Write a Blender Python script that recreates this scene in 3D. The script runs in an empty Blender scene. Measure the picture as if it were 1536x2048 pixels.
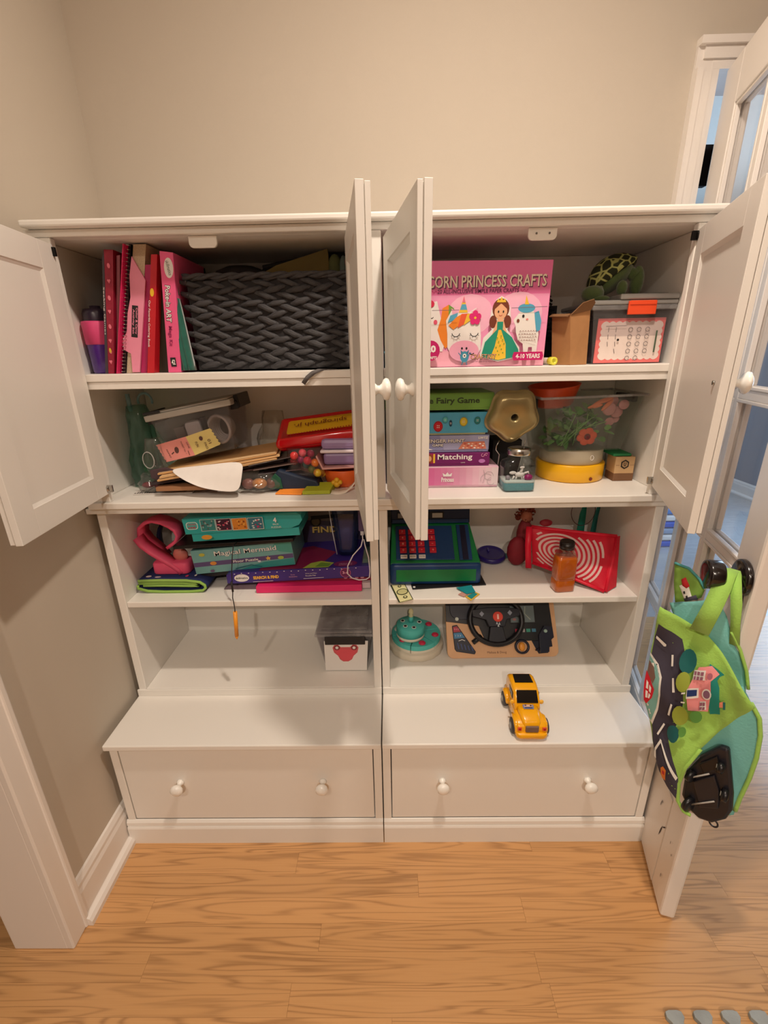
import bpy, bmesh, math, random
from mathutils import Vector, Matrix
random.seed(7)
SC = bpy.context.scene
COL = SC.collection
PI = math.pi

# ---------------------------------------------------------------- camera, light, exposure
cam_d = bpy.data.cameras.new('camera')
cam = bpy.data.objects.new('camera', cam_d); COL.objects.link(cam)
cam_d.sensor_fit = 'VERTICAL'; cam_d.sensor_height = 36.0
cam_d.lens = 36.0 * 897.41 / 2048.0
cam_d.clip_start = 0.02
r_ = Vector((0.99979685, 0.00847721, -0.01828645)); u_ = Vector((0.01444673, 0.33126078, 0.94342863)); f_ = Vector((-0.01405522, 0.94350116, -0.33107102))
cm = Matrix((r_, u_, -f_)).transposed().to_4x4(); cm.translation = Vector((0.0324, -1.1169, 1.3615))
cam.matrix_world = cm
SC.camera = cam

w = bpy.data.worlds.new('world'); SC.world = w; w.use_nodes = True
w.node_tree.nodes['Background'].inputs[0].default_value = (0.55, 0.68, 1.0, 1)
w.node_tree.nodes['Background'].inputs[1].default_value = 0.25

def area(name, loc, target, size, power, color, shape='DISK', size_y=None, spread=PI):
    d = bpy.data.lights.new(name, 'AREA'); d.shape = shape; d.size = size
    if size_y: d.size_y = size_y
    d.energy = power; d.color = color; d.spread = spread
    o = bpy.data.objects.new(name, d); COL.objects.link(o); o.location = loc
    o.rotation_euler = (Vector(target) - Vector(loc)).to_track_quat('-Z', 'Y').to_euler()
    return o
WARM = (1.0, 0.845, 0.70)
CEIL = 2.55
for (x, y, p, sp) in [(0.26, -0.58, 11.3, PI), (-0.50, -2.1, 8, PI), (1.1, -2.3, 1.5, PI), (0.1, -2.9, 24, 2.6)]:
    area('ceiling_spot', (x, y, CEIL - 0.012), (x, y, 0), 0.09, p, WARM, spread=sp)
# daylight through the window of the next room, and a second area lamp farther back in it
area('window_daylight', (3.36, 1.55, 1.35), (0.0, 1.55, 1.0), 1.9, 46, (0.50, 0.72, 1.0), 'RECTANGLE', 1.7)
area('window_daylight', (2.2, 4.3, 1.5), (2.2, 0.0, 1.2), 1.4, 9, (0.55, 0.76, 1.0), 'RECTANGLE', 1.4)
SC.view_settings.view_transform = 'Standard'
SC.view_settings.look = 'None'
SC.view_settings.gamma = 1.0
SC.cycles.transparent_max_bounces = 40
SC.view_settings.use_curve_mapping = False
SC.view_settings.exposure = 0.75

# ---------------------------------------------------------------- materials
def lin(c):
    c = c / 255.0
    return c / 12.92 if c <= 0.04045 else ((c + 0.055) / 1.055) ** 2.4
def rgb(r, g, b):
    return (lin(r), lin(g), lin(b), 1.0)
MATS = {}
def mat(name, c, rough=0.5, metal=0.0, noise=0.06, nscale=40.0, bump=0.0, bscale=200.0, spec=0.5, alpha=None, coat=0.0, sheen=0.0):
    """plain coloured surface with slight procedural variation"""
    if name in MATS: return MATS[name]
    m = bpy.data.materials.new(name); m.use_nodes = True
    nt = m.node_tree; b = nt.nodes['Principled BSDF']
    b.inputs['Roughness'].default_value = rough; b.inputs['Metallic'].default_value = metal
    b.inputs['Specular IOR Level'].default_value = spec
    if coat: b.inputs['Coat Weight'].default_value = coat; b.inputs['Coat Roughness'].default_value = 0.1
    if sheen: b.inputs['Sheen Weight'].default_value = sheen
    col = rgb(*c)
    if noise > 0:
        tc = nt.nodes.new('ShaderNodeTexCoord'); n = nt.nodes.new('ShaderNodeTexNoise'); n.inputs['Scale'].default_value = nscale
        n.inputs['Detail'].default_value = 3
        nt.links.new(tc.outputs['Object'], n.inputs['Vector'])
        mx = nt.nodes.new('ShaderNodeMix'); mx.data_type = 'RGBA'
        mx.inputs['A'].default_value = tuple(v * (1 - noise) for v in col[:3]) + (1,)
        mx.inputs['B'].default_value = tuple(min(1, v * (1 + noise)) for v in col[:3]) + (1,)
        nt.links.new(n.outputs['Fac'], mx.inputs['Factor']); nt.links.new(mx.outputs['Result'], b.inputs['Base Color'])
    else:
        b.inputs['Base Color'].default_value = col
    if bump > 0:
        tc = nt.nodes.new('ShaderNodeTexCoord'); n = nt.nodes.new('ShaderNodeTexNoise'); n.inputs['Scale'].default_value = bscale
        nt.links.new(tc.outputs['Object'], n.inputs['Vector'])
        bp = nt.nodes.new('ShaderNodeBump'); bp.inputs['Strength'].default_value = bump; bp.inputs['Distance'].default_value = 0.002
        nt.links.new(n.outputs['Fac'], bp.inputs['Height']); nt.links.new(bp.outputs['Normal'], b.inputs['Normal'])
    if alpha is not None:
        b.inputs['Alpha'].default_value = alpha
    MATS[name] = m
    return m
def clear_mat(name, tint=(255, 255, 255), diff=0.12, rough=0.08, dcol=(220, 220, 220)):
    """thin clear plastic or glass sheet: mostly see-through, some haze and a fresnel reflection"""
    if name in MATS: return MATS[name]
    m = bpy.data.materials.new(name); m.use_nodes = True; nt = m.node_tree; nt.nodes.clear()
    out = nt.nodes.new('ShaderNodeOutputMaterial'); tr = nt.nodes.new('ShaderNodeBsdfTransparent'); tr.inputs[0].default_value = rgb(*tint)
    df = nt.nodes.new('ShaderNodeBsdfDiffuse'); df.inputs[0].default_value = rgb(*dcol)
    gl = nt.nodes.new('ShaderNodeBsdfGlossy'); gl.inputs['Roughness'].default_value = rough
    lw = nt.nodes.new('ShaderNodeLayerWeight'); lw.inputs[0].default_value = 0.5
    p4 = nt.nodes.new('ShaderNodeMath'); p4.operation = 'POWER'; p4.inputs[1].default_value = 4.0; nt.links.new(lw.outputs['Facing'], p4.inputs[0])
    fr = nt.nodes.new('ShaderNodeMath'); fr.operation = 'MULTIPLY_ADD'; fr.inputs[1].default_value = 0.55; fr.inputs[2].default_value = 0.04; nt.links.new(p4.outputs[0], fr.inputs[0])
    tc = nt.nodes.new('ShaderNodeTexCoord'); n = nt.nodes.new('ShaderNodeTexNoise'); n.inputs['Scale'].default_value = 25
    nt.links.new(tc.outputs['Object'], n.inputs['Vector'])
    mm = nt.nodes.new('ShaderNodeMath'); mm.operation = 'MULTIPLY'; mm.inputs[1].default_value = diff * 2
    nt.links.new(n.outputs['Fac'], mm.inputs[0])
    a = nt.nodes.new('ShaderNodeMixShader'); nt.links.new(mm.outputs[0], a.inputs[0]); nt.links.new(tr.outputs[0], a.inputs[1]); nt.links.new(df.outputs[0], a.inputs[2])
    b = nt.nodes.new('ShaderNodeMixShader'); nt.links.new(fr.outputs[0], b.inputs[0]); nt.links.new(a.outputs[0], b.inputs[1]); nt.links.new(gl.outputs[0], b.inputs[2])
    nt.links.new(b.outputs[0], out.inputs[0])
    MATS[name] = m
    return m
def wood_mat(name, base, dark, light, bluish=0.0):
    """varnished oak boards; grain runs along X, each board differs through Object Info Random"""
    m = bpy.data.materials.new(name); m.use_nodes = True; nt = m.node_tree; L = nt.links.new
    b = nt.nodes['Principled BSDF']; b.inputs['Roughness'].default_value = 0.2; b.inputs['Specular IOR Level'].default_value = 0.45
    tc = nt.nodes.new('ShaderNodeTexCoord'); oi = nt.nodes.new('ShaderNodeObjectInfo')
    off = nt.nodes.new('ShaderNodeVectorMath'); off.operation = 'MULTIPLY_ADD'
    cx = nt.nodes.new('ShaderNodeCombineXYZ'); L(oi.outputs['Random'], cx.inputs[0]); L(oi.outputs['Random'], cx.inputs[1]); L(oi.outputs['Random'], cx.inputs[2])
    L(cx.outputs[0], off.inputs[0]); off.inputs[1].default_value = (7.3, 3.1, 11.7); L(tc.outputs['Object'], off.inputs[2])
    mp = nt.nodes.new('ShaderNodeMapping'); mp.inputs['Scale'].default_value = (0.9, 15.0, 1.0); L(off.outputs[0], mp.inputs[0])
    n1 = nt.nodes.new('ShaderNodeTexNoise'); n1.inputs['Scale'].default_value = 1.3; n1.inputs['Detail'].default_value = 2.5; n1.inputs['Distortion'].default_value = 0.5
    L(mp.outputs[0], n1.inputs['Vector'])
    wv = nt.nodes.new('ShaderNodeMath'); wv.operation = 'MULTIPLY'; wv.inputs[1].default_value = 78.0; L(n1.outputs['Fac'], wv.inputs[0])
    sn = nt.nodes.new('ShaderNodeMath'); sn.operation = 'SINE'; L(wv.outputs[0], sn.inputs[0])
    ma = nt.nodes.new('ShaderNodeMapRange'); ma.inputs['From Min'].default_value = -1; ma.inputs['From Max'].default_value = 1; L(sn.outputs[0], ma.inputs['Value'])
    pw = nt.nodes.new('ShaderNodeMath'); pw.operation = 'POWER'; pw.inputs[1].default_value = 3.2; L(ma.outputs['Result'], pw.inputs[0])
    mp2 = nt.nodes.new('ShaderNodeMapping'); mp2.inputs['Scale'].default_value = (9.0, 420.0, 1.0); L(off.outputs[0], mp2.inputs[0])
    n2 = nt.nodes.new('ShaderNodeTexNoise'); n2.inputs['Scale'].default_value = 1.0; n2.inputs['Detail'].default_value = 3; L(mp2.outputs[0], n2.inputs['Vector'])
    n3 = nt.nodes.new('ShaderNodeTexNoise'); n3.inputs['Scale'].default_value = 2.2; L(off.outputs[0], n3.inputs['Vector'])
    cr = nt.nodes.new('ShaderNodeMix'); cr.data_type = 'RGBA'; cr.inputs['A'].default_value = rgb(*base); cr.inputs['B'].default_value = rgb(*dark)
    mk = nt.nodes.new('ShaderNodeMath'); mk.operation = 'MULTIPLY'; L(pw.outputs[0], mk.inputs[0]); L(n3.outputs['Fac'], mk.inputs[1]); L(mk.outputs[0], cr.inputs['Factor'])
    c2 = nt.nodes.new('ShaderNodeMix'); c2.data_type = 'RGBA'; c2.inputs['B'].default_value = rgb(*light); L(cr.outputs['Result'], c2.inputs['A'])
    m2 = nt.nodes.new('ShaderNodeMath'); m2.operation = 'MULTIPLY'; m2.inputs[1].default_value = 0.6; L(n2.outputs['Fac'], m2.inputs[0]); L(m2.outputs[0], c2.inputs['Factor'])
    c3 = nt.nodes.new('ShaderNodeHueSaturation'); L(c2.outputs['Result'], c3.inputs['Color'])
    v = nt.nodes.new('ShaderNodeMapRange'); v.inputs['To Min'].default_value = 0.93; v.inputs['To Max'].default_value = 1.06; L(oi.outputs['Random'], v.inputs['Value']); L(v.outputs['Result'], c3.inputs['Value'])
    L(c3.outputs['Color'], b.inputs['Base Color'])
    bp = nt.nodes.new('ShaderNodeBump'); bp.inputs['Strength'].default_value = 0.06; bp.inputs['Distance'].default_value = 0.001; L(n2.outputs['Fac'], bp.inputs['Height']); L(bp.outputs['Normal'], b.inputs['Normal'])
    MATS[name] = m
    return m
def pm(r, g, b, rough=0.45, **k):
    return mat('paint_%d_%d_%d_%d' % (r, g, b, int(rough * 100)), (r, g, b), rough, **k)

WHITE = mat('white_paint', (240, 237, 231), 0.42, noise=0.012, nscale=6, bump=0.03, bscale=90)
TRIM = mat('trim_paint', (238, 232, 226), 0.35, noise=0.02, nscale=5, bump=0.03, bscale=60)
WALL = mat('wall_paint', (204, 194, 180), 0.9, noise=0.02, nscale=3, bump=0.08, bscale=500, spec=0.2)
GREYOAK = wood_mat('grey_oak_floor', (168, 166, 166), (120, 118, 120), (186, 186, 188))
GREYWALL = mat('grey_wall_paint', (140, 144, 154), 0.9, noise=0.02, nscale=3, spec=0.2)
CEILM = mat('ceiling_paint', (225, 218, 206), 0.95, noise=0.01, spec=0.1)
OAK = wood_mat('oak_floor', (200, 150, 98), (104, 62, 32), (214, 168, 116))
BLACK = mat('black_plastic', (22, 21, 24), 0.35, noise=0.1)
DARKMETAL = mat('black_metal', (18, 16, 16), 0.3, metal=0.6)
CHROME = mat('chrome', (190, 188, 184), 0.2, metal=1.0)
CLEAR = clear_mat('clear_plastic')
GLASS = clear_mat('pane_glass', diff=0.012, rough=0.03)

# ---------------------------------------------------------------- mesh building
WLOC = {}
def thing(name, label, cat, loc=(0, 0, 0), group=None):
    o = bpy.data.objects.new(name, None); COL.objects.link(o); o.location = loc; o.empty_display_size = 0.02
    o['label'] = label; o['category'] = cat
    if group: o['group'] = group
    WLOC[o.name] = Vector(loc)
    return o
def tag(o, label, cat, group=None):
    o['label'] = label; o['category'] = cat
    if group: o['group'] = group
    return o
class MB:
    def __init__(s, T=None):
        s.v = []; s.f = []; s.m = []; s.sm = []; s.mats = []; s.T = T
    def mi(s, m):
        if m not in s.mats: s.mats.append(m)
        return s.mats.index(m)
    def add(s, vs, fs, m=None, smooth=False, T=None):
        k = len(s.v); T = T or s.T
        for p in vs:
            p = Vector(p); s.v.append(T @ p if T is not None else p)
        i = s.mi(m)
        for f in fs: s.f.append([a + k for a in f]); s.m.append(i); s.sm.append(smooth)
        return s
    def box(s, x0, x1, y0, y1, z0, z1, m=None, T=None):
        vs = [(x, y, z) for x in (x0, x1) for y in (y0, y1) for z in (z0, z1)]
        return s.add(vs, [(0, 1, 3, 2), (4, 6, 7, 5), (0, 4, 5, 1), (2, 3, 7, 6), (0, 2, 6, 4), (1, 5, 7, 3)], m, False, T)
    def cyl(s, p0, p1, r0, r1=None, n=20, m=None, smooth=True, caps=True):
        p0 = Vector(p0); p1 = Vector(p1); r1 = r0 if r1 is None else r1
        d = (p1 - p0).normalized(); a = d.orthogonal().normalized(); b = d.cross(a)
        vs = []
        for p, r in ((p0, r0), (p1, r1)):
            for i in range(n):
                t = 2 * PI * i / n; vs.append(p + r * (math.cos(t) * a + math.sin(t) * b))
        s.add(vs, [(i, (i + 1) % n, n + (i + 1) % n, n + i) for i in range(n)], m, smooth)
        if caps:
            k = len(s.v) - 2 * n; i0 = s.mi(m)
            s.f.append([k + i for i in range(n)][::-1]); s.f.append([k + n + i for i in range(n)]); s.m += [i0, i0]; s.sm += [False, False]
        return s
    def lathe(s, prof, o=(0, 0, 0), axis=(0, 0, 1), n=24, m=None, smooth=True, ref=None, closed=False):
        """profile of (radius, height) along the axis"""
        o = Vector(o); d = Vector(axis).normalized(); a = (Vector(ref) if ref else d.orthogonal()).normalized(); b = d.cross(a)
        vs = []
        for (r, h) in prof:
            for i in range(n):
                t = 2 * PI * i / n; vs.append(o + d * h + r * (math.cos(t) * a + math.sin(t) * b))
        fs = []
        for j in range(len(prof) - 1):
            for i in range(n):
                fs.append((j * n + i, j * n + (i + 1) % n, (j + 1) * n + (i + 1) % n, (j + 1) * n + i))
        s.add(vs, fs, m, smooth)
        return s
    def tube(s, pts, r, n=8, m=None, closed=False):
        pts = [Vector(p) for p in pts]; N = len(pts); rr = r if isinstance(r, (list, tuple)) else [r] * N
        vs = []; a = None
        for i, p in enumerate(pts):
            d = (pts[(i + 1) % N] if (i < N - 1 or closed) else p) - (pts[i - 1] if (i > 0 or closed) else p)
            d.normalize()
            a = d.orthogonal().normalized() if a is None else (a - a.dot(d) * d).normalized()
            b = d.cross(a)
            for k in range(n):
                t = 2 * PI * k / n; vs.append(p + rr[i] * (math.cos(t) * a + math.sin(t) * b))
        fs = []
        for j in range(N if closed else N - 1):
            q = (j + 1) % N
            for k in range(n): fs.append((j * n + k, j * n + (k + 1) % n, q * n + (k + 1) % n, q * n + k))
        if not closed: fs.append(tuple(range(n))[::-1]); fs.append(tuple((N - 1) * n + k for k in range(n)))
        return s.add(vs, fs, m, True)
    def prism(s, poly, y0, y1, m=None, T=None, back=None):
        """(x,z) polygon extruded from y0 to y1; back = other polygon at y1"""
        n = len(poly); bk = back or poly
        vs = [(x, y0, z) for x, z in poly] + [(x, y1, z) for x, z in bk]
        return s.add(vs, [tuple(range(n)), tuple(n + i for i in range(n))[::-1]] + [(i, n + i, n + (i + 1) % n, (i + 1) % n) for i in range(n)], m, False, T)
    def ribbon(s, pts, wvec, th=0.001, m=None):
        """flat strip following pts, width vectors wvec (one or per point)"""
        pts = [Vector(p) for p in pts]; N = len(pts)
        W = [Vector(q) for q in wvec] if isinstance(wvec, list) else [Vector(wvec)] * N
        vs = []
        for i, p in enumerate(pts):
            d = (pts[min(i + 1, N - 1)] - pts[max(i - 1, 0)]).normalized(); nn = d.cross(W[i]).normalized() * th * 0.5; h = W[i] * 0.5
            vs += [p - h - nn, p + h - nn, p + h + nn, p - h + nn]
        fs = [(0, 1, 2, 3), (4 * N - 1, 4 * N - 2, 4 * N - 3, 4 * N - 4)]
        for i in range(N - 1):
            for k in range(4): fs.append((4 * i + k, 4 * i + 4 + k, 4 * i + 4 + (k + 1) % 4, 4 * i + (k + 1) % 4))
        return s.add(vs, fs, m, True)
    def ball(s, c, r, m=None, sc=(1, 1, 1), n=14, T=None):
        c = Vector(c); vs = []; k = n // 2
        for j in range(1, k):
            for i in range(n):
                a = PI * j / k; t = 2 * PI * i / n
                vs.append((c.x + r * sc[0] * math.sin(a) * math.cos(t), c.y + r * sc[1] * math.sin(a) * math.sin(t), c.z + r * sc[2] * math.cos(a)))
        top = len(vs); vs += [(c.x, c.y, c.z + r * sc[2]), (c.x, c.y, c.z - r * sc[2])]
        fs = [(j * n + i, (j + 1) * n + i, (j + 1) * n + (i + 1) % n, j * n + (i + 1) % n) for j in range(k - 2) for i in range(n)]
        fs += [(top, i, (i + 1) % n) for i in range(n)] + [(top + 1, (k - 2) * n + (i + 1) % n, (k - 2) * n + i) for i in range(n)]
        return s.add(vs, fs, m, True, T)
    def build(s, name, m=None, parent=None, bevel=0, seg=2, fix=True):
        lo = Vector((min(v.x for v in s.v), min(v.y for v in s.v), min(v.z for v in s.v))); hi = Vector((max(v.x for v in s.v), max(v.y for v in s.v), max(v.z for v in s.v)))
        c = Vector(((lo.x + hi.x) / 2, (lo.y + hi.y) / 2, lo.z))
        me = bpy.data.meshes.new(name); me.from_pydata([v - c for v in s.v], [], s.f)
        for mm in s.mats: me.materials.append(mm if mm is not None else m)
        me.polygons.foreach_set('material_index', s.m); me.polygons.foreach_set('use_smooth', s.sm)
        if fix:
            bm = bmesh.new(); bm.from_mesh(me); bmesh.ops.recalc_face_normals(bm, faces=bm.faces); bm.to_mesh(me); bm.free()
        me.update()
        o = bpy.data.objects.new(name, me); COL.objects.link(o)
        pw = WLOC.get(parent.name, Vector()) if parent else Vector()
        o.location = c - pw
        if parent: o.parent = parent
        WLOC[o.name] = c
        if bevel:
            md = o.modifiers.new('bevel', 'BEVEL'); md.width = bevel; md.segments = seg; md.limit_method = 'ANGLE'; md.angle_limit = 0.6
        return o
def struct(name, mb, m, parent=None, **k):
    o = mb.build(name, m, parent, **k)
    if not parent: o['kind'] = 'structure'
    return o
def bx(name, x0, x1, y0, y1, z0, z1, m, parent=None, bevel=0, T=None):
    return MB(T).box(x0, x1, y0, y1, z0, z1).build(name, m, parent, bevel)

_txt = {}
def text_mesh(body, bold=0.0):
    k = (body, bold)
    if k in _txt: return _txt[k]
    cu = bpy.data.curves.new('t', 'FONT'); cu.body = body; cu.resolution_u = 2; cu.offset = bold
    o = bpy.data.objects.new('t', cu); COL.objects.link(o)
    me = bpy.data.meshes.new_from_object(o.evaluated_get(bpy.context.evaluated_depsgraph_get()))
    vs = [(v.co.x, v.co.y) for v in me.vertices]; fs = [tuple(p.vertices) for p in me.polygons]
    bpy.data.objects.remove(o); bpy.data.curves.remove(cu); bpy.data.meshes.remove(me)
    x0 = min(v[0] for v in vs); x1 = max(v[0] for v in vs); y0 = min(v[1] for v in vs); y1 = max(v[1] for v in vs)
    vs = [((x - x0) / (x1 - x0) - .5, (y - y0) / (y1 - y0) - .5) for x, y in vs]
    _txt[k] = (vs, fs)
    return _txt[k]
class Print:
    """flat print lying on a surface: 2-D shapes in the surface's own coordinates, each later layer 0.15 mm above the last"""
    def __init__(s, o=(0, 0, 0), x=(1, 0, 0), y=(0, 0, 1), n=(0, -1, 0), eps=0.00018):
        s.o = Vector(o); s.x = Vector(x); s.y = Vector(y); s.n = Vector(n); s.eps = eps; s.mb = MB(); s.k = 1
    def put(s, vs, fs, m):
        s.mb.add([s.o + s.x * a + s.y * b + s.n * s.eps * s.k for a, b in vs], fs, m); s.k += 1
        return s
    def poly(s, pts, m): return s.put(pts, [tuple(range(len(pts)))], m)
    def rect(s, x0, x1, y0, y1, m): return s.poly([(x0, y0), (x1, y0), (x1, y1), (x0, y1)], m)
    def quad(s, p, m): return s.poly(p, m)
    def ell(s, cx, cy, rx, ry, m, n=20, rot=0):
        return s.poly([(cx + rx * math.cos(2 * PI * i / n) * math.cos(rot) - ry * math.sin(2 * PI * i / n) * math.sin(rot), cy + rx * math.cos(2 * PI * i / n) * math.sin(rot) + ry * math.sin(2 * PI * i / n) * math.cos(rot)) for i in range(n)], m)
    def line(s, pts, w, m):
        vs = []; N = len(pts)
        for i, p in enumerate(pts):
            a = pts[max(i - 1, 0)]; b = pts[min(i + 1, N - 1)]; dx, dy = b[0] - a[0], b[1] - a[1]; l = math.hypot(dx, dy) or 1
            vs += [(p[0] - dy / l * w / 2, p[1] + dx / l * w / 2), (p[0] + dy / l * w / 2, p[1] - dx / l * w / 2)]
        return s.put(vs, [(2 * i, 2 * i + 1, 2 * i + 3, 2 * i + 2) for i in range(N - 1)], m)
    def arc(s, cx, cy, r, a0, a1, w, m, n=12):
        return s.line([(cx + r * math.cos(math.radians(a0 + (a1 - a0) * i / n)), cy + r * math.sin(math.radians(a0 + (a1 - a0) * i / n))) for i in range(n + 1)], w, m)
    def text(s, body, cx, cy, w, h, m, rot=0, bold=0.0):
        vs, fs = text_mesh(body, bold); c, q = math.cos(math.radians(rot)), math.sin(math.radians(rot))
        return s.put([(cx + a * w * c - b * h * q, cy + a * w * q + b * h * c) for a, b in vs], fs, m)
    def build(s, name, parent, label=None):
        o = s.mb.build(name, None, parent, fix=False)
        if label: o['label'] = label
        return o
def yprint(y): return Print((0, y, 0))

# ================================================================ THE SETTING
ROOMWALL = mat('unseen_wall_dark', (120, 108, 94), 0.9)  # walls out of view, colour set dark to lower the bounced light
XL = -0.770; YB = 0.348
# floor: a sub-floor slab with separate oak strips on it
sub = struct('floor', MB().box(-3.2, 3.6, -4.2, 5.2, -0.06, -0.008), mat('sub_floor', (70, 46, 28), 0.8))
def plank(x0, x1, y0, y1):
    o = MB().box(x0 + .0002, x1 - .0002, y0 + .00015, y1 - .00015, -0.008, 0.0).build('plank', OAK, sub, fix=False)
    return o
PW = 0.0575; rows = []
rnd = random.Random(3)
far2 = MB()
far = MB()
for j in range(-58, 84):
    y0 = -0.2155 + j * PW; y1 = y0 + PW
    near = -0.62 < y0 < 0.95
    x = -3.2 - rnd.random() * .8
    if near and y0 < 0.0:
        x = [-1.35, -1.62, -1.1][j % 3]
    if near and y0 >= 0.0: x = 0.55 - rnd.random() * .5
    cuts = []
    while x < (2.6 if near else 3.6):
        L = rnd.uniform(0.42, 1.15); cuts.append((x, x + L)); x += L
    if j == -1: cuts = [(-1.3, -.247), (-.247, .63), (.63, 1.5), (1.5, 2.4), (2.4, 3.6)]
    if j == 0: cuts = [(-1.2, .428), (.428, 1.3), (1.3, 2.2), (2.2, 3.6)]
    for a, b in cuts:
        if near: plank(a, b, y0, y1)
        else: (far2 if y0 > .5 else far).box(a + .0004, b - .0004, y0 + .0004, y1 - .0004, -0.008, 0.0)
    if near:
        far.box(x if x < 3.55 else 3.55, 3.6, y0, y1, -0.008, -.0001)
        far.box(-3.2, (cuts[0][0]) - .001, y0, y1, -0.008, -.0001)
fo = far.build('plank_field', OAK, sub, fix=False); fo['kind'] = 'stuff'
fo = far2.build('plank_field', GREYOAK, sub, fix=False); fo['kind'] = 'stuff'; fo['label'] = 'cool grey floorboards of the next room'

struct('ceiling', MB().box(-3.2, 3.6, -4.2, 5.2, CEIL, CEIL + .08), CEILM)
OX0, OX1, OZ = 0.884, 2.45, 2.03                       # the doorway in the back wall
struct('wall_back', MB().box(-3.2, OX0 - .012, YB, YB + .12, 0, CEIL).box(OX1, 3.6, YB, YB + .12, 0, CEIL).box(OX0 - .012, OX1, YB, YB + .12, OZ + .012, CEIL), WALL)
struct('wall_left', MB().box(XL - .12, XL, -0.425, YB, 0, CEIL).box(XL - .12, XL, -4.2, -1.6, 0, CEIL).box(XL - .12, XL, -1.6, -0.425, 2.05, CEIL), WALL)
struct('wall_front', MB().box(-3.2, 3.6, -4.3, -4.2, 0, CEIL), ROOMWALL)
struct('wall_side', MB().box(-3.3, -3.2, -4.2, 5.2, 0, CEIL), ROOMWALL)
struct('wall_right', MB().box(3.45, 3.6, -4.2, YB, 0, CEIL), ROOMWALL)
struct('wall_next_room_right', MB().box(3.45, 3.6, YB + .12, 5.2, 0, CEIL), GREYWALL)
struct('wall_next_room_far', MB().box(-3.2, 3.6, 5.1, 5.2, 0, CEIL), GREYWALL)
struct('wall_next_room_left', MB().box(0.2, 0.3, YB + .12, 5.1, 0, CEIL), GREYWALL)

def skirting(name, T, L):
    """moulded skirting board with a quarter-round shoe, run along local x from 0 to L, room side -y"""
    prof = [(0, 0), (-.030, 0), (-.030, .014), (-.024, .023), (-.016, .028), (-.014, .030), (-.014, .100), (-.0105, .112), (-.0105, .122), (-.005, .135), (0, .138)]
    vs = [T @ Vector((x, y, z)) for x in (0, L) for y, z in prof]; n = len(prof)
    mb = MB().add(vs, [tuple(range(n)), tuple(n + i for i in range(n))[::-1]] + [(i, (i + 1) % n, n + (i + 1) % n, n + i) for i in range(n)])
    return struct(name, mb, TRIM)
TL = Matrix.Translation((XL, -0.392, 0)) @ Matrix.Rotation(PI / 2, 4, 'Z')
skirting('baseboard_left', TL, 0.735)
skirting('baseboard_next_room', Matrix.Translation((3.45, 5.1, 0)) @ Matrix.Rotation(-PI / 2, 4, 'Z'), 4.6)

# white jamb and casing that finish the end of the left wall
jb = MB().box(XL - .135, XL + .0, -0.441, -0.425, 0, 2.05)
jb.box(XL - .005, XL + .014, -0.441, -0.382, 0, 2.05).box(XL + .010, XL + .018, -0.398, -0.382, 0, 2.05)
struct('trim_1', jb, TRIM, bevel=.005)
# casing round the doorway in the back wall
cs = MB()
for a, b, t in ((0, .016, .024), (.016, .042, .016), (.042, .062, .011)):
    cs.box(OX0 - .062 + a, OX0 - .062 + b, YB - t, YB - .0005, 0, OZ - .0005)
    cs.box(OX0 - .062 + a, OX1 + .062 - a, YB - t, YB - .0005, OZ + .062 - b, OZ + .062 - a)
cs.box(OX0 - .0615, OX0 - .0005, YB - .0105, YB - .001, OZ - .002, OZ + .0605)
cs.box(OX1, OX1 + .062, YB - .018, YB - .0005, 0, OZ + .0005)
struct('trim_2', cs, TRIM)
struct('trim_3', MB().box(OX0 - .012, OX0, YB, YB + .12, 0, OZ).box(OX1, OX1 + .012, YB, YB + .12, 0, OZ).box(OX0 - .012, OX1 + .012, YB, YB + .12, OZ, OZ + .012), TRIM)

# ---------------------------------------------------------------- the glazed door, standing open towards us
DA = Vector((0.7003, -0.3759, 0)); DD = Vector((0.26872, 0.96322, 0)); DN = Vector((0.96322, -0.26872, 0))   # DN points away from the cabinet
TD = Matrix((( DD.x, DN.x, 0, DA.x), (DD.y, DN.y, 0, DA.y), (0, 0, 1, 0), (0, 0, 0, 1)))    # local x along the leaf, y through its thickness
DW, DH, DT = 0.722, 2.018, 0.034
door = bpy.data.objects.new('door_1', None); COL.objects.link(door); door['kind'] = 'structure'; door.location = TD @ Vector((DW, 0, 0)); WLOC[door.name] = Vector(door.location)
def dbox(name, x0, x1, z0, z1, y0=0, y1=DT, bevel=.002, m=None): return MB(TD).box(x0, x1, y0, y1, z0, z1).build(name, m or TRIM, door, bevel)
S0, S1 = 0.083, 0.622
dbox('stile', 0, S0, .006, DH, bevel=.006); dbox('stile', S1, DW, .006, DH)
ZR = [0.302, 0.628, 0.948, 1.270, 1.592, 1.914]
dbox('bottom_rail', S0, S1, .006, ZR[0]); dbox('top_rail', S0, S1, ZR[5], DH)
cw = (S1 - S0) / 3
for i in (1, 2): dbox('muntin', S0 + i * cw - .008, S0 + i * cw + .008, ZR[0], ZR[5], .004, DT - .004)
for z in ZR[1:5]: dbox('muntin', S0, S1, z - .010, z + .010, .005, DT - .005)
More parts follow.
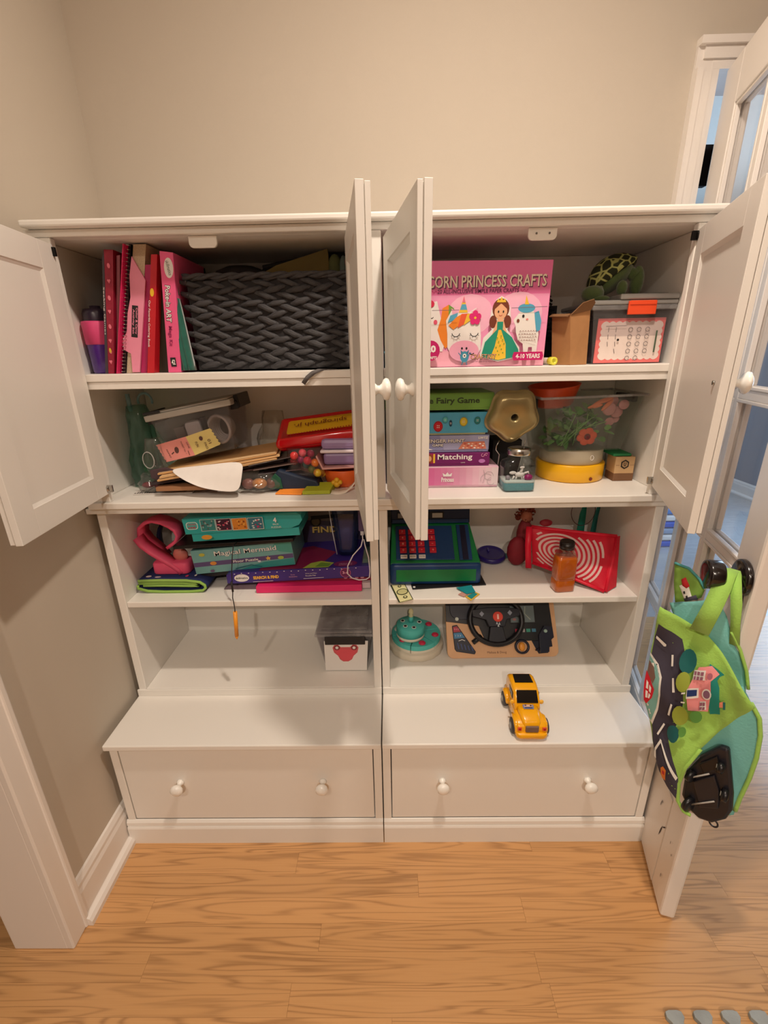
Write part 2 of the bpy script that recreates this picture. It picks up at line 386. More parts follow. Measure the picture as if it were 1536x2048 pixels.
for i in range(3):
    for j in range(5):
        x0 = S0 + i * cw; x1 = x0 + cw; z0, z1 = ZR[j], ZR[j + 1]
        if j > 0: z0 += .010
        if j < 4: z1 -= .010
        if i > 0: x0 += .008
        if i < 2: x1 -= .008
        pn = MB(TD).box(x0, x1, DT / 2 - .0015, DT / 2 + .0015, z0, z1).build('pane', GLASS, door)
        bd = MB(TD)
        for y0, y1 in ((.003, DT / 2 - .003), (DT / 2 + .003, DT - .003)):
            bd.box(x0, x1, y0, y1, z0, z0 + .007).box(x0, x1, y0, y1, z1 - .007, z1).box(x0, x0 + .007, y0, y1, z0 + .007, z1 - .007).box(x1 - .007, x1, y0, y1, z0 + .007, z1 - .007)
        b_ = bd.build('glazing_bead', TRIM, pn, .0015)
# chipped paint on the stile and bottom rail
cp = Print(TD @ Vector((0, 0, 0)), DD, (0, 0, 1), -DN, .0003)
CHIP = mat('bare_wood_chip', (58, 40, 32), 0.8)
for (x, z, w, h, a) in [(.022, .905, .004, .040, -12), (.030, .880, .003, .012, 5), (.10, .175, .005, .050, 14), (.085, .205, .004, .026, 40), (.13, .235, .003, .022, 10), (.125, .247, .009, .004, 10), (.018, .20, .004, .007, 0), (.040, .095, .003, .016, 0), (.035, .22, .0025, .012, 0)]:
    c, q = math.cos(math.radians(a)), math.sin(math.radians(a))
    sh = [(-.5, -.1), (-.15, -.5), (.3, -.2), (.5, .15), (.1, .5), (-.3, .3)]
    cp.poly([(x + (u * w * c - v * h * q), z + (u * w * q + v * h * c)) for u, v in sh], CHIP)
cp.build('paint_chips', door, 'dark chips where the white paint has come off')
KN = MB(TD)
kx, kz = 0.035, 0.946
kn = MB().lathe([(0, 0), (.034, 0), (.036, .003), (.035, .010), (.030, .013), (.013, .014), (.0115, .020), (.0115, .034), (.016, .038), (.0265, .040), (.0285, .043), (.0285, .062), (.027, .066), (.020, .068), (0, .0685)], TD @ Vector((kx, 0, kz)), -DN, 32)
kn.build('door_knob', mat('knob_black', (24, 17, 17), 0.22, noise=.1, coat=.5), door)
for zc in (1.83, 1.02, .25):
    hg = MB(TD).cyl((DW + .010, DT - .004, zc - .045), (DW + .010, DT - .004, zc + .045), .0065, n=12).box(DW - .001, DW + .012, .008, DT - .006, zc - .045, zc + .045)
    hg.build('hinge', DARKMETAL, door)
    MB().box(OX0 + .0003, OX0 + .030, YB + .004, YB + .022, zc - .047, zc + .047).build('hinge', DARKMETAL, door)

# ================================================================ THE CABINETS
HW = 0.749
KNOB = [(0, 0), (.011, 0), (.0095, .004), (.0065, .008), (.0065, .013), (.010, .018), (.0155, .021), (.0175, .026), (.0165, .031), (.011, .035), (.004, .0365), (0, .0368)]
KNOBM = mat('knob_white', (248, 246, 240), 0.22, noise=0, coat=.3)
for sgn, where in ((-1, 'left one by the side wall'), (1, 'right one by the glazed door')):
    a, b = (-HW, -.0015) if sgn < 0 else (.0015, HW)
    # ---- drawer base
    base = thing('drawer_base', ('white base cabinet with wide two-knob drawer and deep ledge, ' + where), 'cabinet', ((a + b) / 2, 0, 0), 'white wide-drawer base cabinets')
    def P(name, x0, x1, y0, y1, z0, z1, bev=.002, par=base, m=WHITE): return bx(name, x0, x1, y0, y1, z0, z1, m, par, bev)
    ox0 = a - (.004 if sgn < 0 else 0); ox1 = b + (.004 if sgn > 0 else 0)
    P('ledge_top', ox0, ox1, -.195, .325, .364, .381, .003)
    P('side_panel', a, a + .022, -.180, .325, .0, .364); P('side_panel', b - .022, b, -.180, .325, .0, .364)
    P('back_panel', a + .022, b - .022, .310, .322, .0, .364)
    P('bottom_panel', a + .022, b - .022, -.170, .310, .070, .088)
    pl = MB()
    prof = [(-.178, 0), (-.188, 0), (-.188, .058), (-.186, .064), (-.183, .066), (-.186, .070), (-.185, .080), (-.181, .087), (-.178, .088)]
    n = len(prof); x0, x1 = ox0 - 0, ox1 + 0
    pl.add([(x, y, z) for x in (x0, x1) for y, z in prof], [tuple(range(n)), tuple(n + i for i in range(n))[::-1]] + [(i, (i + 1) % n, n + (i + 1) % n, n + i) for i in range(n)])
    pl.build('plinth_moulding', WHITE, base)
    dr = P('drawer', a + .0245, b - .0245, -.1785, -.160, .0905, .3615, .0015)
    MB().box(a + .035, b - .035, -.160, .28, .10, .112).box(a + .035, a + .047, -.160, .28, .112, .30).box(b - .047, b - .035, -.160, .28, .112, .30).box(a + .047, b - .047, .268, .28, .112, .30).build('drawer_box', WHITE, base)
    for kx_ in ((-.571, -.168) if sgn < 0 else (.167, .571)):
        MB().lathe(KNOB, (kx_, -.1785, .232), (0, -1, 0), 24).build('knob', KNOBM, dr)
    # ---- open shelf unit
    hu = thing('open_shelf_unit', ('white open shelf unit standing on a drawer base, ' + where), 'shelf unit', ((a + b) / 2, 0, .381), 'white open hutches')
    P('side_panel', a, a + .0225, 0, .325, .381, .978, par=hu); P('side_panel', b - .0225, b, 0, .325, .381, .978, par=hu)
    P('bottom_shelf', a + .0225, b - .0225, .0012, .313, .381, .404, par=hu)
    P('middle_shelf', a + .0225, b - .0225, .003, .313, .6875, .7055, .0025, par=hu)
    P('front_rail', a - (.003 if sgn < 0 else 0), b + (.003 if sgn > 0 else 0), -.006, -.0002, .3812, .404, .0015, par=hu)
    P('back_panel', a + .0225, b - .0225, .313, .325, .381, .978, par=hu)

# ---- upper cabinet with four doors
uc = thing('wall_cabinet', 'wide white upper cabinet with four open panelled doors and one shelf', 'cabinet', (0, 0, .978))
def U(name, x0, x1, y0, y1, z0, z1, bev=.002, par=uc, m=WHITE): return bx(name, x0, x1, y0, y1, z0, z1, m, par, bev)
U('waist_moulding', -.768, .768, -.012, .325, .978, .9935, .003)
U('bottom_board', -.752, .752, -.022, .325, .994, 1.012, .0025)
for s in (-1, 1):
    x = s * .749; xi = s * .728
    U('side_panel', min(x, xi), max(x, xi), .002, .325, 1.012, 1.613)
    x = s * .749; xi = s * .694
    U('face_stile', min(x, xi), max(x, xi), -.014, .0018, 1.012, 1.613)
U('centre_stile', -.021, .021, -.014, .30, 1.012, 1.613)
U('back_panel', -.727, .727, .313, .325, 1.012, 1.613)
U('face_rail', -.749, .749, -.0145, .010, 1.6135, 1.628)
U('top_board', -.749, .749, .010, .325, 1.6135, 1.628)
U('top_slab', -.742, .742, -.034, .327, 1.6285, 1.6425, .004)
for a, b in ((-.7275, -.0215), (.0215, .7275)):
    U('inner_shelf', a, b, .0025, .312, 1.311, 1.329, .002)
    U('shelf_cleat', a, b, .006, .022, 1.2935, 1.3105, .001)
for xc, sc in ((-.368, 0), (.370, 1)):
    c = MB(); n = 14
    pts = [(xc - .031, 1.613), (xc - .031, 1.600)] + [(xc - .021 - .010 * math.cos(t * PI / 12), 1.599 - .010 * math.sin(t * PI / 12)) for t in range(1, 7)] + [(xc + .021 + .010 * math.sin(t * PI / 12), 1.599 - .010 * math.cos(t * PI / 12)) for t in range(0, 6)] + [(xc + .031, 1.600), (xc + .031, 1.613)]
    c.prism(pts, -.002, .004)
    co = c.build('magnetic_catch', KNOBM, uc, .0012)
    co['label'] = 'white rounded safety catch under the top rail'
    if sc:
        for dx in (-.014, .014): MB().cyl((xc + dx, -.0021, 1.602), (xc + dx, -.004, 1.602), .0022, n=10).build('screw', CHROME, co)
def cab_door(hx, ang, side, lbl, inner_knob=False):
    """door leaf; ang = direction of the leaf from the hinge, degrees towards +x from straight out; side=+1 when its outer face looks to +x"""
    D = Vector((math.sin(math.radians(ang)), -math.cos(math.radians(ang)), 0)); N = Vector((D.y, -D.x, 0)) * 1.0
    if N.x * side < 0: N = -N                       # N = outer face direction
    T = Matrix(((D.x, N.x, 0, hx), (D.y, N.y, 0, -.014), (0, 0, 1, 0), (0, 0, 0, 1)))
    W, z0, z1, t, fr = .342, 1.036, 1.600, .010, .055
    d = MB(T)
    ins = .006
    o = MB(T).box(ins, W - ins, .002, .004, z0 + ins, z1 - ins).build('door', WHITE, uc)
    o['label'] = lbl
    WLOC_D = o
    # frame with recessed panel on both faces; outer face carries a raised second layer with an edge step
    f = MB(T)
    for (y0, y1, g) in ((-.0075, .0055, 0.0), (.0070, .0155, .0015)):
        f.box(g, fr, y0, y1, z0 + g, z1 - g).box(W - fr, W - g, y0, y1, z0 + g, z1 - g).box(fr, W - fr, y0, y1, z0 + g, z0 + fr).box(fr, W - fr, y0, y1, z1 - fr, z1 - g)
    f.box(.004, W - .004, .0055, .0070, z0 + .004, z0 + fr).box(.004, W - .004, .0055, .0070, z1 - fr, z1 - .004).box(.004, fr, .0055, .0070, z0 + fr, z1 - fr).box(W - fr, W - .004, .0055, .0070, z0 + fr, z1 - fr)
    f.build('door_frame', WHITE, o, .0018)
    bv = MB(T)                                       # sloping bead round the inner panel
    for y0, y1 in ((-.0025, -.0065), (.0050, .0120)):
        q = [(fr, z0 + fr), (W - fr, z0 + fr), (W - fr, z1 - fr), (fr, z1 - fr)]; i_ = .007
        p = [(fr + i_, z0 + fr + i_), (W - fr - i_, z0 + fr + i_), (W - fr - i_, z1 - fr - i_), (fr + i_, z1 - fr - i_)]
        yo = y1; yi = y0
        vs = [(a_, yo, c_) for a_, c_ in q] + [(a_, yi, c_) for a_, c_ in p]
        bv.add(vs, [(k, (k + 1) % 4, 4 + (k + 1) % 4, 4 + k) for k in range(4)])
    bv.box(fr - .002, W - fr + .002, -.0026, .0051, z0 + fr - .002, z1 - fr + .002)
    bv.build('panel', WHITE, o)
    k = MB().lathe([(r * 1.08, h * .82) for r, h in KNOB], T @ Vector((W - .028, .0155, 1.305)), N, 24); k.build('knob', KNOBM, o)
    return T, o
T1, d1 = cab_door(-.700, 6.5, -1, 'far left door of the upper cabinet, swung out in front of the side wall')
T2, d2 = cab_door(-.050, 7.6, 1, 'door left of the centre stile, standing straight out')
T3, d3 = cab_door(.040, 9.0, -1, 'door right of the centre stile, standing straight out')
T4, d4 = cab_door(.704, -19.0, 1, 'far right door of the upper cabinet, in front of the glazed door')
for x, z, m, par in ((-.697, 1.585, DARKMETAL, d1), (-.690, 1.050, CHROME, d1), (.693, 1.588, DARKMETAL, d4), (.693, 1.050, CHROME, d4)):
    h = MB().box(x - .012, x + .012, -.020, -.0145, z - .009, z + .009).cyl((x, -.0205, z - .006), (x, -.0205, z + .006), .0035, n=10)
    h.build('hinge', m, par, .001)
MB().cyl(T4 @ Vector((.342 - .030, -.0075, 1.305)), T4 @ Vector((.342 - .030, -.0105, 1.305)), .004, n=12).build('knob_screw', CHROME, d4)

# ================================================================ THINGS ON THE UPPER SHELF, LEFT
Z1, Z2, Z3, Z4, ZL = 1.3295, 1.0125, 0.706, 0.4045, 0.3815
def slab_thing(name, label, cat, poly, y0, y1, m, group=None, bevel=.0015, back=None):
    """one solid standing thing: (x,z) outline pushed back from y0 to y1; returned as thing with its body"""
    zb = min(p[1] for p in poly); xc = sum(p[0] for p in poly) / len(poly)
    t = thing(name, label, cat, (xc, (y0 + y1) / 2, zb), group)
    b = MB().prism(poly, y0, y1, back=back).build('body', m, t, bevel)
    return t, b
PAGE = mat('page_edges', (214, 204, 184), 0.8, noise=.15, nscale=600)
INK = mat('ink_black', (26, 24, 26), .6, noise=0); PWHITE = mat('print_white', (240, 236, 232), .55, noise=0)
def book(name, label, cat, bl, br, tr, tl, cover, depth=.205, y0=.035, pages=True, group=None):
    """standing volume: spine (cover) towards us, boards and page block behind"""
    zb = Z1; bl = (bl[0], zb); br = (br[0], zb)
    t = thing(name, label, cat, ((bl[0] + br[0]) / 2, y0 + depth / 2, zb), group)
    wd = br[0] - bl[0]; c = min(.0014, wd * .16)
    MB().prism([bl, br, tr, tl], y0, y0 + .002).prism([bl, (bl[0] + c, zb), (tl[0] + c, tl[1]), tl], y0 + .002, y0 + depth).prism([(br[0] - c, zb), br, tr, (tr[0] - c, tr[1])], y0 + .002, y0 + depth).build('cover', cover, t)
    d = .003
    MB().prism([(bl[0] + c, zb + d), (br[0] - c, zb + d), (tr[0] - c, tr[1] - d), (tl[0] + c, tl[1] - d)], y0 + .002, y0 + depth - .004).build('pages', PAGE, t)
    return t
lean = lambda a, b, f: (a[0] + (b[0] - a[0]) * f, a[1] + (b[1] - a[1]) * f)

# cup beside the books
cx, cy = -.690, .090
t = thing('lidded_cup', 'purple plastic cup with wide pink band at far left of top shelf', 'cup', (cx, cy, Z1))
MB().lathe([(0, 0), (.030, 0), (.0325, .004), (.0345, .066), (.0345, .070)], (cx, cy, Z1), n=32).build('cup_body', mat('cup_purple', (84, 38, 140), .25, noise=.25, nscale=300, coat=.4), t)
MB().lathe([(.0345, .068), (.0365, .070), (.0375, .119), (.036, .122), (.030, .122)], (cx, cy, Z1), n=32).build('band', pm(232, 78, 134, .55), t)
MB().lathe([(.030, .120), (.031, .140), (.027, .150), (.012, .152), (.012, .158), (0, .158)], (cx, cy, Z1), n=28).build('lid', mat('smoke_lid', (48, 38, 54), .3), t)

B = [(-0.6627,1.3321),(-0.6578,1.332),(-0.6066,1.5978),(-0.6169,1.598)]
t = book('activity_book', 'thin dark activity book with pale spine lettering, leftmost of the standing books', 'book', (-.6655, 0), (-.6585, 0), (-.609, 1.597), (-.617, 1.580), pm(66, 58, 66))
p = yprint(.0348); p.text('Seeking Games', -.6360, 1.470, .105, .0042, PWHITE, rot=-100.5); p.build('spine_title', t)
t = book('activity_book', 'deep red book patterned with small hearts and rings, second from left', 'book', (-.6578, 0), (-.6440, 0), (-.588, 1.597), (-.6085, 1.598), pm(150, 20, 52, noise=.3, nscale=90))
p = yprint(.0348)
HP = pm(230, 120, 140, .6)
for i, f in enumerate([.10, .19, .28, .4, .52, .63, .76, .88]):
    c = lean((-.651, Z1), (-.598, 1.597), f)
    if i % 2: p.ell(c[0], c[1], .0035, .0055, HP, 10)
    else: p.poly([(c[0], c[1] - .005), (c[0] + .004, c[1] + .002), (c[0] + .002, c[1] + .005), (c[0], c[1] + .003), (c[0] - .002, c[1] + .005), (c[0] - .004, c[1] + .002)], HP)
p.ell(-.6405, 1.383, .003, .006, pm(220, 180, 60), 10); p.build('spine_pattern', t)
book('activity_book', 'dusty rose book with a striped grey spine, wedged beside the red patterned book', 'book', (-.6430, 0), (-.6350, 0), (-.580, 1.588), (-.5875, 1.587), pm(150, 84, 96), y0=.045)
t = thing('folder', 'very thin bright magenta folder standing between the books', 'folder', (-.632, .13, Z1))
MB().prism([(-.6343, Z1), (-.6318, Z1), (-.5575, 1.607), (-.5600, 1.607)], .028, .22).build('body', pm(214, 28, 96), t)
t = thing('spiral_notebook', 'black spiral-bound notebook with a wire comb along its spine', 'notebook', (-.624, .13, Z1))
MB().prism([(-.6308, Z1), (-.6222, Z1), (-.5515, 1.610), (-.5568, 1.610)], .048, .235).build('cover', pm(30, 24, 28), t)
wr = MB()
for i in range(34):
    f = (i + .5) / 34; c = lean((-.6262, Z1), (-.5545, 1.61), f)
    wr.tube([(c[0] + .0042 * math.cos(a), .043 + .007 * math.sin(a), c[1]) for a in [2 * PI * k / 8 for k in range(8)]], .0008, 4, closed=True)
o = wr.build('wire_comb', CHROME, t)
# pink workbook
t = thing('workbook', 'pale pink activity set with a black title plate on its spine', 'book', (-.60, .13, Z1))
MB().prism([(-.621, Z1), (-.587, Z1), (-.518, 1.610), (-.547, 1.610)], .05, .25).build('pages', mat('striped_pages', (196, 178, 150), .8, noise=.5, nscale=500), t)
PK = pm(238, 148, 176, .6)
MB().prism([(-.603, Z1 + .002), (-.5855, Z1 + .002), (-.531, 1.535), (-.5535, 1.585), (-.5665, 1.545), (-.5735, 1.50), (-.5875, 1.465), (-.598, 1.425), (-.612, 1.408), (-.614, 1.384), (-.598, 1.375)], .045, .0495).build('cover_flap', PK, t)
p = yprint(.0448); p.quad([(-.589, 1.413), (-.574, 1.411), (-.559, 1.481), (-.573, 1.483)], INK)
p.text('Color & Carry', -.5700, 1.447, .062, .0056, PK, rot=-102 - 0 + 0, bold=.02) if 0 else p.text('Color & Carry', -.5698, 1.448, .060, .0055, PK, rot=-102.5 + 0, bold=.02)
p.text('Activity Set', -.5770, 1.447, .056, .0055, PK, rot=-102.5, bold=.02)
p.build('title_plate', t)
book('picture_book', 'magenta paperback leaning against the pink activity set', 'book', (-.5850, 0), (-.5700, 0), (-.5130, 1.568), (-.5275, 1.568), pm(176, 26, 92), y0=.05)
t = book('coloring_book', 'bright red crayon coloring book with white spine title and yellow oval', 'book', (-.5615, 0), (-.5440, 0), (-.4890, 1.586), (-.5030, 1.586), pm(196, 22, 38), y0=.035)
p = yprint(.0348); p.ell(-.5155, 1.508, .0045, .009, pm(236, 190, 40), rot=-.2); p.text('Our Favorite Coloring Book', -.5355, 1.440, .105, .0058, PWHITE, rot=-101.5, bold=.01); p.build('spine_title', t)
book('picture_book', 'dark olive book in the shadow between red and pink boxes', 'book', (-.5430, 0), (-.5130, 0), (-.4850, 1.565), (-.4990, 1.565), pm(44, 46, 30), y0=.06)
t = thing('craft_box', 'tall pink poke-in art craft box with a white oval at its top', 'box', (-.49, .10, Z1))
MB().prism([(-.5070, Z1), (-.4755, Z1), (-.4500, 1.588), (-.4810, 1.592)], .03, .21).build('body', pm(238, 96, 146, .4), t, .0015)
p = yprint(.0299); p.ell(-.4655, 1.557, .0105, .021, PWHITE, rot=-.1); p.text('skillmatics', -.4655, 1.557, .030, .0075, INK, rot=-83)
p.text('Poke-in ART', -.4795, 1.482, .080, .0135, INK, rot=-97, bold=.06); p.text('Poke-in ART', -.4795, 1.482, .078, .0118, PWHITE, rot=-97, bold=.02)
p.text('Mega Kit', -.4870, 1.412, .045, .0105, pm(150, 30, 90), rot=-97, bold=.02)
p.rect(-.4960, -.4830, 1.343, 1.364, INK); p.text('42', -.4895, 1.3535, .009, .012, PWHITE, rot=0, bold=.03); p.build('spine_print', t)

# dark green velvet pouch squeezed beside the basket
vel = mat('green_velvet', (6, 92, 78), .75, noise=.35, nscale=60, sheen=.6)
t = thing('velvet_pouch', 'dark green velvet drawstring pouch hanging between pink box and basket', 'pouch', (-.463, .05, Z1))
mb = MB(); NU, NV = 13, 12; vs = []
for j in range(NV):
    f = j / (NV - 1); z = Z1 + .004 + f * .172; xl = -.484 + .000 * f - .010 * math.sin(f * 2.6) + f * .018; xr = -.446 - .014 * f
    for i in range(NU):
        g = i / (NU - 1); vs.append((xl + (xr - xl) * g, .040 - .006 * abs(math.sin(g * 9.4 + f * .9)) - .004 * math.sin(PI * g), z))
for j in range(NV):
    for i in range(NU): a = vs[j * NU + i]; vs.append((a[0], .058 + .004 * math.sin(i), a[2]))
q = NU * NV; fs = [(j * NU + i, j * NU + i + 1, (j + 1) * NU + i + 1, (j + 1) * NU + i) for j in range(NV - 1) for i in range(NU - 1)]
fs += [tuple(q + k for k in f[::-1]) for f in fs]
for i in range(NU - 1): fs += [(i, q + i, q + i + 1, i + 1), ((NV - 1) * NU + i, (NV - 1) * NU + i + 1, q + (NV - 1) * NU + i + 1, q + (NV - 1) * NU + i)]
for j in range(NV - 1): fs += [(j * NU, (j + 1) * NU, q + (j + 1) * NU, q + j * NU), (j * NU + NU - 1, q + j * NU + NU - 1, q + (j + 1) * NU + NU - 1, (j + 1) * NU + NU - 1)]
mb.add(vs, fs, None, True); mb.build('pouch_body', vel, t)
MB().tube([(-.463, .047, Z1 + .174), (-.459, .045, Z1 + .196), (-.462, .046, Z1 + .215)], [.006, .0025, .002], 8).build('drawstring', vel, t)

# ---- woven basket: chunky twisted strands laid in rows on a dark box
WK = mat('wicker_grey', (58, 57, 60), .55, noise=.6, nscale=130, bump=.9, bscale=1)
for n_ in WK.node_tree.nodes:                     # stretch the noise into fibres along each strand
    if n_.type == 'TEX_NOISE':
        mp_ = WK.node_tree.nodes.new('ShaderNodeMapping'); mp_.inputs['Scale'].default_value = (.12, 1, 1) if n_.inputs['Scale'].default_value > 10 else (60, 700, 700)
        src = n_.inputs['Vector'].links[0].from_socket; WK.node_tree.links.new(src, mp_.inputs[0]); WK.node_tree.links.new(mp_.outputs[0], n_.inputs['Vector'])
        if n_.inputs['Scale'].default_value > 10: n_.inputs['Scale'].default_value = 420
WKD = mat('wicker_shade', (38, 36, 38), .9, noise=.3)
bx0, bx1, by0, by1 = -.4430, -.0400, .050, .285; bz1 = 1.548
t = thing('woven_basket', 'large dark grey woven basket filling the upper left shelf', 'basket', ((bx0 + bx1) / 2, (by0 + by1) / 2, Z1))
lin_ = MB()
i_ = .004
lin_.box(bx0 + i_, bx1 - i_, by0 + i_, by0 + .010, Z1, bz1 - .006).box(bx0 + i_, bx1 - i_, by1 - .010, by1 - i_, Z1, bz1 - .006).box(bx0 + i_, bx0 + .010, by0 + .010, by1 - .010, Z1, bz1 - .006).box(bx1 - .010, bx1 - i_, by0 + .010, by1 - .010, Z1, bz1 - .006).box(bx0 + i_, bx1 - i_, by0 + i_, by1 - i_, Z1, Z1 + .004)
lin_.build('basket_wall', WKD, t)
def strand_mesh():
    mb = MB(); N = 9; L = .066; pts = []; rad = []
    for k in range(N):
        f = k / (N - 1); pts.append((L * (f - .5), -.0085 * math.sin(PI * f), .0035 * (.5 - f) * 1.0)); rad.append(.0022 + .0054 * math.sin(PI * min(1, f * 1.02)) ** .8)
    mb.tube(pts, rad, 8)
    # crimp: flatten in depth and ridge it
    mb.v = [Vector((v.x, v.y * .75, v.z * 1.0 + .0009 * math.sin(v.x * 260 + v.z * 500))) for v in mb.v]
    return mb
proto = strand_mesh().build('wicker_strand', WK, t); sm = proto.data
first = True
ROWS = 15; rh = (bz1 - .010 - Z1) / ROWS; rr = random.Random(5)
def put_strand(loc, rz, tilt, flip, s):
    global first
    o = proto if first else bpy.data.objects.new('wicker_strand', sm)
    if not first: COL.objects.link(o); o.parent = t
    first = False
    o.location = Vector(loc) - WLOC[t.name]; o.rotation_euler = (0, tilt, rz); o.scale = (s, 1, rr.uniform(.85, 1.12))
for r in range(ROWS):
    z = Z1 + rh * (r + .5)
    st = .0575
    x = bx0 + (.012 if r % 2 else .040)
    while x < bx1 - .005:
        put_strand((x + rr.uniform(-.004, .004), by0 + .0025, z + rr.uniform(-.0015, .0015)), 0, (.26 if r % 2 else -.26) + rr.uniform(-.10, .10), 0, rr.uniform(.92, 1.06)); x += st
    y = by0 + (.022 if r % 2 else .050)
    while y < by1 - .01:
        put_strand((bx0 + .0015, y, z), -PI / 2, (-.2 if r % 2 else .2), 0, .95); y += st
rim = MB()
for k in range(2):
    off = PI * k
    def rp(a0, a1, n):
        return [(a0[0] + (a1[0] - a0[0]) * i / n, a0[1] + (a1[1] - a0[1]) * i / n) for i in range(n)]
    path = rp((bx0, by0), (bx1, by0), 60) + rp((bx1, by0), (bx1, by1), 34) + rp((bx1, by1), (bx0, by1), 60) + rp((bx0, by1), (bx0, by0), 34)
    rim.tube([(x, y + .0035 * math.sin(i * .55 + off), bz1 - .007 + .0035 * math.cos(i * .55 + off)) for i, (x, y) in enumerate(path)], .0048, 7, closed=True)
rim.build('rim', WK, t)
# what sticks out of the basket
t2 = thing('card_folder', 'olive card folder poking out of the grey basket', 'folder', (-.19, .16, bz1))
MB().prism([(-.285, 1.500), (-.113, 1.500), (-.113, 1.600), (-.1150, 1.612), (-.245, 1.578), (-.2800, 1.562)], .15, .156).build('card', pm(150, 132, 76, .7), t2)
t2 = thing('portfolio', 'flat black portfolio standing behind the olive card in the basket', 'folder', (-.2, .19, bz1))
MB().prism([(-.285, 1.495), (-.050, 1.495), (-.052, 1.609), (-.13, 1.611), (-.29, 1.585)], .185, .195).build('body', pm(16, 15, 18, .6), t2, .002)
t2 = thing('stuffed_toy', 'pale green and pink soft toy half hidden at right end of basket', 'toy', (-.1, .15, bz1))
mb = MB().ball((-.098, .155, 1.575), .024, sc=(.7, .7, 1.1)).ball((-.076, .15, 1.570), .017, pm(140, 160, 160, .8), sc=(.6, .8, 1.6)).ball((-.062, .15, 1.578), .015, pm(176, 120, 112, .8)); mb.build('toy_body', pm(126, 134, 90, .85, noise=.2), t2)
t2 = thing('dark_pillow', 'dark grey bundled cloth lying in the basket behind its rim', 'cloth', (-.33, .17, bz1))
MB().ball((-.34, .165, 1.545), .05, sc=(1.6, 1.1, .75)).ball((-.26, .19, 1.55), .04, sc=(1.3, 1, .8)).build('cloth_body', pm(42, 38, 42, .9, noise=.3), t2)
t2 = thing('wooden_dowel', 'round wooden dowel end showing above the basket corner', 'dowel', (-.474, .10, 1.57))
MB().cyl((-.4735, .095, 1.574), (-.455, .27, 1.556), .0092, n=20).build('dowel_body', pm(190, 138, 72, .6), t2)
# webbing strap over the shelf edge
t2 = thing('webbing_strap', 'grey webbing strap end hanging over front edge of top shelf', 'strap', (-.14, 0, Z1))
MB().ribbon([(-.100, .045, Z1 + .0012), (-.118, .012, Z1 + .0015), (-.130, -.002, Z1 + .0005), (-.146, -.0045, Z1 - .006), (-.160, -.0055, Z1 - .016), (-.171, -.006, Z1 - .030)], [(.010, .003, 0), (.010, .004, 0), (.009, .003, -.005), (.007, .001, -.008), (.007, 0, -.007), (.008, 0, -.006)], .0014).build('strap_body', pm(96, 92, 92, .6, noise=.25, nscale=400), t2)
# the black tangle behind the books is left to the shadow; a dark green scarf end shows above the red book
t2 = thing('green_box', 'dark green box top showing between the standing books at the back', 'box', (-.53, .24, Z1))
MB().box(-.60, -.48, .26, .30, Z1, 1.60).build('body', pm(22, 66, 40, .7), t2, .001)

# ================================================================ UPPER SHELF, RIGHT
PINKB = mat('box_pink', (236, 120, 176), .38, noise=.03, nscale=8)
t = thing('craft_kit_box', 'large pink unicorn princess paper craft kit box', 'box', (.235, .10, Z1))
MB().prism([(.056, Z1), (.414, Z1), (.416, 1.560), (.056, 1.564)], .05, .145).build('body', PINKB, t, .001)
U1 = pm(246, 196, 214, .5); MAG = pm(196, 20, 104, .5); TEAL = pm(30, 148, 122, .5); BRN = pm(120, 56, 34, .5); YEL = pm(238, 196, 60, .5); ORG = pm(240, 138, 40, .5); BLU = pm(84, 170, 204, .5); SKIN = pm(238, 182, 140, .5); LPK = pm(240, 176, 202, .5); GRN = pm(110, 160, 60, .5); GREY = pm(120, 100, 110, .5)
p = yprint(.0499)
p.poly([(.058, 1.49), (.414, 1.49), (.4135, 1.36), (.058, 1.36)], pm(242, 158, 198, .45))
p.ell(.23, 1.447, .055, .045, pm(250, 190, 216, .45)); p.ell(.345, 1.45, .055, .045, pm(250, 190, 216, .45))
p.poly([(.058, Z1 + .001), (.4135, Z1 + .001), (.4135, 1.365), (.058, 1.368)], pm(244, 176, 196, .45))
p.text('UNICORN PRINCESS CRAFTS', .246, 1.5165, .320, .0265, pm(120, 60, 100), bold=.035)
p.text('UNICORN PRINCESS CRAFTS', .244, 1.5185, .320, .0255, pm(252, 238, 214), bold=.012)
p.text('20 ALL-INCLUSIVE SIMPLE PAPER CRAFTS', .246, 1.498, .190, .0085, pm(92, 34, 74), bold=.01)
p.line([(.138, 1.500), (.142, 1.495), (.147, 1.500), (.151, 1.495), (.155, 1.500)], .0012, MAG); p.line([(.345, 1.500), (.349, 1.495), (.354, 1.500), (.358, 1.495), (.362, 1.500)], .0012, MAG)
# left unicorn (seen from the side)
p.poly([(.058, 1.365), (.165, 1.366), (.176, 1.40), (.160, 1.44), (.150, 1.478), (.128, 1.474), (.105, 1.45), (.058, 1.44)], PWHITE)
p.poly([(.163, 1.462), (.178, 1.470), (.190, 1.450), (.190, 1.42), (.186, 1.385), (.172, 1.372), (.160, 1.392), (.152, 1.415), (.160, 1.44)], ORG)
p.poly([(.178, 1.470), (.190, 1.462), (.196, 1.44), (.194, 1.40), (.182, 1.372), (.180, 1.40), (.178, 1.43)], GRN)
p.ell(.147, 1.432, .0045, .0055, pm(232, 90, 120)); p.arc(.138, 1.445, .004, 200, 340, .0012, INK)
p.ell(.134, 1.472, .010, .008, pm(214, 40, 80))
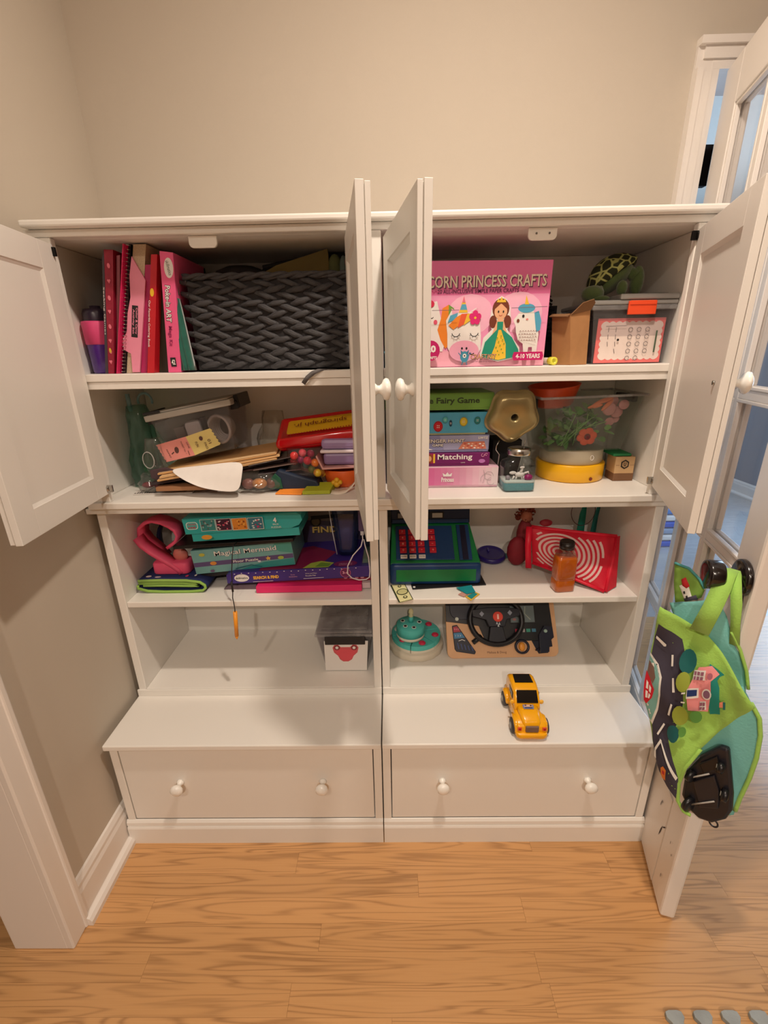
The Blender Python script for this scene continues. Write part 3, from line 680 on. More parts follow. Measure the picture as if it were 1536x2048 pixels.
# front unicorn head
p.poly([(.176, 1.405), (.172, 1.435), (.185, 1.458), (.198, 1.452), (.225, 1.452), (.243, 1.462), (.251, 1.445), (.257, 1.40), (.258, 1.37), (.246, 1.348), (.218, 1.338), (.190, 1.350), (.177, 1.375)], PWHITE)
p.poly([(.188, 1.444), (.184, 1.462), (.200, 1.453)], LPK); p.poly([(.232, 1.453), (.247, 1.462), (.248, 1.445)], LPK)
p.poly([(.202, 1.452), (.223, 1.452), (.213, 1.488)], YEL); p.poly([(.2045, 1.458), (.2215, 1.458), (.2180, 1.470), (.2085, 1.470)], BLU); p.poly([(.209, 1.474), (.2165, 1.474), (.213, 1.488)], pm(232, 120, 150))
p.poly([(.176, 1.430), (.182, 1.446), (.200, 1.452), (.196, 1.438)], BLU); p.poly([(.178, 1.424), (.196, 1.442), (.212, 1.450), (.204, 1.424), (.190, 1.415)], ORG); p.poly([(.200, 1.418), (.208, 1.449), (.226, 1.450), (.222, 1.430)], pm(232, 96, 56)); p.poly([(.214, 1.424), (.222, 1.449), (.234, 1.450), (.232, 1.436)], YEL)
for a in range(5): p.ell(.241 + .0085 * math.cos(a * 2 * PI / 5 + .3), 1.440 + .0095 * math.sin(a * 2 * PI / 5 + .3), .0065, .0072, pm(224, 40, 122), 12)
p.ell(.241, 1.440, .003, .003, YEL, 10)
p.ell(.217, 1.366, .036, .024, pm(240, 170, 196), 24); p.ell(.212, 1.372, .0024, .0030, INK, 10); p.ell(.223, 1.372, .0024, .0030, INK, 10); p.arc(.236, 1.364, .006, 200, 330, .0022, INK)
for ex in (.196, .240):
    p.arc(ex, 1.408, .0095, 190, 350, .0018, INK)
    for aa in (215, 250, 290, 325): p.line([(ex + .0095 * math.cos(math.radians(aa)), 1.408 + .0095 * math.sin(math.radians(aa))), (ex + .0135 * math.cos(math.radians(aa)), 1.408 + .0135 * math.sin(math.radians(aa)))], .0011, INK)
# princess
def rays(cx, cz, s):
    P_ = lambda x, z: (cx + x * s, cz + z * s)
    return P_
p.poly([(.300, 1.486), (.288, 1.478), (.278, 1.455), (.274, 1.425), (.281, 1.413), (.262, 1.395), (.255, 1.352), (.300, 1.340), (.352, 1.350), (.350, 1.372), (.335, 1.39), (.318, 1.413), (.326, 1.428), (.322, 1.460), (.313, 1.478)], PWHITE)
p.ell(.300, 1.458, .0200, .0225, BRN); p.ell(.283, 1.430, .009, .014, BRN); p.ell(.317, 1.430, .009, .014, BRN)
p.ell(.300, 1.452, .0150, .0170, SKIN); p.poly([(.286, 1.458), (.300, 1.470), (.314, 1.458), (.312, 1.468), (.300, 1.474), (.288, 1.468)], BRN)
p.poly([(.289, 1.472), (.292, 1.480), (.296, 1.476), (.300, 1.484), (.304, 1.476), (.308, 1.480), (.311, 1.472)], YEL)
p.ell(.2945, 1.452, .0018, .0026, INK, 8); p.ell(.3060, 1.452, .0018, .0026, INK, 8); p.arc(.300, 1.4465, .0035, 200, 340, .001, pm(190, 60, 60))
p.poly([(.294, 1.438), (.306, 1.438), (.318, 1.402), (.311, 1.400), (.300, 1.416), (.289, 1.400), (.282, 1.402)], SKIN)
p.poly([(.293, 1.430), (.307, 1.430), (.307, 1.408), (.293, 1.408)], TEAL)
p.poly([(.292, 1.412), (.308, 1.412), (.330, 1.395), (.347, 1.368), (.350, 1.352), (.300, 1.343), (.258, 1.352), (.266, 1.385)], TEAL)
p.poly([(.297, 1.412), (.303, 1.412), (.316, 1.380), (.318, 1.348), (.300, 1.344), (.280, 1.348), (.290, 1.375)], YEL)
for k in range(12): p.ell(.292 + (k * 7 % 17) * .0013, 1.352 + k * .0042, .0016, .0016, GRN, 6)
# llama / standing unicorn
p.poly([(.338, 1.405), (.336, 1.420), (.330, 1.432), (.336, 1.440), (.346, 1.452), (.376, 1.452), (.386, 1.430), (.392, 1.40), (.390, 1.352), (.380, 1.352), (.379, 1.372), (.370, 1.372), (.369, 1.352), (.360, 1.352), (.356, 1.380), (.344, 1.388)], PWHITE)
p.ell(.359, 1.458, .020, .010, BLU); p.poly([(.378, 1.448), (.388, 1.452), (.396, 1.43), (.395, 1.41), (.386, 1.405), (.382, 1.425)], BLU); p.poly([(.354, 1.466), (.364, 1.466), (.356, 1.486)], YEL)
p.ell(.3525, 1.441, .003, .0036, INK, 8); p.ell(.341, 1.431, .0035, .0042, BRN, 10); p.ell(.362, 1.434, .003, .002, pm(236, 130, 130), 8)
for i in range(7):
    for j in range(4):
        x = .346 + i * .006 + (j % 2) * .002; z = 1.386 + j * .0068; p.line([(x - .002, z), (x, z + .003), (x + .002, z)], .0011, BRN)
p.line([(.137, 1.4565), (.200, 1.4565)], .0012, GREY); p.line([(.322, 1.4585), (.405, 1.4600)], .0012, GREY)
p.ell(.136, 1.368, .021, .023, MAG); p.text('20', .1355, 1.372, .024, .0165, PWHITE, bold=.05); p.text('CRAFTS', .137, 1.352, .026, .0065, PWHITE, bold=.03)
p.text('CRAFTiKIT', .262, 1.352, .062, .0125, pm(60, 50, 70), bold=.05); p.text('CRAFTiKIT', .262, 1.3525, .061, .0110, pm(240, 176, 130), bold=.0); p.text('CREATIVITY FOR LITTLE MONSTERS', .262, 1.3415, .060, .0028, pm(90, 50, 70))
p.ell(.2165, 1.353, .0105, .0125, pm(70, 150, 180)); p.ell(.2165, 1.355, .0045, .005, PWHITE, 10); p.ell(.2165, 1.355, .0018, .002, INK, 8)
for sx in (-1, 1): p.line([(.2165 + sx * .009, 1.355), (.2165 + sx * .015, 1.362)], .002, pm(60, 130, 160)); p.line([(.2165 + sx * .004, 1.342), (.2165 + sx * .006, 1.334)], .002, pm(60, 130, 160)); p.poly([(.2165 + sx * .005, 1.364), (.2165 + sx * .009, 1.360), (.2165 + sx * .010, 1.369)], pm(60, 130, 160))
p.poly([(.334, 1.3425), (.402, 1.3425), (.405, 1.352), (.402, 1.3615), (.334, 1.3615), (.331, 1.352)], MAG); p.text('4-10 YEARS', .368, 1.352, .058, .0105, PWHITE, bold=.03)
p.build('cover_print', t)
# things at its left, seen between the middle doors
t = thing('blue_tub', 'small light blue tub seen between the two middle doors, top shelf', 'tub', (.037, .12, Z1))
MB().box(.024, .052, .08, .17, Z1, Z1 + .034).box(.0225, .0535, .0785, .1715, Z1 + .034, Z1 + .040).build('tub_body', pm(86, 160, 186, .4), t, .002)
t = thing('picture_book', 'dark red book standing behind the light blue tub between middle doors', 'book', (.037, .2, Z1))
MB().box(.026, .036, .175, .30, Z1, Z1 + .115).box(.0262, .0358, .1745, .175, Z1, Z1 + .115, PAGE).build('body', pm(116, 40, 34, .6), t, .0008)
# blue rounded box behind the kit
t = thing('plastic_case', 'steel blue rounded plastic case behind right edge of pink kit box', 'case', (.41, .17, Z1))
MB().box(.34, .439, .150, .205, Z1, 1.490).build('body', pm(30, 118, 160, .3), t, .014, 4) if 0 else MB().box(.34, .4385, .150, .205, Z1, 1.490).build('body', pm(30, 118, 160, .3), t, .012)
t = thing('mesh_bag', 'black knitted mesh bag lying behind cardboard box on the top shelf', 'bag', (.46, .24, Z1))
mb = MB(); rr2 = random.Random(9)
for k in range(15):
    z = Z1 + .07 + k * .0105; mb.tube([(.440 + i * .008 + rr2.uniform(-.001, .001), .235 - .012 * math.sin(i * 1.1 + k), z + .004 * math.sin(i * 1.3 + k * .5) - i * .002) for i in range(9 - k // 3)], .0034, 6)
mb.box(.440, .500, .24, .28, Z1, Z1 + .15); mb.build('mesh_body', pm(26, 24, 32, .8), t)
t = thing('highlighter_pen', 'yellow capped highlighter lying by the foot of the pink kit box', 'pen', (.43, .08, Z1))
a, b = Vector((.4385, .045, Z1 + .0095)), Vector((.4265, .130, Z1 + .0095)); d = (a - b).normalized()
MB().cyl(b, a - d * .020, .0080, n=20).build('barrel', pm(214, 210, 190, .3), t)
cpm = pm(226, 222, 70, .35); MB().lathe([(.0082, -.022), (.0095, -.020), (.0095, 0), (.0075, .0008), (.0045, .0008), (.0040, -.003), (0, -.003)], a, d, 20).build('cap', cpm, t)
# open cardboard box
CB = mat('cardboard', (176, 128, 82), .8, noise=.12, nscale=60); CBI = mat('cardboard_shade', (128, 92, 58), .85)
t = thing('cardboard_box', 'small open brown cardboard box between pink kit and clear bin', 'box', (.49, .12, Z1))
c0, c1, c2, c3 = (.447, .085), (.474, .034), (.521, .052), (.490, .110)
q = [(.436, .085), (.462, .034), (.514, .050), (.488, .110)]
h0 = [1.446, 1.442, 1.453, 1.450]
mb = MB()
base_ = [c0, c1, c2, c3]
for i in range(4):
    j = (i + 1) % 4; cen = Vector((.483, .07, 0)); th = .0025
    A_, B_ = Vector((*base_[i], Z1)), Vector((*base_[j], Z1)); C_, D_ = Vector((*q[j], h0[j])), Vector((*q[i], h0[i]))
    ins = [v + (Vector((cen.x, cen.y, v.z)) - v).normalized() * th for v in (A_, B_, C_, D_)]
    mb.add([A_, B_, C_, D_] + ins, [(0, 1, 2, 3), (7, 6, 5, 4), (3, 2, 6, 7), (0, 4, 5, 1)])
mb.build('box_wall', CB, t)
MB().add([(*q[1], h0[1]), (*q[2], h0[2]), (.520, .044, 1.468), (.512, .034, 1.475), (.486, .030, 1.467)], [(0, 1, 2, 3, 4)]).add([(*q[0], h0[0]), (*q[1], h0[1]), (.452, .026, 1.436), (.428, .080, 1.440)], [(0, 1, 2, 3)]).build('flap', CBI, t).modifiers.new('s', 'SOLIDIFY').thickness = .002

# clear latch bin with framed list
t = thing('latch_bin', 'clear storage bin with grey lid, orange latch and a framed paper', 'bin', (.63, .16, Z1))
def tray(mb, r0, r1, z0, z1, th=.002, m=None):
    """open tapering tray: r0 = bottom rect, r1 = top rect (x0,x1,y0,y1)"""
    o = [(r0[0], r0[2], z0), (r0[1], r0[2], z0), (r0[1], r0[3], z0), (r0[0], r0[3], z0), (r1[0], r1[2], z1), (r1[1], r1[2], z1), (r1[1], r1[3], z1), (r1[0], r1[3], z1)]
    i = [(r0[0] + th, r0[2] + th, z0 + th), (r0[1] - th, r0[2] + th, z0 + th), (r0[1] - th, r0[3] - th, z0 + th), (r0[0] + th, r0[3] - th, z0 + th), (r1[0] + th, r1[2] + th, z1), (r1[1] - th, r1[2] + th, z1), (r1[1] - th, r1[3] - th, z1), (r1[0] + th, r1[3] - th, z1)]
    fs = [(0, 3, 2, 1), (0, 1, 5, 4), (1, 2, 6, 5), (2, 3, 7, 6), (3, 0, 4, 7)]
    mb.add(o + i, fs + [tuple(8 + k for k in f[::-1]) for f in fs] + [(4, 5, 13, 12), (5, 6, 14, 13), (6, 7, 15, 14), (7, 4, 12, 15)], m)
    return mb
CLR2 = clear_mat('smoky_clear', (238, 236, 238), .045, .15)
tray(MB(), (.541, .714, .072, .262), (.527, .7235, .066, .270), Z1, 1.462).build('bin_body', CLR2, t, .003)
MB().box(.524, .7245, .062, .274, 1.452, 1.463).build('bin_rim', clear_mat('rim_clear', (230, 228, 230), .22, .2), t, .002)
MB().box(.523, .7250, .061, .275, 1.4635, 1.474).box(.586, .7250, .058, .270, 1.4745, 1.487).build('bin_lid', mat('grey_translucent', (150, 150, 148), .35), t, .003)
MB().box(.606, .672, .055, .0605, 1.441, 1.471).box(.608, .670, .053, .0555, 1.462, 1.4715).build('latch', pm(240, 80, 36, .35), t, .002)
MB().box(.5445, .7075, .0695, .0712, Z1 + .002, 1.434).build('paper_frame', pm(232, 118, 116, .6), t)
p = yprint(.0693)
sc_pts = []
X0, X1, Z0, Z1_ = .556, .700, Z1 + .012, 1.424
nx, nz = 9, 6
for i in range(nx):
    for a in range(4): sc_pts.append((X0 + (X1 - X0) * (i + a / 4) / nx, Z0 - .0035 * math.sin(PI * a / 4)))
for i in range(nz):
    for a in range(4): sc_pts.append((X1 + .0035 * math.sin(PI * a / 4), Z0 + (Z1_ - Z0) * (i + a / 4) / nz))
for i in range(nx):
    for a in range(4): sc_pts.append((X1 - (X1 - X0) * (i + a / 4) / nx, Z1_ + .0035 * math.sin(PI * a / 4)))
for i in range(nz):
    for a in range(4): sc_pts.append((X0 - .0035 * math.sin(PI * a / 4), Z1_ - (Z1_ - Z0) * (i + a / 4) / nz))
p.poly(sc_pts, pm(232, 216, 208, .6))
SG = pm(110, 100, 100, .6)
for i, (cx_, r0_) in enumerate([(.572, 3), (.590, 4), (.625, 5), (.645, 5), (.665, 4)]):
    for k in range(r0_):
        z = 1.408 - k * .0165
        if i in (2, 3, 4): p.arc(cx_, z, .005, 0, 340, .0013, SG, 9)
        else: p.line([(cx_, z + .006), (cx_ + .001 * k, z - .005)], .0013, SG)
p.line([(.563, 1.416), (.612, 1.417)], .0011, SG); p.ell(.596, 1.385, .003, .003, INK, 8); p.rect(.6855, .6895, 1.355, 1.405, pm(80, 100, 80)); p.build('handwritten_list', t)
t2 = thing('paper_stack', 'bundle of dark purple and grey papers inside the clear latch bin', 'papers', (.63, .17, Z1 + .003))
MB().box(.553, .712, .085, .25, Z1 + .004, Z1 + .050).build('papers_body', pm(100, 62, 84, .8, noise=.3, nscale=30), t2, .002)
MB().box(.560, .706, .09, .24, Z1 + .051, Z1 + .105).build('papers_top', pm(74, 66, 72, .8), t2, .002)
t2 = thing('notebook', 'thin dark notebook lying flat on lid of clear latch bin', 'notebook', (.66, .2, 1.4872))
MB().box(.612, .720, .10, .25, 1.4872, 1.492).build('body', pm(46, 42, 44, .6), t2, .001)
# plush turtle
TG = mat('plush_green', (78, 98, 52), .95, noise=.2, nscale=120, bump=.5, bscale=500, sheen=.5)
t = thing('turtle_plush', 'green plush sea turtle with dark patterned shell on clear bin lid', 'plush toy', (.60, .15, 1.4745))
shell_m = bpy.data.materials.new('turtle_shell'); shell_m.use_nodes = True
nt = shell_m.node_tree; bs = nt.nodes['Principled BSDF']; bs.inputs['Roughness'].default_value = .95
tc = nt.nodes.new('ShaderNodeTexCoord'); vo = nt.nodes.new('ShaderNodeTexVoronoi'); vo.feature = 'DISTANCE_TO_EDGE'; vo.inputs['Scale'].default_value = 40; nt.links.new(tc.outputs['Object'], vo.inputs['Vector'])
crp = nt.nodes.new('ShaderNodeValToRGB'); crp.color_ramp.elements[0].position = .055; crp.color_ramp.elements[0].color = rgb(178, 184, 112); crp.color_ramp.elements[1].position = .10; crp.color_ramp.elements[1].color = rgb(38, 44, 22)
nt.links.new(vo.outputs['Distance'], crp.inputs[0]); nt.links.new(crp.outputs[0], bs.inputs['Base Color'])
RT = Matrix.Translation((.600, .150, 1.532)) @ Matrix.Rotation(-.62, 4, 'Y') @ Matrix.Rotation(-.35, 4, 'X')
mb = MB(RT); vs = []; N = 22
prof = [(0, .052), (.018, .050), (.034, .042), (.047, .030), (.057, .014), (.062, .002), (.060, -.004), (.05, -.006)]
for r0, h in prof:
    for i in range(N):
        a = 2 * PI * i / N; k = 1 + .05 * math.sin(a * 7) * (r0 / .06); vs.append((r0 * 1.08 * math.cos(a) * k, r0 * .86 * math.sin(a) * k, h))
mb.add(vs, [(j * N + i, j * N + (i + 1) % N, (j + 1) * N + (i + 1) % N, (j + 1) * N + i) for j in range(len(prof) - 1) for i in range(N)], None, True); mb.build('shell', shell_m, t)
mb = MB(RT).ball((0, 0, -.008), .052, sc=(1.0, .8, .36)); mb.build('belly', TG, t)
MB().ball((.542, .118, 1.494), .024, sc=(1.15, .95, .8)).tube([(.560, .128, 1.502), (.548, .122, 1.497)], [.016, .017], 10).build('head', TG, t)
MB().ball((.652, .128, 1.522), .026, sc=(.62, .55, 1.35)).tube([(.632, .135, 1.545), (.648, .128, 1.533)], [.012, .016], 8).build('flipper', TG, t)
MB().ball((.608, .108, 1.505), .016, sc=(.8, .8, 1.1)).build('flipper', TG, t)
MB().ball((.570, .175, 1.490), .018, sc=(.9, 1.2, .8)).build('flipper', TG, t)
MB().ball((.560, .104, 1.482), .012, sc=(1.7, .9, .55)).build('flipper', TG, t)

# ================================================================ LOWER SHELF OF THE UPPER CABINET, LEFT
t = thing('plastic_bag', 'green tinted clear plastic bag in the left corner of the second shelf', 'bag', (-.685, .16, Z2))
GB = clear_mat('green_film', (196, 226, 214), .10, .18, (150, 190, 176)); FILM = clear_mat('clear_film', (242, 242, 240), .05, .10)
def crumple(mb, cx, cy, z0, rx, ry, h, seed, n=22, rows=10, m=None, top=.25, amp=.16):
    r3 = random.Random(seed); vs = []; ph = [r3.uniform(0, 6) for _ in range(8)]
    for j in range(rows):
        f = j / (rows - 1); s_ = (1 - (f ** 1.6) * (1 - top)) * (1 if j else .82)
        for i in range(n):
            a = 2 * PI * i / n; k = 1 + amp * math.sin(a * 5 + ph[0] + f * 5) + amp * .6 * math.sin(a * 9 + ph[1] - f * 8) + amp * .4 * math.sin(f * 20 + a * 3 + ph[2])
            vs.append((cx + rx * s_ * k * math.cos(a), cy + ry * s_ * k * math.sin(a), z0 + h * f))
    fs = [(j * n + i, j * n + (i + 1) % n, (j + 1) * n + (i + 1) % n, (j + 1) * n + i) for j in range(rows - 1) for i in range(n)] + [tuple(range(n))[::-1], tuple((rows - 1) * n + i for i in range(n))]
    return mb.add(vs, fs, m, True)
crumple(MB(), -.676, .165, Z2 + .002, .040, .052, .225, 3, top=.55).build('bag_film', GB, t)
MB().ball((-.690, .20, Z2 + .055), .022, sc=(.9, 1, 1.2)).ball((-.672, .17, Z2 + .04), .02).build('bag_contents', pm(86, 128, 96, .8, noise=.3, nscale=60), t)
MB().tube([(-.652 + .020 * math.cos(a), .17, 1.250 + .022 * math.sin(a)) for a in [PI * 1.1 - k * PI * 1.2 / 9 for k in range(10)]], .0035, 6).tube([(-.688, .15, 1.272), (-.686, .15, 1.225)], .006, 8).build('handle', pm(120, 160, 170, .3), t)

# stack of manila envelopes, tilted
MAN = mat('manila', (214, 168, 112), .75, noise=.05, nscale=40)
ET = Matrix.Translation((-.44, .135, Z2 + .062)) @ Matrix.Rotation(-.135, 4, 'Y') @ Matrix.Rotation(.02, 4, 'X') @ Matrix.Rotation(.13, 4, 'Z')
for i, (dx, dy, rz, dz, lb, mm) in enumerate([(0, 0, 0, .000, 'lowest manila envelope under the tilted clear bin', MAN), (.006, .004, .03, .0075, 'middle manila envelope of the tilted stack', pm(226, 184, 130, .75)), (.003, .010, -.02, .0150, 'topmost manila envelope, directly under the clear bin', MAN)]):
    t = thing('manila_envelope', lb, 'envelope', (-.44, .14, Z2 + .055 + dz), 'manila envelopes under the bin')
    T = ET @ Matrix.Translation((dx, dy, dz)) @ Matrix.Rotation(rz, 4, 'Z')
    MB(T).box(-.160, .160, -.085, .095, 0, .0052).build('envelope_body', mm, t, .0018)
    MB(T).box(-.157, .157, -.0853, -.060, .0053, .0059).build('flap', pm(232, 196, 146, .7), t)
t = thing('dark_folder', 'dark brown folder wedged under the manila envelopes', 'folder', (-.44, .12, Z2 + .045))
MB(ET).box(-.185, .175, -.070, .10, -.010, -.003).build('body', pm(54, 40, 44, .6), t, .001)
MB(ET @ Matrix.Translation((.03, .01, -.017))).box(-.05, .175, -.085, .08, 0, .004).build('inner_sheet', pm(92, 66, 62, .6), t, .001)
# white sheet
t = thing('paper_sheet', 'crisp white paper sheet drooping over the shelf under the envelopes', 'paper', (-.42, .06, Z2 + .03))
mb = MB(); pts = []
G = [[(-.560, .045, 1.0850), (-.490, .040, 1.092), (-.420, .036, 1.100), (-.345, .033, 1.108)], [(-.535, .028, 1.072), (-.480, .022, 1.066), (-.415, .018, 1.074), (-.348, .017, 1.082)], [(-.505, .016, 1.058), (-.466, .012, 1.050), (-.410, .010, 1.050), (-.352, .008, 1.056)], [(-.480, .008, 1.050), (-.455, .004, 1.040), (-.405, .002, 1.031), (-.360, .000, 1.028)]]
mb.add([v for r in G for v in r], [(j * 4 + i, j * 4 + i + 1, (j + 1) * 4 + i + 1, (j + 1) * 4 + i) for j in range(3) for i in range(3)], None, True)
o = mb.build('sheet', pm(244, 240, 236, .7), t, fix=False); md = o.modifiers.new('s', 'SOLIDIFY'); md.thickness = .0006; md = o.modifiers.new('u', 'SUBSURF'); md.levels = 2; md.render_levels = 2; md.boundary_smooth = 'PRESERVE_CORNERS'
t = thing('brown_board', 'flat brown card piece lying under the drooping white sheet', 'card', (-.53, .08, Z2 + .012))
MB(Matrix.Translation((-.52, .085, Z2 + .0125)) @ Matrix.Rotation(.06, 4, 'Z') @ Matrix.Rotation(-.05, 4, 'X')).box(-.075, .080, -.055, .06, 0, .011).build('body', pm(158, 112, 76, .75), t, .001)
t = thing('frame_card', 'white card frame with black and white patterned corner on the left floor', 'card', (-.58, .07, Z2))
T = Matrix.Translation((-.585, .085, Z2 + .0008)) @ Matrix.Rotation(.05, 4, 'Z')
MB(T).box(-.085, .075, -.035, .05, 0, .0022).build('card_body', pm(226, 220, 214, .6), t)
p = Print(T @ Vector((0, 0, .0022)), T.to_3x3() @ Vector((1, 0, 0)), T.to_3x3() @ Vector((0, 1, 0)), (0, 0, 1))
p.rect(-.060, .055, -.024, .04, pm(150, 140, 138, .6)); p.rect(-.052, .045, -.018, .034, pm(216, 206, 198, .6))
for k in range(9): p.rect(-.082 + k * .0065, -.079 + k * .0065, -.033, -.0262 + (k % 3) * .004, INK)
p.build('card_pattern', t)
t = thing('clear_pouch', 'small clear pouch with dark red trinkets beside the green bag', 'pouch', (-.635, .09, Z2))
mb = MB(); crumple(mb, -.622, .075, Z2 + .006, .036, .030, .050, 8, top=.6, rows=6); mb.build('pouch_film', FILM, t)
MB().ball((-.634, .07, Z2 + .022), .012, sc=(1.4, 1, .7)).ball((-.610, .075, Z2 + .020), .010).build('trinkets', pm(120, 40, 48, .5, noise=.5, nscale=200), t)
t = thing('dark_cloth', 'dark purple grey cloth piece tucked behind the clear pouch', 'cloth', (-.585, .13, Z2 + .04))
MB().prism([(-.612, 1.058), (-.575, 1.043), (-.535, 1.064), (-.520, 1.072), (-.570, 1.086), (-.612, 1.080)], .05, .060).build('cloth_body', pm(74, 56, 62, .8), t, .002)
t = thing('clear_hoop_bag', 'clear zip bag with round ring beside the tilted bin corner', 'bag', (-.6, .14, Z2 + .06))
MB().tube([(-.608 + .015 * math.cos(a), .048, 1.108 + .022 * math.sin(a)) for a in [2 * PI * k / 16 for k in range(16)]], .0014, 6, closed=True).build('ring', clear_mat('ring_clear', (230, 230, 230), .4, .1), t)
mb = MB(); crumple(mb, -.607, .085, 1.070, .028, .022, .09, 21, top=.7, rows=7); mb.build('film', FILM, t)

# tilted clear bin with lid and latches
BT = Matrix.Translation((-.483, .175, 1.103)) @ Matrix.Rotation(-.175, 4, 'Y') @ Matrix.Rotation(.02, 4, 'X')
t = thing('lidded_bin', 'clear plastic bin tilted on envelopes, grey lid and black latches', 'bin', (-.48, .18, 1.10))
def T_tray(T, r0, r1, z0, z1, th=.002):
    mb = MB(); tray(mb, r0, r1, z0, z1, th); mb.v = [T @ v for v in mb.v]; return mb
T_tray(BT, (-.082, .088, -.06, .065), (-.108, .112, -.075, .08), .004, .122).build('bin_body', CLR2, t, .002)
MB(BT).box(-.118, .122, -.082, .088, .122, .138).box(-.112, .116, -.077, .083, .138, .143).build('lid', mat('lid_haze', (176, 172, 164), .4), t, .003)
MB(BT).box(.122, .134, -.05, .05, .110, .145).box(.108, .130, -.053, -.045, .108, .130).build('latch', BLACK, t, .002)
MB(BT).box(-.129, -.117, -.05, .05, .112, .146).box(-.117, -.070, -.083, -.080, .140, .147).build('latch', BLACK, t, .002)
t2 = thing('charger_plug', 'white rounded power adapter inside the tilted clear bin', 'adapter', (-.5, .18, 1.13))
MB(BT).box(-.040, .010, -.045, .03, .008, .100).build('plug_body', pm(236, 232, 226, .35), t2, .012)
MB(BT).box(-.072, -.042, -.04, .02, .010, .090).build('plug_side', pm(120, 110, 98, .5), t2, .003)
t2 = thing('cable_coil', 'coiled white cable beside the adapter in the tilted clear bin', 'cable', (-.43, .18, 1.13))
mb = MB()
for k in range(7): mb.tube([(v.x, v.y, v.z) for v in [BT @ Vector((.050 + (.030 - k * .0012) * math.cos(a), -.03 + k * .010, .062 + (.038 - k * .0015) * math.sin(a))) for a in [2 * PI * i / 20 for i in range(20)]]], .0042, 6, closed=True)
mb.build('coil', pm(232, 226, 218, .5), t2)
MB(BT).box(.012, .024, -.048, -.03, .02, .105).build('cable_tie', pm(60, 56, 56, .5), t2, .002)
# raffle tickets on the front of the bin
t2 = thing('ticket_strip', 'pink and yellow paper tickets stuck on front of tilted clear bin', 'ticket', (-.5, .1, 1.14))
q = [(-.600, 1.141), (-.515, 1.163), (-.497, 1.112), (-.580, 1.094)]; q2 = [(-.515, 1.163), (-.447, 1.184), (-.425, 1.140), (-.497, 1.112)]
def jag(a, b, n=5, d=.003):
    o = []
    for i in range(n * 2): f = i / (n * 2); o.append((a[0] + (b[0] - a[0]) * f + (d if i % 2 else 0), a[1] + (b[1] - a[1]) * f))
    return o
MB().prism(q[:3] + jag(q[3], q[0]), .0835, .0845).build('pink_ticket', pm(232, 150, 142, .7), t2)
MB().prism([q2[0], q2[1]] + jag(q2[1], q2[2], 5, .004) + [q2[2], q2[3]], .0836, .0844).build('yellow_ticket', pm(226, 208, 132, .7), t2)
p = yprint(.0834); TI = pm(96, 64, 58, .7)
p.ell(-.545, 1.127, .006, .009, TI); p.line([(-.553, 1.122), (-.560, 1.116)], .003, TI); p.text('ADMIT', -.568, 1.118, .026, .004, TI, rot=-72); p.text('TICKET No. 1', -.525, 1.134, .036, .004, TI, rot=-72); p.text('ONE', -.512, 1.140, .018, .004, TI, rot=-72)
p.line([(-.514, 1.125), (-.511, 1.113)], .0015, TI); p.ell(-.474, 1.158, .005, .006, TI); p.text('01', -.452, 1.150, .012, .008, TI, rot=-72); p.text('FUN', -.487, 1.142, .014, .007, TI, rot=-72); p.text('PASS', -.462, 1.138, .018, .006, TI, rot=-72)
p.build('ticket_print', t2)

# clear bag with brown trinkets, right of white sheet
t = thing('zip_bag', 'clear zip bag with brown shiny trinkets beside the white sheet', 'bag', (-.33, .08, Z2))
mb = MB(); crumple(mb, -.325, .085, Z2 + .008, .070, .060, .045, 12, top=.75, rows=6, amp=.08); mb.build('bag_film', FILM, t)
MB().ball((-.350, .05, Z2 + .026), .015, sc=(1.2, .8, 1)).ball((-.318, .045, Z2 + .028), .016, pm(190, 130, 80, .3), sc=(1.3, .8, .9)).ball((-.29, .06, Z2 + .024), .015, pm(110, 66, 54, .3)).build('trinkets', pm(140, 90, 84, .3, noise=.4, nscale=150), t)
t = thing('dark_sheet_stack', 'dark glossy sheets lying between envelopes and candy net', 'papers', (-.29, .12, Z2 + .05))
for k in range(3): MB(Matrix.Translation((-.300 + k * .012, .13, Z2 + .080 - k * .014)) @ Matrix.Rotation(-.16 + k * .05, 4, 'Y') @ Matrix.Rotation(.2, 4, 'Z')).box(-.060, .055, -.07, .06, 0, .003).build('sheet', [pm(50, 38, 36, .3), pm(96, 74, 66, .3), pm(60, 46, 48, .3)][k], t, .001)
t = thing('folded_tarp', 'dark blue and green folded cloth behind the sticky notes', 'cloth', (-.24, .12, Z2))
MB().prism([(-.300, Z2 + .004), (-.285, 1.055), (-.268, 1.075), (-.225, 1.060), (-.165, 1.042), (-.155, Z2 + .004)], .055, .12).build('cloth_body', pm(26, 42, 66, .6, noise=.3), t, .005)
MB().prism([(-.296, Z2 + .010), (-.290, 1.050), (-.276, 1.066), (-.262, 1.052), (-.258, Z2 + .010)], .051, .0545).build('green_corner', pm(20, 84, 60, .6), t, .002)
# net of candies
t = thing('candy_bag', 'clear bag of round colourful candies under the red tin', 'candy', (-.20, .10, 1.05))
mb = MB(); crumple(mb, -.198, .095, 1.045, .052, .035, .080, 31, top=.9, rows=7, amp=.06); mb.build('bag_film', clear_mat('pink_film', (244, 214, 216), .04, .08), t)
cols = [(214, 60, 60), (230, 96, 120), (196, 40, 110), (232, 196, 60), (120, 170, 70), (70, 140, 130), (230, 130, 60), (180, 50, 60), (226, 210, 80), (210, 60, 90), (150, 60, 120)]
pos = [(-.225, 1.108), (-.205, 1.112), (-.186, 1.106), (-.165, 1.060), (-.182, 1.066), (-.200, 1.076), (-.170, 1.088), (-.230, 1.090), (-.158, 1.050), (-.190, 1.094), (-.212, 1.094)]
for i, (x, z) in enumerate(pos):
    MB().ball((x, .075 + .016 * (i % 3), z), .0115).build('candy_ball', pm(*cols[i], .25), t)
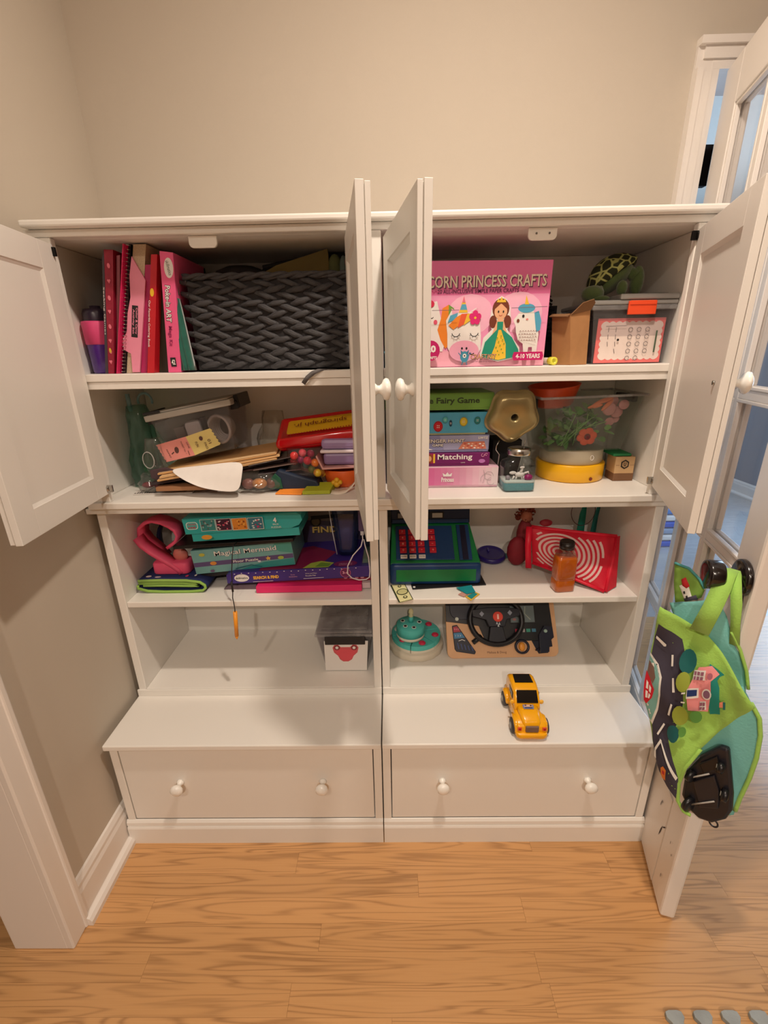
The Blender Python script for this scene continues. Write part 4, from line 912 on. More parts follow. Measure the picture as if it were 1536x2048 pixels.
# purple lunch container on pink dish and orange bowl
t = thing('orange_bowl', 'orange bowl under the purple container', 'bowl', (-.10, .12, Z2))
MB().lathe([(0, 0), (.045, 0), (.052, .010), (.062, .048), (.060, .050), (.056, .048), (.046, .012), (0, .008)], (-.098, .135, Z2), n=36).build('bowl_body', pm(236, 104, 40, .35), t)
t = thing('pink_tray', 'thin dusty pink folded tray between orange bowl and purple container', 'tray', (-.12, .12, 1.065))
MB().prism([(-.166, 1.106), (-.150, 1.070), (-.055, 1.074), (-.050, 1.078), (-.147, 1.0755), (-.163, 1.110)], .065, .185).build('body', pm(216, 160, 156, .5), t, .001)
t = thing('lunch_container', 'lilac food container with white rim under the red tin', 'container', (-.11, .13, 1.078))
MB().box(-.148, -.052, .082, .190, 1.0785, 1.112).build('container_base', pm(146, 122, 168, .4), t, .008)
MB().box(-.155, -.046, .076, .197, 1.1125, 1.121).build('rim', pm(236, 224, 232, .4), t, .003)
MB().box(-.152, -.048, .079, .194, 1.1215, 1.150).build('lid', pm(160, 136, 182, .4), t, .010)
# red lidded box
RT_ = Matrix.Translation((-.170, .150, 1.156)) @ Matrix.Rotation(-.115, 4, 'Y') @ Matrix.Rotation(.42, 4, 'X')
t = thing('red_spirograph_tin', 'shiny red lidded box with a yellow label on top', 'box', (-.17, .15, 1.15)); t.name = 'red_tin'; WLOC['red_tin'] = Vector((-.17, .15, 1.15))
RED = mat('red_gloss', (206, 16, 26), .16, noise=.05, coat=.6)
def rrect(x0, x1, y0, y1, r, n=5):
    o = []
    for cx_, cy_, a0 in ((x1 - r, y0 + r, -90), (x1 - r, y1 - r, 0), (x0 + r, y1 - r, 90), (x0 + r, y0 + r, 180)):
        for k in range(n + 1): a = math.radians(a0 + 90 * k / n); o.append((cx_ + r * math.cos(a), cy_ + r * math.sin(a)))
    return o
def loft(mb, T, layers, m=None, caps=True):
    n = len(layers[0][0]); vs = [(x, y, z) for P_, z in layers for x, y in P_]
    fs = [(j * n + i, j * n + (i + 1) % n, (j + 1) * n + (i + 1) % n, (j + 1) * n + i) for j in range(len(layers) - 1) for i in range(n)]
    if caps: fs += [tuple(range(n))[::-1], tuple((len(layers) - 1) * n + i for i in range(n))]
    return mb.add(vs, fs, m, True, T)
R_ = lambda i, r=.018: rrect(-.112 + i, .128 - i, -.058 + i, .070 - i, max(r - i, .004))
loft(MB(), RT_, [(R_(.006), -.012), (R_(.003), -.004), (R_(.003), .002)]).build('tin_base', RED, t)
loft(MB(), RT_, [(R_(.0), .0022), (R_(-.001), .004), (R_(.001), .012), (R_(.008), .022), (R_(.012), .025), (R_(.016), .025), (R_(.017), .0236)]).build('lid', RED, t)
p = Print(RT_ @ Vector((0, 0, .0237)), RT_.to_3x3() @ Vector((1, 0, 0)), RT_.to_3x3() @ Vector((0, 1, 0)), RT_.to_3x3() @ Vector((0, 0, 1)))
p.poly(rrect(-.080, .108, -.026, .042, .008), pm(226, 176, 30, .4))
for k in range(24): p.ell(-.076 + k * .0078, -.0275, .0026, .003, pm(180, 20, 30), 8)
p.text('spirograph jr.', .014, .010, .150, .026, pm(120, 40, 20), bold=.0, rot=181); p.build('label_print', t)
# sticky notes
t = thing('sticky_notes', 'orange sticky note pad curling at front edge of shelf', 'note pad', (-.25, .05, Z2))
def pad(pts, h, m, nm='pad'):
    return MB().add([(x, y, Z2 + .0006) for x, y in pts] + [(x, y, Z2 + h + (.010 if i in (2, 3) else 0)) for i, (x, y) in enumerate(pts)], [(0, 1, 2, 3), (7, 6, 5, 4), (0, 4, 5, 1), (1, 5, 6, 2), (2, 6, 7, 3), (3, 7, 4, 0)]).build(nm, m, t, .0008)
pad([(-.275, .030), (-.203, .022), (-.194, .082), (-.256, .090)], .004, pm(244, 146, 52, .6))
t = thing('sticky_notes', 'lime green sticky note pad beside the orange one', 'note pad', (-.16, .05, Z2))
pad([(-.201, .024), (-.128, .028), (-.120, .078), (-.188, .080)], .010, pm(176, 184, 44, .6))
t = thing('curled_paper', 'white curled paper strip right of the lime notes', 'paper', (-.1, .05, Z2))
MB().ribbon([(-.125, .038, Z2 + .004), (-.105, .036, Z2 + .002), (-.085, .045, Z2 + .004), (-.068, .060, Z2 + .016), (-.058, .072, Z2 + .030)], [(.002, .022, .006)] * 5, .0008).build('strip', pm(236, 222, 206, .6), t)
t = thing('toy_flower', 'small yellow plastic flower lying by the orange bowl', 'toy', (-.117, .09, Z2))
MB().ball((-.113, .066, Z2 + .016), .009).ball((-.104, .066, Z2 + .022), .007).ball((-.121, .066, Z2 + .021), .007).ball((-.112, .064, Z2 + .029), .007).build('petals', pm(230, 176, 40, .5), t)
t = thing('clear_wrap', 'crumpled clear film lying behind the envelopes against the back', 'film', (-.36, .22, Z2 + .05))
mb = MB(); crumple(mb, -.325, .275, Z2 + .004, .055, .026, .19, 44, top=.5); mb.build('film', clear_mat('film2', (246, 244, 240), .02, .12), t)

# ================================================================ LOWER SHELF OF THE UPPER CABINET, RIGHT
def game(name, label, cat, x0, x1, z0, z1, y0, y1, m, group=None, rz=0, lid=None, bevel=.0012):
    t = thing(name, label, cat, ((x0 + x1) / 2, (y0 + y1) / 2, z0), group)
    T = Matrix.Translation(((x0 + x1) / 2, y0, 0)) @ Matrix.Rotation(rz, 4, 'Z') @ Matrix.Translation((-(x0 + x1) / 2, -y0, 0))
    MB(T).box(x0, x1, y0, y1, z0 + .0006, z1 - .0008).build('box_base', lid or m, t, bevel)
    MB(T).box(x0 - .001, x1 + .001, y0 - .001, y1 + .001, z0 + .006, z1).build('box_lid', m, t, bevel)
    X = T.to_3x3() @ Vector((1, 0, 0)); N_ = T.to_3x3() @ Vector((0, -1, 0))
    p = Print(T @ Vector((0, y0 - .0011, 0)), X, (0, 0, 1), N_)
    def xo(x): return x
    return t, p
t, p = game('puzzle_game_box', 'pink to white fading game box, lowest of the stacked games', 'game box', .050, .327, Z2, 1.070, .074, .24, pm(232, 190, 208, .4), 'stacked board games')
for k in range(16):
    f = k / 15; p.rect(.051 + k * .0172, .051 + (k + 1) * .0172, Z2 + .007, 1.0685, pm(int(214 + 14 * f), int(60 + 150 * f), int(140 + 74 * f), .4))
p.text('Princess', .190, 1.036, .034, .013, PWHITE, bold=.03); p.poly([(.178, 1.045), (.176, 1.055), (.184, 1.050), (.189, 1.057), (.194, 1.050), (.202, 1.055), (.200, 1.045)], PWHITE)
LG = pm(186, 168, 176, .5)
p.arc(.302, 1.045, .012, 0, 300, .0012, LG); p.arc(.296, 1.035, .016, 40, 200, .0012, LG); p.arc(.308, 1.030, .010, 90, 330, .0012, LG); p.line([(.286, 1.062), (.292, 1.045), (.286, 1.025)], .0012, LG)
p.build('box_print', t)
t, p = game('matching_game_box', 'dark magenta matching game box with white lettering, second from bottom of the stack', 'game box', .060, .303, 1.0705, 1.107, .084, .22, pm(116, 30, 100, .4), 'stacked board games')
p.rect(.061, .155, 1.0785, 1.106, pm(170, 30, 90, .4)); p.text('Matching', .210, 1.0940, .094, .019, PWHITE, bold=.02); p.text('GAME', .232, 1.0800, .012, .0025, PWHITE)
p.ell(.141, 1.092, .010, .0125, pm(140, 70, 40)); p.ell(.141, 1.092, .0055, .0075, pm(226, 170, 130)); p.rect(.151, .156, 1.080, 1.105, YEL); p.rect(.126, .129, 1.080, 1.105, YEL)
p.ell(.283, 1.084, .009, .0055, pm(190, 120, 190)); p.arc(.285, 1.100, .004, 90, 400, .001, LPK); p.arc(.294, 1.102, .003, 0, 300, .001, LPK)
p.build('box_print', t)
t, p = game('scavenger_game_box', 'lavender blue scavenger hunt game box with pale board picture, third in the stack', 'game box', .055, .300, 1.1075, 1.154, .088, .23, pm(146, 150, 196, .4), 'stacked board games')
p.poly([(.168, 1.153), (.299, 1.153), (.299, 1.115), (.180, 1.115)], pm(170, 172, 210, .4))
p.text('SCAVENGER HUNT', .166, 1.1385, .140, .0110, INK, bold=.09); p.text('SCAVENGER HUNT', .166, 1.1390, .138, .0095, PWHITE, bold=.03); p.text('GAME', .163, 1.1275, .030, .0080, INK, bold=.09); p.text('GAME', .163, 1.1278, .029, .0066, PWHITE, bold=.03)
p.poly([(.218, 1.117), (.294, 1.1165), (.288, 1.137), (.232, 1.136)], pm(216, 132, 108)); 
for i in range(6):
    for j in range(3): p.ell(.232 + i * .010 + j * .002, 1.120 + j * .0055, .0032, .0018, [PWHITE, pm(240, 180, 150), pm(196, 90, 80)][(i + j) % 3], 8)
p.text('LWTZ', .284, 1.147, .026, .0065, PWHITE, bold=.06); p.poly([(.124, 1.116), (.135, 1.121), (.150, 1.116)], PWHITE)
p.build('box_print', t)
t, p = game('button_game_box', 'sky blue game box with coloured buttons, slightly tilted in the stack', 'game box', .045, .296, 1.1590, 1.214, .088, .24, pm(84, 178, 216, .4), 'stacked board games')
for (x, z, r, c) in [(.163, 1.178, .0125, (206, 30, 44)), (.196, 1.186, .0075, (20, 70, 100)), (.230, 1.190, .0105, (226, 206, 60)), (.266, 1.193, .0085, (40, 130, 130)), (.181, 1.196, .007, (90, 196, 196)), (.110, 1.186, .010, (230, 140, 60))]:
    p.ell(x, z, r * (.55 if r == .0075 else 1), r * 1.15, pm(*[int(v * .8) for v in c], .4)); p.ell(x, z, r * .8 * (.55 if r == .0075 else 1), r * .9, pm(*c, .4))
    for dx in (-1, 1):
        for dz in (-1, 1): p.ell(x + dx * r * .18, z + dz * r * .2, r * .11, r * .13, PWHITE, 8)
p.build('box_print', t)
t, p = game('fairy_game_box', 'green fairy game box, topmost of the stacked games', 'game box', .024, .306, 1.2200, 1.264, .086, .25, pm(118, 168, 74, .4), 'stacked board games')
p.text('The Fairy Game', .190, 1.243, .160, .0195, pm(48, 66, 34, .5), bold=.03); p.build('box_print', t)
t, p = game('folded_leaflet', 'pale yellow folded instruction leaflet between the two blue game boxes', 'leaflet', .070, .290, 1.1545, 1.1585, .090, .20, pm(214, 216, 170, .6)); 
p.mb.box(.08, .081, .0885, .089, 1.156, 1.157, PWHITE); p.build('fold', t)
t = thing('silver_box', 'small grey box seen in the gap behind the middle door', 'box', (.033, .15, Z2))
MB().box(.0235, .042, .12, .18, Z2, 1.14).build('body', pm(120, 124, 140, .4), t, .001)

# flower-shaped pan leaning
GOLD = mat('pan_gold', (160, 144, 100), .28, metal=.55, noise=.04, bump=.02)
t = thing('flower_pan', 'gold flower-shaped cake pan standing upright behind small glass jar', 'baking pan', (.353, .07, 1.14))
FT = Matrix.Translation((.3535, .078, 1.207)) @ Matrix.Rotation(.12, 4, 'X')
mb = MB(FT); N = 60; vs = []
prof = [(1.0, -.000), (1.03, -.004), (1.03, -.006), (.985, -.006), (.94, -.016), (.86, -.028), (.74, -.033), (.50, -.0335), (.20, -.0335), (.14, -.032), (.125, -.026), (.12, 0)]
for k_, (s_, h) in enumerate(prof):
    for i in range(N):
        a = 2 * PI * i / N; sh = .0665 * (1 + .075 * math.cos(5 * (a + PI / 2)) * min(1, (s_ / .86) ** 2 if s_ < .86 else 1)) * s_ * (1 if s_ > .3 else 1)
        vs.append((sh * math.cos(a), h, sh * math.sin(a)))
mb.add(vs, [(j * N + i, j * N + (i + 1) % N, (j + 1) * N + (i + 1) % N, (j + 1) * N + i) for j in range(len(prof) - 1) for i in range(N)], None, True); mb.build('pan_body', GOLD, t)
MB(FT).cyl((0, -.010, 0), (0, -.0115, 0), .0076, n=20).build('centre_hole', INK, t)
for dx, dz in ((-.040, .030), (.043, .030)): MB(FT).cyl((dx * .75, -.0336, dz * .8), (dx * .75, -.0345, dz * .8), .0016, n=8).build('rivet', GOLD, t)
t = thing('wire_stand', 'thin bent wire stand holding flower pan behind the jar', 'stand', (.36, .09, Z2))
MB().tube([(.325, .074, 1.14), (.318, .074, 1.125), (.318, .076, 1.115), (.330, .085, 1.1), (.330, .11, Z2 + .002), (.385, .11, Z2 + .002), (.395, .085, 1.12), (.394, .074, 1.14)], .0014, 6).build('wire', CHROME, t)
t = thing('dark_box', 'black box standing behind jar and game stack', 'box', (.38, .2, Z2)); MB().box(.335, .420, .19, .28, Z2, 1.12).build('body', pm(18, 16, 20, .7), t, .002)

# jar with unicorn scene
t = thing('glass_jar', 'small square glass jar with unicorn figure, blue sand and metal lid', 'jar', (.371, .05, Z2))
jx, jy = .3725, .052
GJ = clear_mat('jar_glass', (240, 246, 246), .012, .03)
lay = [(.036, 0.0), (.041, .003), (.042, .010), (.042, .068), (.038, .079), (.029, .086), (.027, .090), (.027, .094)]
mb = MB(); loft(mb, Matrix.Translation((jx, jy, Z2)), [(rrect(-h, h, -h * .8, h * .8, min(.012 + max(0, z - .07) * .5, h * .78)), z) for h, z in lay], caps=True); mb.build('jar_body', GJ, t)
jm = MB().lathe([(.0285, 0), (.030, .002)] + [(.0300 + (.0008 if k % 2 else 0), .004 + k * .0022) for k in range(5)] + [(.0292, .0165), (.026, .018), (0, .018)], (jx, jy, Z2 + .0945), n=32); jm.build('lid', CHROME, t)
sand = mat('blue_sand', (86, 140, 150), .9, noise=.5, nscale=900, bump=.5, bscale=900)
mb = MB(); loft(mb, Matrix.Translation((jx, jy, Z2)), [(rrect(-h, h, -h * .8, h * .8, .008), z) for h, z in [(.037, .003), (.0395, .006), (.0395, .024)]]); mb.build('sand', sand, t)
mb = MB(); loft(mb, Matrix.Translation((jx, jy, Z2)), [(rrect(-h, h, -h * .8, h * .8, .008), z) for h, z in [(.0394, .0242), (.0394, .029)]]); mb.build('white_sand', mat('white_sand', (200, 206, 204), .9, noise=.3, nscale=900), t)
WU = pm(232, 224, 222, .5); z = Z2 + .029
mb = MB().ball((jx + .004, jy - .012, z + .014), .009, sc=(1.4, .8, .8)).tube([(jx + .004, jy - .012, z + .016), (jx + .008, jy - .013, z + .026), (jx + .010, jy - .014, z + .033)], [.005, .0035, .003], 8).ball((jx + .008, jy - .015, z + .034), .0045, sc=(1.5, .8, .8))
mb.tube([(jx + .012, jy - .014, z + .037), (jx + .011, jy - .014, z + .045)], [.0012, .0003], 6)
for dx, dx2 in ((-.010, -.016), (-.004, -.006), (.009, .011), (.014, .016)): mb.tube([(jx + dx, jy - .012, z + .010), (jx + dx2, jy - .013, z)], [.0028, .0018], 6)
mb.tube([(jx + .014, jy - .010, z + .016), (jx + .026, jy - .010, z + .020), (jx + .030, jy - .010, z + .010)], [.003, .0035, .001], 6).ball((jx - .014, jy - .010, z + .018), .006, sc=(1.6, .4, .8))
mb.build('unicorn_figure', WU, t)
MB().ball((jx - .027, jy - .012, z + .006), .0065).build('pearl', pm(150, 140, 150, .15), t); MB().ball((jx + .026, jy - .016, z + .007), .0095, sc=(1.2, .8, .9)).build('gem', pm(150, 20, 100, .15), t)

# round tins
t = thing('yellow_tin', 'wide round yellow tin with a dark spot under the grey tin', 'tin', (.56, .16, Z2))
tx, ty = .562, .185
MB().lathe([(0, 0), (.090, 0), (.0935, .003), (.0945, .046), (.0935, .048), (.0, .048)], (tx, ty, Z2 + .0003), n=56).build('tin_body', mat('tin_yellow', (240, 180, 24), .3, noise=.03), t)
a = -1.27; MB().cyl((tx + .0942 * math.cos(a), ty + .0942 * math.sin(a), Z2 + .012), (tx + .0955 * math.cos(a), ty + .0955 * math.sin(a), Z2 + .012), .005, n=12).build('spot', pm(120, 40, 20, .6), t)
t = thing('grey_tin', 'round beige grey tin between the yellow tin and the clear tub', 'tin', (.56, .16, Z2 + .05))
MB().lathe([(0, 0), (.084, 0), (.0865, .003), (.0865, .038), (.085, .040), (0, .040)], (tx, ty, Z2 + .0488), n=56).build('tin_body', pm(178, 168, 146, .35), t)
MB().tube([(tx + .0868 * math.cos(-1.25) + .0045 * math.cos(b) , ty - .0828, Z2 + .070 + .0065 * math.sin(b)) for b in [2 * PI * k / 14 for k in range(14)]], .0008, 5, closed=True).build('ring_mark', PWHITE, t)

# clear tub with artificial greenery
t = thing('flower_tub', 'clear open tub of artificial leaves with orange flower, on the round tins', 'tub', (.57, .17, 1.103))
TT = Matrix.Translation((.568, .185, 1.1022)) @ Matrix.Rotation(-.025, 4, 'Y')
T_tray(TT, (-.098, .098, -.078, .075), (-.128, .136, -.095, .10), 0, .148, .002).build('tub_body', clear_mat('tub_clear', (242, 245, 242), .025, .06), t, .002)
mb = MB(TT)
for (a0, a1, b0, b1) in ((-.136, .144, -.103, -.094), (-.136, .144, .099, .108), (-.136, -.127, -.094, .099), (.135, .144, -.094, .099)): mb.box(a0, a1, b0, b1, .143, .149)
mb.build('tub_rim', MATS['rim_clear'], t, .002)
MB(TT).box(-.138, -.126, -.05, .05, .112, .142).build('handle_clip', BLACK, t, .003); MB(TT).box(.128, .142, -.05, .05, .122, .142).build('handle_clip', BLACK, t, .003)
t2 = thing('artificial_leaves', 'bunch of artificial green leaf sprigs filling the clear tub', 'plant', (.55, .18, 1.11))
LEAF = [pm(96, 156, 74, .5), pm(64, 116, 56, .5), pm(124, 176, 98, .5)]
rl = random.Random(17)
lm = []
for m_ in LEAF:
    vs = []; fs = []
    for k in range(6):
        f = k / 5; w_ = .0065 * math.sin(PI * min(.98, f * .9 + .06)); vs += [(-w_, f * .026, -.002 * f * f * 4), (0, f * .026, .0015 - .002 * f * f * 4), (w_, f * .026, -.002 * f * f * 4)]
    for k in range(5):
        for c in range(2): fs.append((k * 3 + c, k * 3 + c + 1, (k + 1) * 3 + c + 1, (k + 1) * 3 + c))
    mb = MB(); mb.add(vs, fs, None, True); o = mb.build('leaf', m_, t2, fix=False); lm.append(o)
for k in range(110):
    s0 = lm[k % 3]; o = s0 if k < 3 else s0.copy()
    if k >= 3: COL.objects.link(o)
    x = rl.uniform(-.095, .045) + (.03 if k % 5 == 0 else 0); z = rl.uniform(.012, .108 if x > -.05 else .075); y = rl.uniform(-.068 - z * .1, .02)
    o.location = (TT @ Vector((x, y, z))) - WLOC[t2.name]; o.rotation_euler = (rl.uniform(-1.2, 1.2), rl.uniform(-1.5, 1.5), rl.uniform(0, 6.28)); sc_ = rl.uniform(.8, 1.35); o.scale = (sc_,) * 3
mb = MB()
for k in range(9):
    a = TT @ Vector((rl.uniform(-.08, .02), rl.uniform(-.06, .0), .012)); b = TT @ Vector((rl.uniform(-.03, .06), -.075, rl.uniform(.06, .11))); mb.tube([a, (a + b) / 2 + Vector((0, -.008, .01)), b], .0013, 5)
mb.build('stems', LEAF[2], t2)
t2 = thing('artificial_flower', 'orange red cloth flower pressed against front of the clear tub', 'flower', (.58, .11, 1.13))
fc = TT @ Vector((.004, -.0745, .038))
for k in range(6):
    a = 2 * PI * k / 6 + .2
    MB().ball((fc.x + .0155 * math.cos(a), fc.y, fc.z + .0135 * math.sin(a)), .0125, sc=(1, .30, .9)).build('petal', pm(236, 92, 56, .7, noise=.15, nscale=200), t2)
MB().ball((fc.x, fc.y - .004, fc.z), .0085, sc=(1, .5, 1)).build('flower_centre', pm(110, 34, 40, .8), t2)
t2 = thing('orange_basin', 'orange oval bowl resting in the top of the clear tub', 'bowl', (.51, .2, 1.20))
OT = Matrix.Translation((.508, .215, 1.212)) @ Matrix.Rotation(-.08, 4, 'Y') @ Matrix.Rotation(.10, 4, 'X')
mb = MB(); prof = [(.0, 0), (.040, 0), (.047, .006), (.062, .056), (.064, .060), (.060, .060), (.044, .010), (0, .006)]
mb.lathe(prof, (0, 0, 0), n=40); mb.v = [OT @ Vector((v.x * 1.15, v.y * .9, v.z)) for v in mb.v]; mb.build('bowl_body', pm(240, 90, 48, .3), t2)
t2 = thing('artificial_flower', 'pale pink cloth blossoms at right side of the clear tub', 'flower', (.63, .12, 1.2))
for k, (x, z, s_) in enumerate([(.062, .108, 1.2), (.088, .098, 1.1), (.078, .125, 1.2), (.100, .118, .9), (.072, .072, .8), (.092, .078, .8), (.060, .130, .8)]):
    c = TT @ Vector((x, -.062 + (k % 3) * .012, z)); MB().ball(c, .0145 * s_, sc=(1.1, .4, 1)).build('petal', pm(214, 146, 152, .8, noise=.2, nscale=90), t2)
t2 = thing('artificial_flower', 'orange pointed cloth petals at top of the clear tub, beside pink blossoms', 'flower', (.60, .12, 1.22))
for k, (x, z, r_a) in enumerate([(.030, .128, .5), (.046, .132, .3), (.052, .120, .8), (.020, .118, .2)]):
    c = TT @ Vector((x, -.07, z)); MB(Matrix.Translation(c) @ Matrix.Rotation(-r_a, 4, 'Y')).ball((0, 0, 0), .014, sc=(1.5, .25, .38)).build('petal', pm(236, 130, 90, .7), t2)
# little kraft box and green lid at right
t = thing('kraft_box', 'small kraft box with black hexagon emblem at right end of shelf', 'box', (.73, .17, Z2)); 
KX0, KX1 = .662, .716
MB().box(KX0, KX1, .115, .165, Z2, 1.0815).build('box_body', pm(196, 160, 116, .7), t, .001)
MB().box(KX0 - .0006, KX1 + .0006, .1145, .1655, Z2, Z2 + .022).build('box_band', pm(120, 84, 56, .7), t, .0006)
p = yprint(.1144); p.poly([(.689 + .0125 * math.cos(PI / 6 + k * PI / 3), 1.060 + .0135 * math.sin(PI / 6 + k * PI / 3)) for k in range(6)], INK); p.poly([(.689 + .0085 * math.cos(PI / 6 + k * PI / 3), 1.060 + .0095 * math.sin(PI / 6 + k * PI / 3)) for k in range(6)], pm(176, 140, 98, .7)); p.text('U', .689, 1.060, .007, .011, INK, bold=.05)
p.line([(.664, 1.058), (.674, 1.058)], .0008, pm(110, 76, 50)); p.line([(.703, 1.058), (.714, 1.058)], .0008, pm(110, 76, 50)); p.build('emblem', t)
t = thing('green_pouch', 'flat emerald green pouch lying on the small kraft box', 'pouch', (.69, .15, 1.082))
MB().box(.655, .706, .118, .20, 1.082, 1.090).build('pouch_body', pm(34, 130, 76, .6), t, .003)

# ================================================================ OPEN SHELF, LEFT (middle shelf)
NAVY = mat('navy_cloth', (26, 38, 92), .85, noise=.1, bump=.3, bscale=900)
LIME = mat('lime_trim', (152, 194, 92), .85, noise=.1, bump=.3, bscale=900)
t = thing('folded_play_mat', 'navy folded cloth mat with lime green binding, left end of middle shelf', 'play mat', (-.62, .10, Z3))
mx0, mx1, my0, my1 = -.716, -.512, .052, .200
# folded layers: a looping profile seen from the front
def fold_path(r):
    return r
def strip(pts, y0, y1, th, m, nm, par):
    mb = MB(); N = len(pts); vs = []
    for i, (x, z) in enumerate(pts):
        a = pts[max(i - 1, 0)]; b = pts[min(i + 1, N - 1)]; dx, dz = b[0] - a[0], b[1] - a[1]; l = math.hypot(dx, dz) or 1; nx, nz = -dz / l * th / 2, dx / l * th / 2
        vs += [(x + nx, y0, z + nz), (x - nx, y0, z - nz), (x - nx, y1, z - nz), (x + nx, y1, z + nz)]
    fs = [(0, 1, 2, 3), tuple(4 * N - 4 + k for k in (3, 2, 1, 0))] + [(4 * i + k, 4 * i + 4 + k, 4 * i + 4 + (k + 1) % 4, 4 * i + (k + 1) % 4) for i in range(N - 1) for k in range(4)]
    return mb.add(vs, fs, None, True).build(nm, m, par)
zz = Z3
outer = [(mx0 + .004, zz + .040), (-.65, zz + .0415), (-.57, zz + .040), (-.530, zz + .034), (-.517, zz + .024), (-.516, zz + .015), (-.525, zz + .007), (-.56, zz + .004), (-.64, zz + .004), (-.69, zz + .007), (mx0, zz + .016), (mx0 + .001, zz + .026)]
inner = [(mx0 + .003, zz + .031), (-.65, zz + .0325), (-.58, zz + .031), (-.545, zz + .027), (-.536, zz + .022), (-.56, zz + .0215), (-.64, zz + .024), (-.70, zz + .024)]
strip(outer, my0 + .004, my1, .0055, NAVY, 'mat_layer', t); strip(outer, my0, my0 + .005, .0072, LIME, 'binding', t)
strip(inner, my0 + .006, my1, .0050, NAVY, 'mat_layer', t); strip(inner, my0 + .002, my0 + .007, .0062, LIME, 'binding', t)
p = Print((0, 0, zz + .0445), (1, 0, 0), (0, 1, 0), (0, 0, 1))
for (x, y, a, b, c) in [(-.690, .075, .014, .006, PWHITE), (-.66, .070, .016, .005, (190, 190, 200)), (-.575, .075, .008, .006, (220, 80, 120)), (-.550, .078, .006, .006, PWHITE), (-.545, .11, .012, .006, (226, 140, 80))]: p.ell(x, y, a * .6, b, c if not isinstance(c, tuple) else pm(*c), 10)
p.build('mat_print', t)
# pink heart-topped toy
HPK = mat('toy_pink', (238, 88, 128), .55, noise=.08)
t = thing('toy_stamp_handle', 'pink plastic toy with looping handle and heavy base on the folded mat', 'toy', (-.64, .12, Z3 + .045)); 
HY = .105
loft(MB(), Matrix.Translation((-.628, HY + .01, Z3 + .0455)), [(rrect(-.055 + i, .055 - i, -.030 + i, .030 - i, .016), z) for i, z in [(.001, 0), (0, .003), (0, .030), (.002, .034), (.006, .036)]]).build('base', HPK, t)
# ribbon loop: heart / teardrop outline, wide in depth
loop = [(-.655, .790), (-.672, .815), (-.700, .845), (-.712, .868), (-.708, .892), (-.690, .908), (-.665, .914), (-.640, .908), (-.618, .896), (-.604, .884), (-.598, .866), (-.606, .850), (-.620, .838), (-.636, .828)]
mb = MB(); W_ = [(0, .056, 0)] * len(loop)
mb.ribbon([(x, HY + .026, z) for x, z in loop], W_, .0085); mb.build('handle_loop', HPK, t)
mb = MB(); mb.ribbon([(x, HY - .004, z) for x, z in [(-.712, .868), (-.700, .846), (-.675, .822), (-.646, .800), (-.622, .782), (-.604, .766), (-.596, .754)]], [(0, .040, 0)] * 7, .012); mb.build('handle_bar', HPK, t)
MB().ball((-.604, HY + .012, .802), .023, sc=(1, .55, 1)).build('flesh_knob', pm(206, 120, 112, .45), t)
t = thing('navy_headband', 'dark navy curved band standing behind the pink toy', 'headband', (-.68, .2, Z3 + .05))
MB().ribbon([(-.66 + .045 * math.cos(a), .20, .815 + .070 * math.sin(a)) for a in [PI * .62 + k * PI * 1.1 / 12 for k in range(13)]], (0, .022, 0), .007).build('band', pm(22, 26, 66, .6), t)
t = thing('drawing_tablet', 'thin black drawing tablet between teal case and mermaid box with orange stylus', 'tablet', (-.42, .15, .85))
BTT = Matrix.Rotation(0, 4, 'Z')
MB(Matrix.Translation((-.41, .09, .8520)) @ Matrix.Rotation(-.055, 4, 'Y')).box(-.185, .165, -.028, .15, .000, .011).build('tablet_body', pm(20, 18, 20, .35), t, .002)
MB().tube([(-.405, .055, .866), (-.404, .022, .868), (-.404, .006, .850), (-.411, .002, .80), (-.414, .000, .758), (-.4135, -.003, .745), (-.416, -.006, .722), (-.413, -.010, .700), (-.4105, -.016, .690), (-.410, -.019, .682)], .0014, 6).tube([(-.4145, -.002, .770), (-.4135, -.004, .740)], .0030, 8).build('cord', pm(30, 22, 24, .6), t)
MB().cyl((-.4095, -.019, .684), (-.4140, -.022, .606), .0058, .0054, 14).cyl((-.4140, -.022, .606), (-.4145, -.022, .596), .0054, .0018, 14).build('stylus', pm(246, 160, 44, .4), t)
# teal suitcase-like puzzle box (display end towards us)
TEALB = mat('teal_box', (52, 176, 178), .3, noise=.02)
CT = Matrix.Translation((-.373, .045, .9035)) @ Matrix.Rotation(-.052, 4, 'Y')
t = thing('puzzle_case', 'teal four-pack puzzle case with picture panels, topmost of its pile', 'puzzle box', (-.37, .12, .87))
MB(CT).box(-.155, .150, .004, .15, -.024, -.0005).build('case_base', TEALB, t, .001)
MB(CT).prism([(-.170, .0), (.128, .0), (.152, .008), (.163, .022), (.160, .038), (.148, .046), (-.172, .046)], 0, .16).build('case_lid', TEALB, t, .0015)
X = CT.to_3x3() @ Vector((1, 0, 0)); Z_ = CT.to_3x3() @ Vector((0, 0, 1))
p = Print(CT @ Vector((0, -.0001, 0)), X, Z_, (0, -1, 0))
p.poly(rrect(-.163, -.130, .014, .036, .008), PWHITE); p.poly(rrect(-.161, -.132, .0155, .0345, .007), pm(70, 190, 190)); p.text('CHUCKLE', -.1465, .0292, .023, .0055, pm(196, 40, 60), bold=.03); p.text('& ROAR', -.1465, .0200, .021, .0065, pm(196, 40, 60), bold=.04)
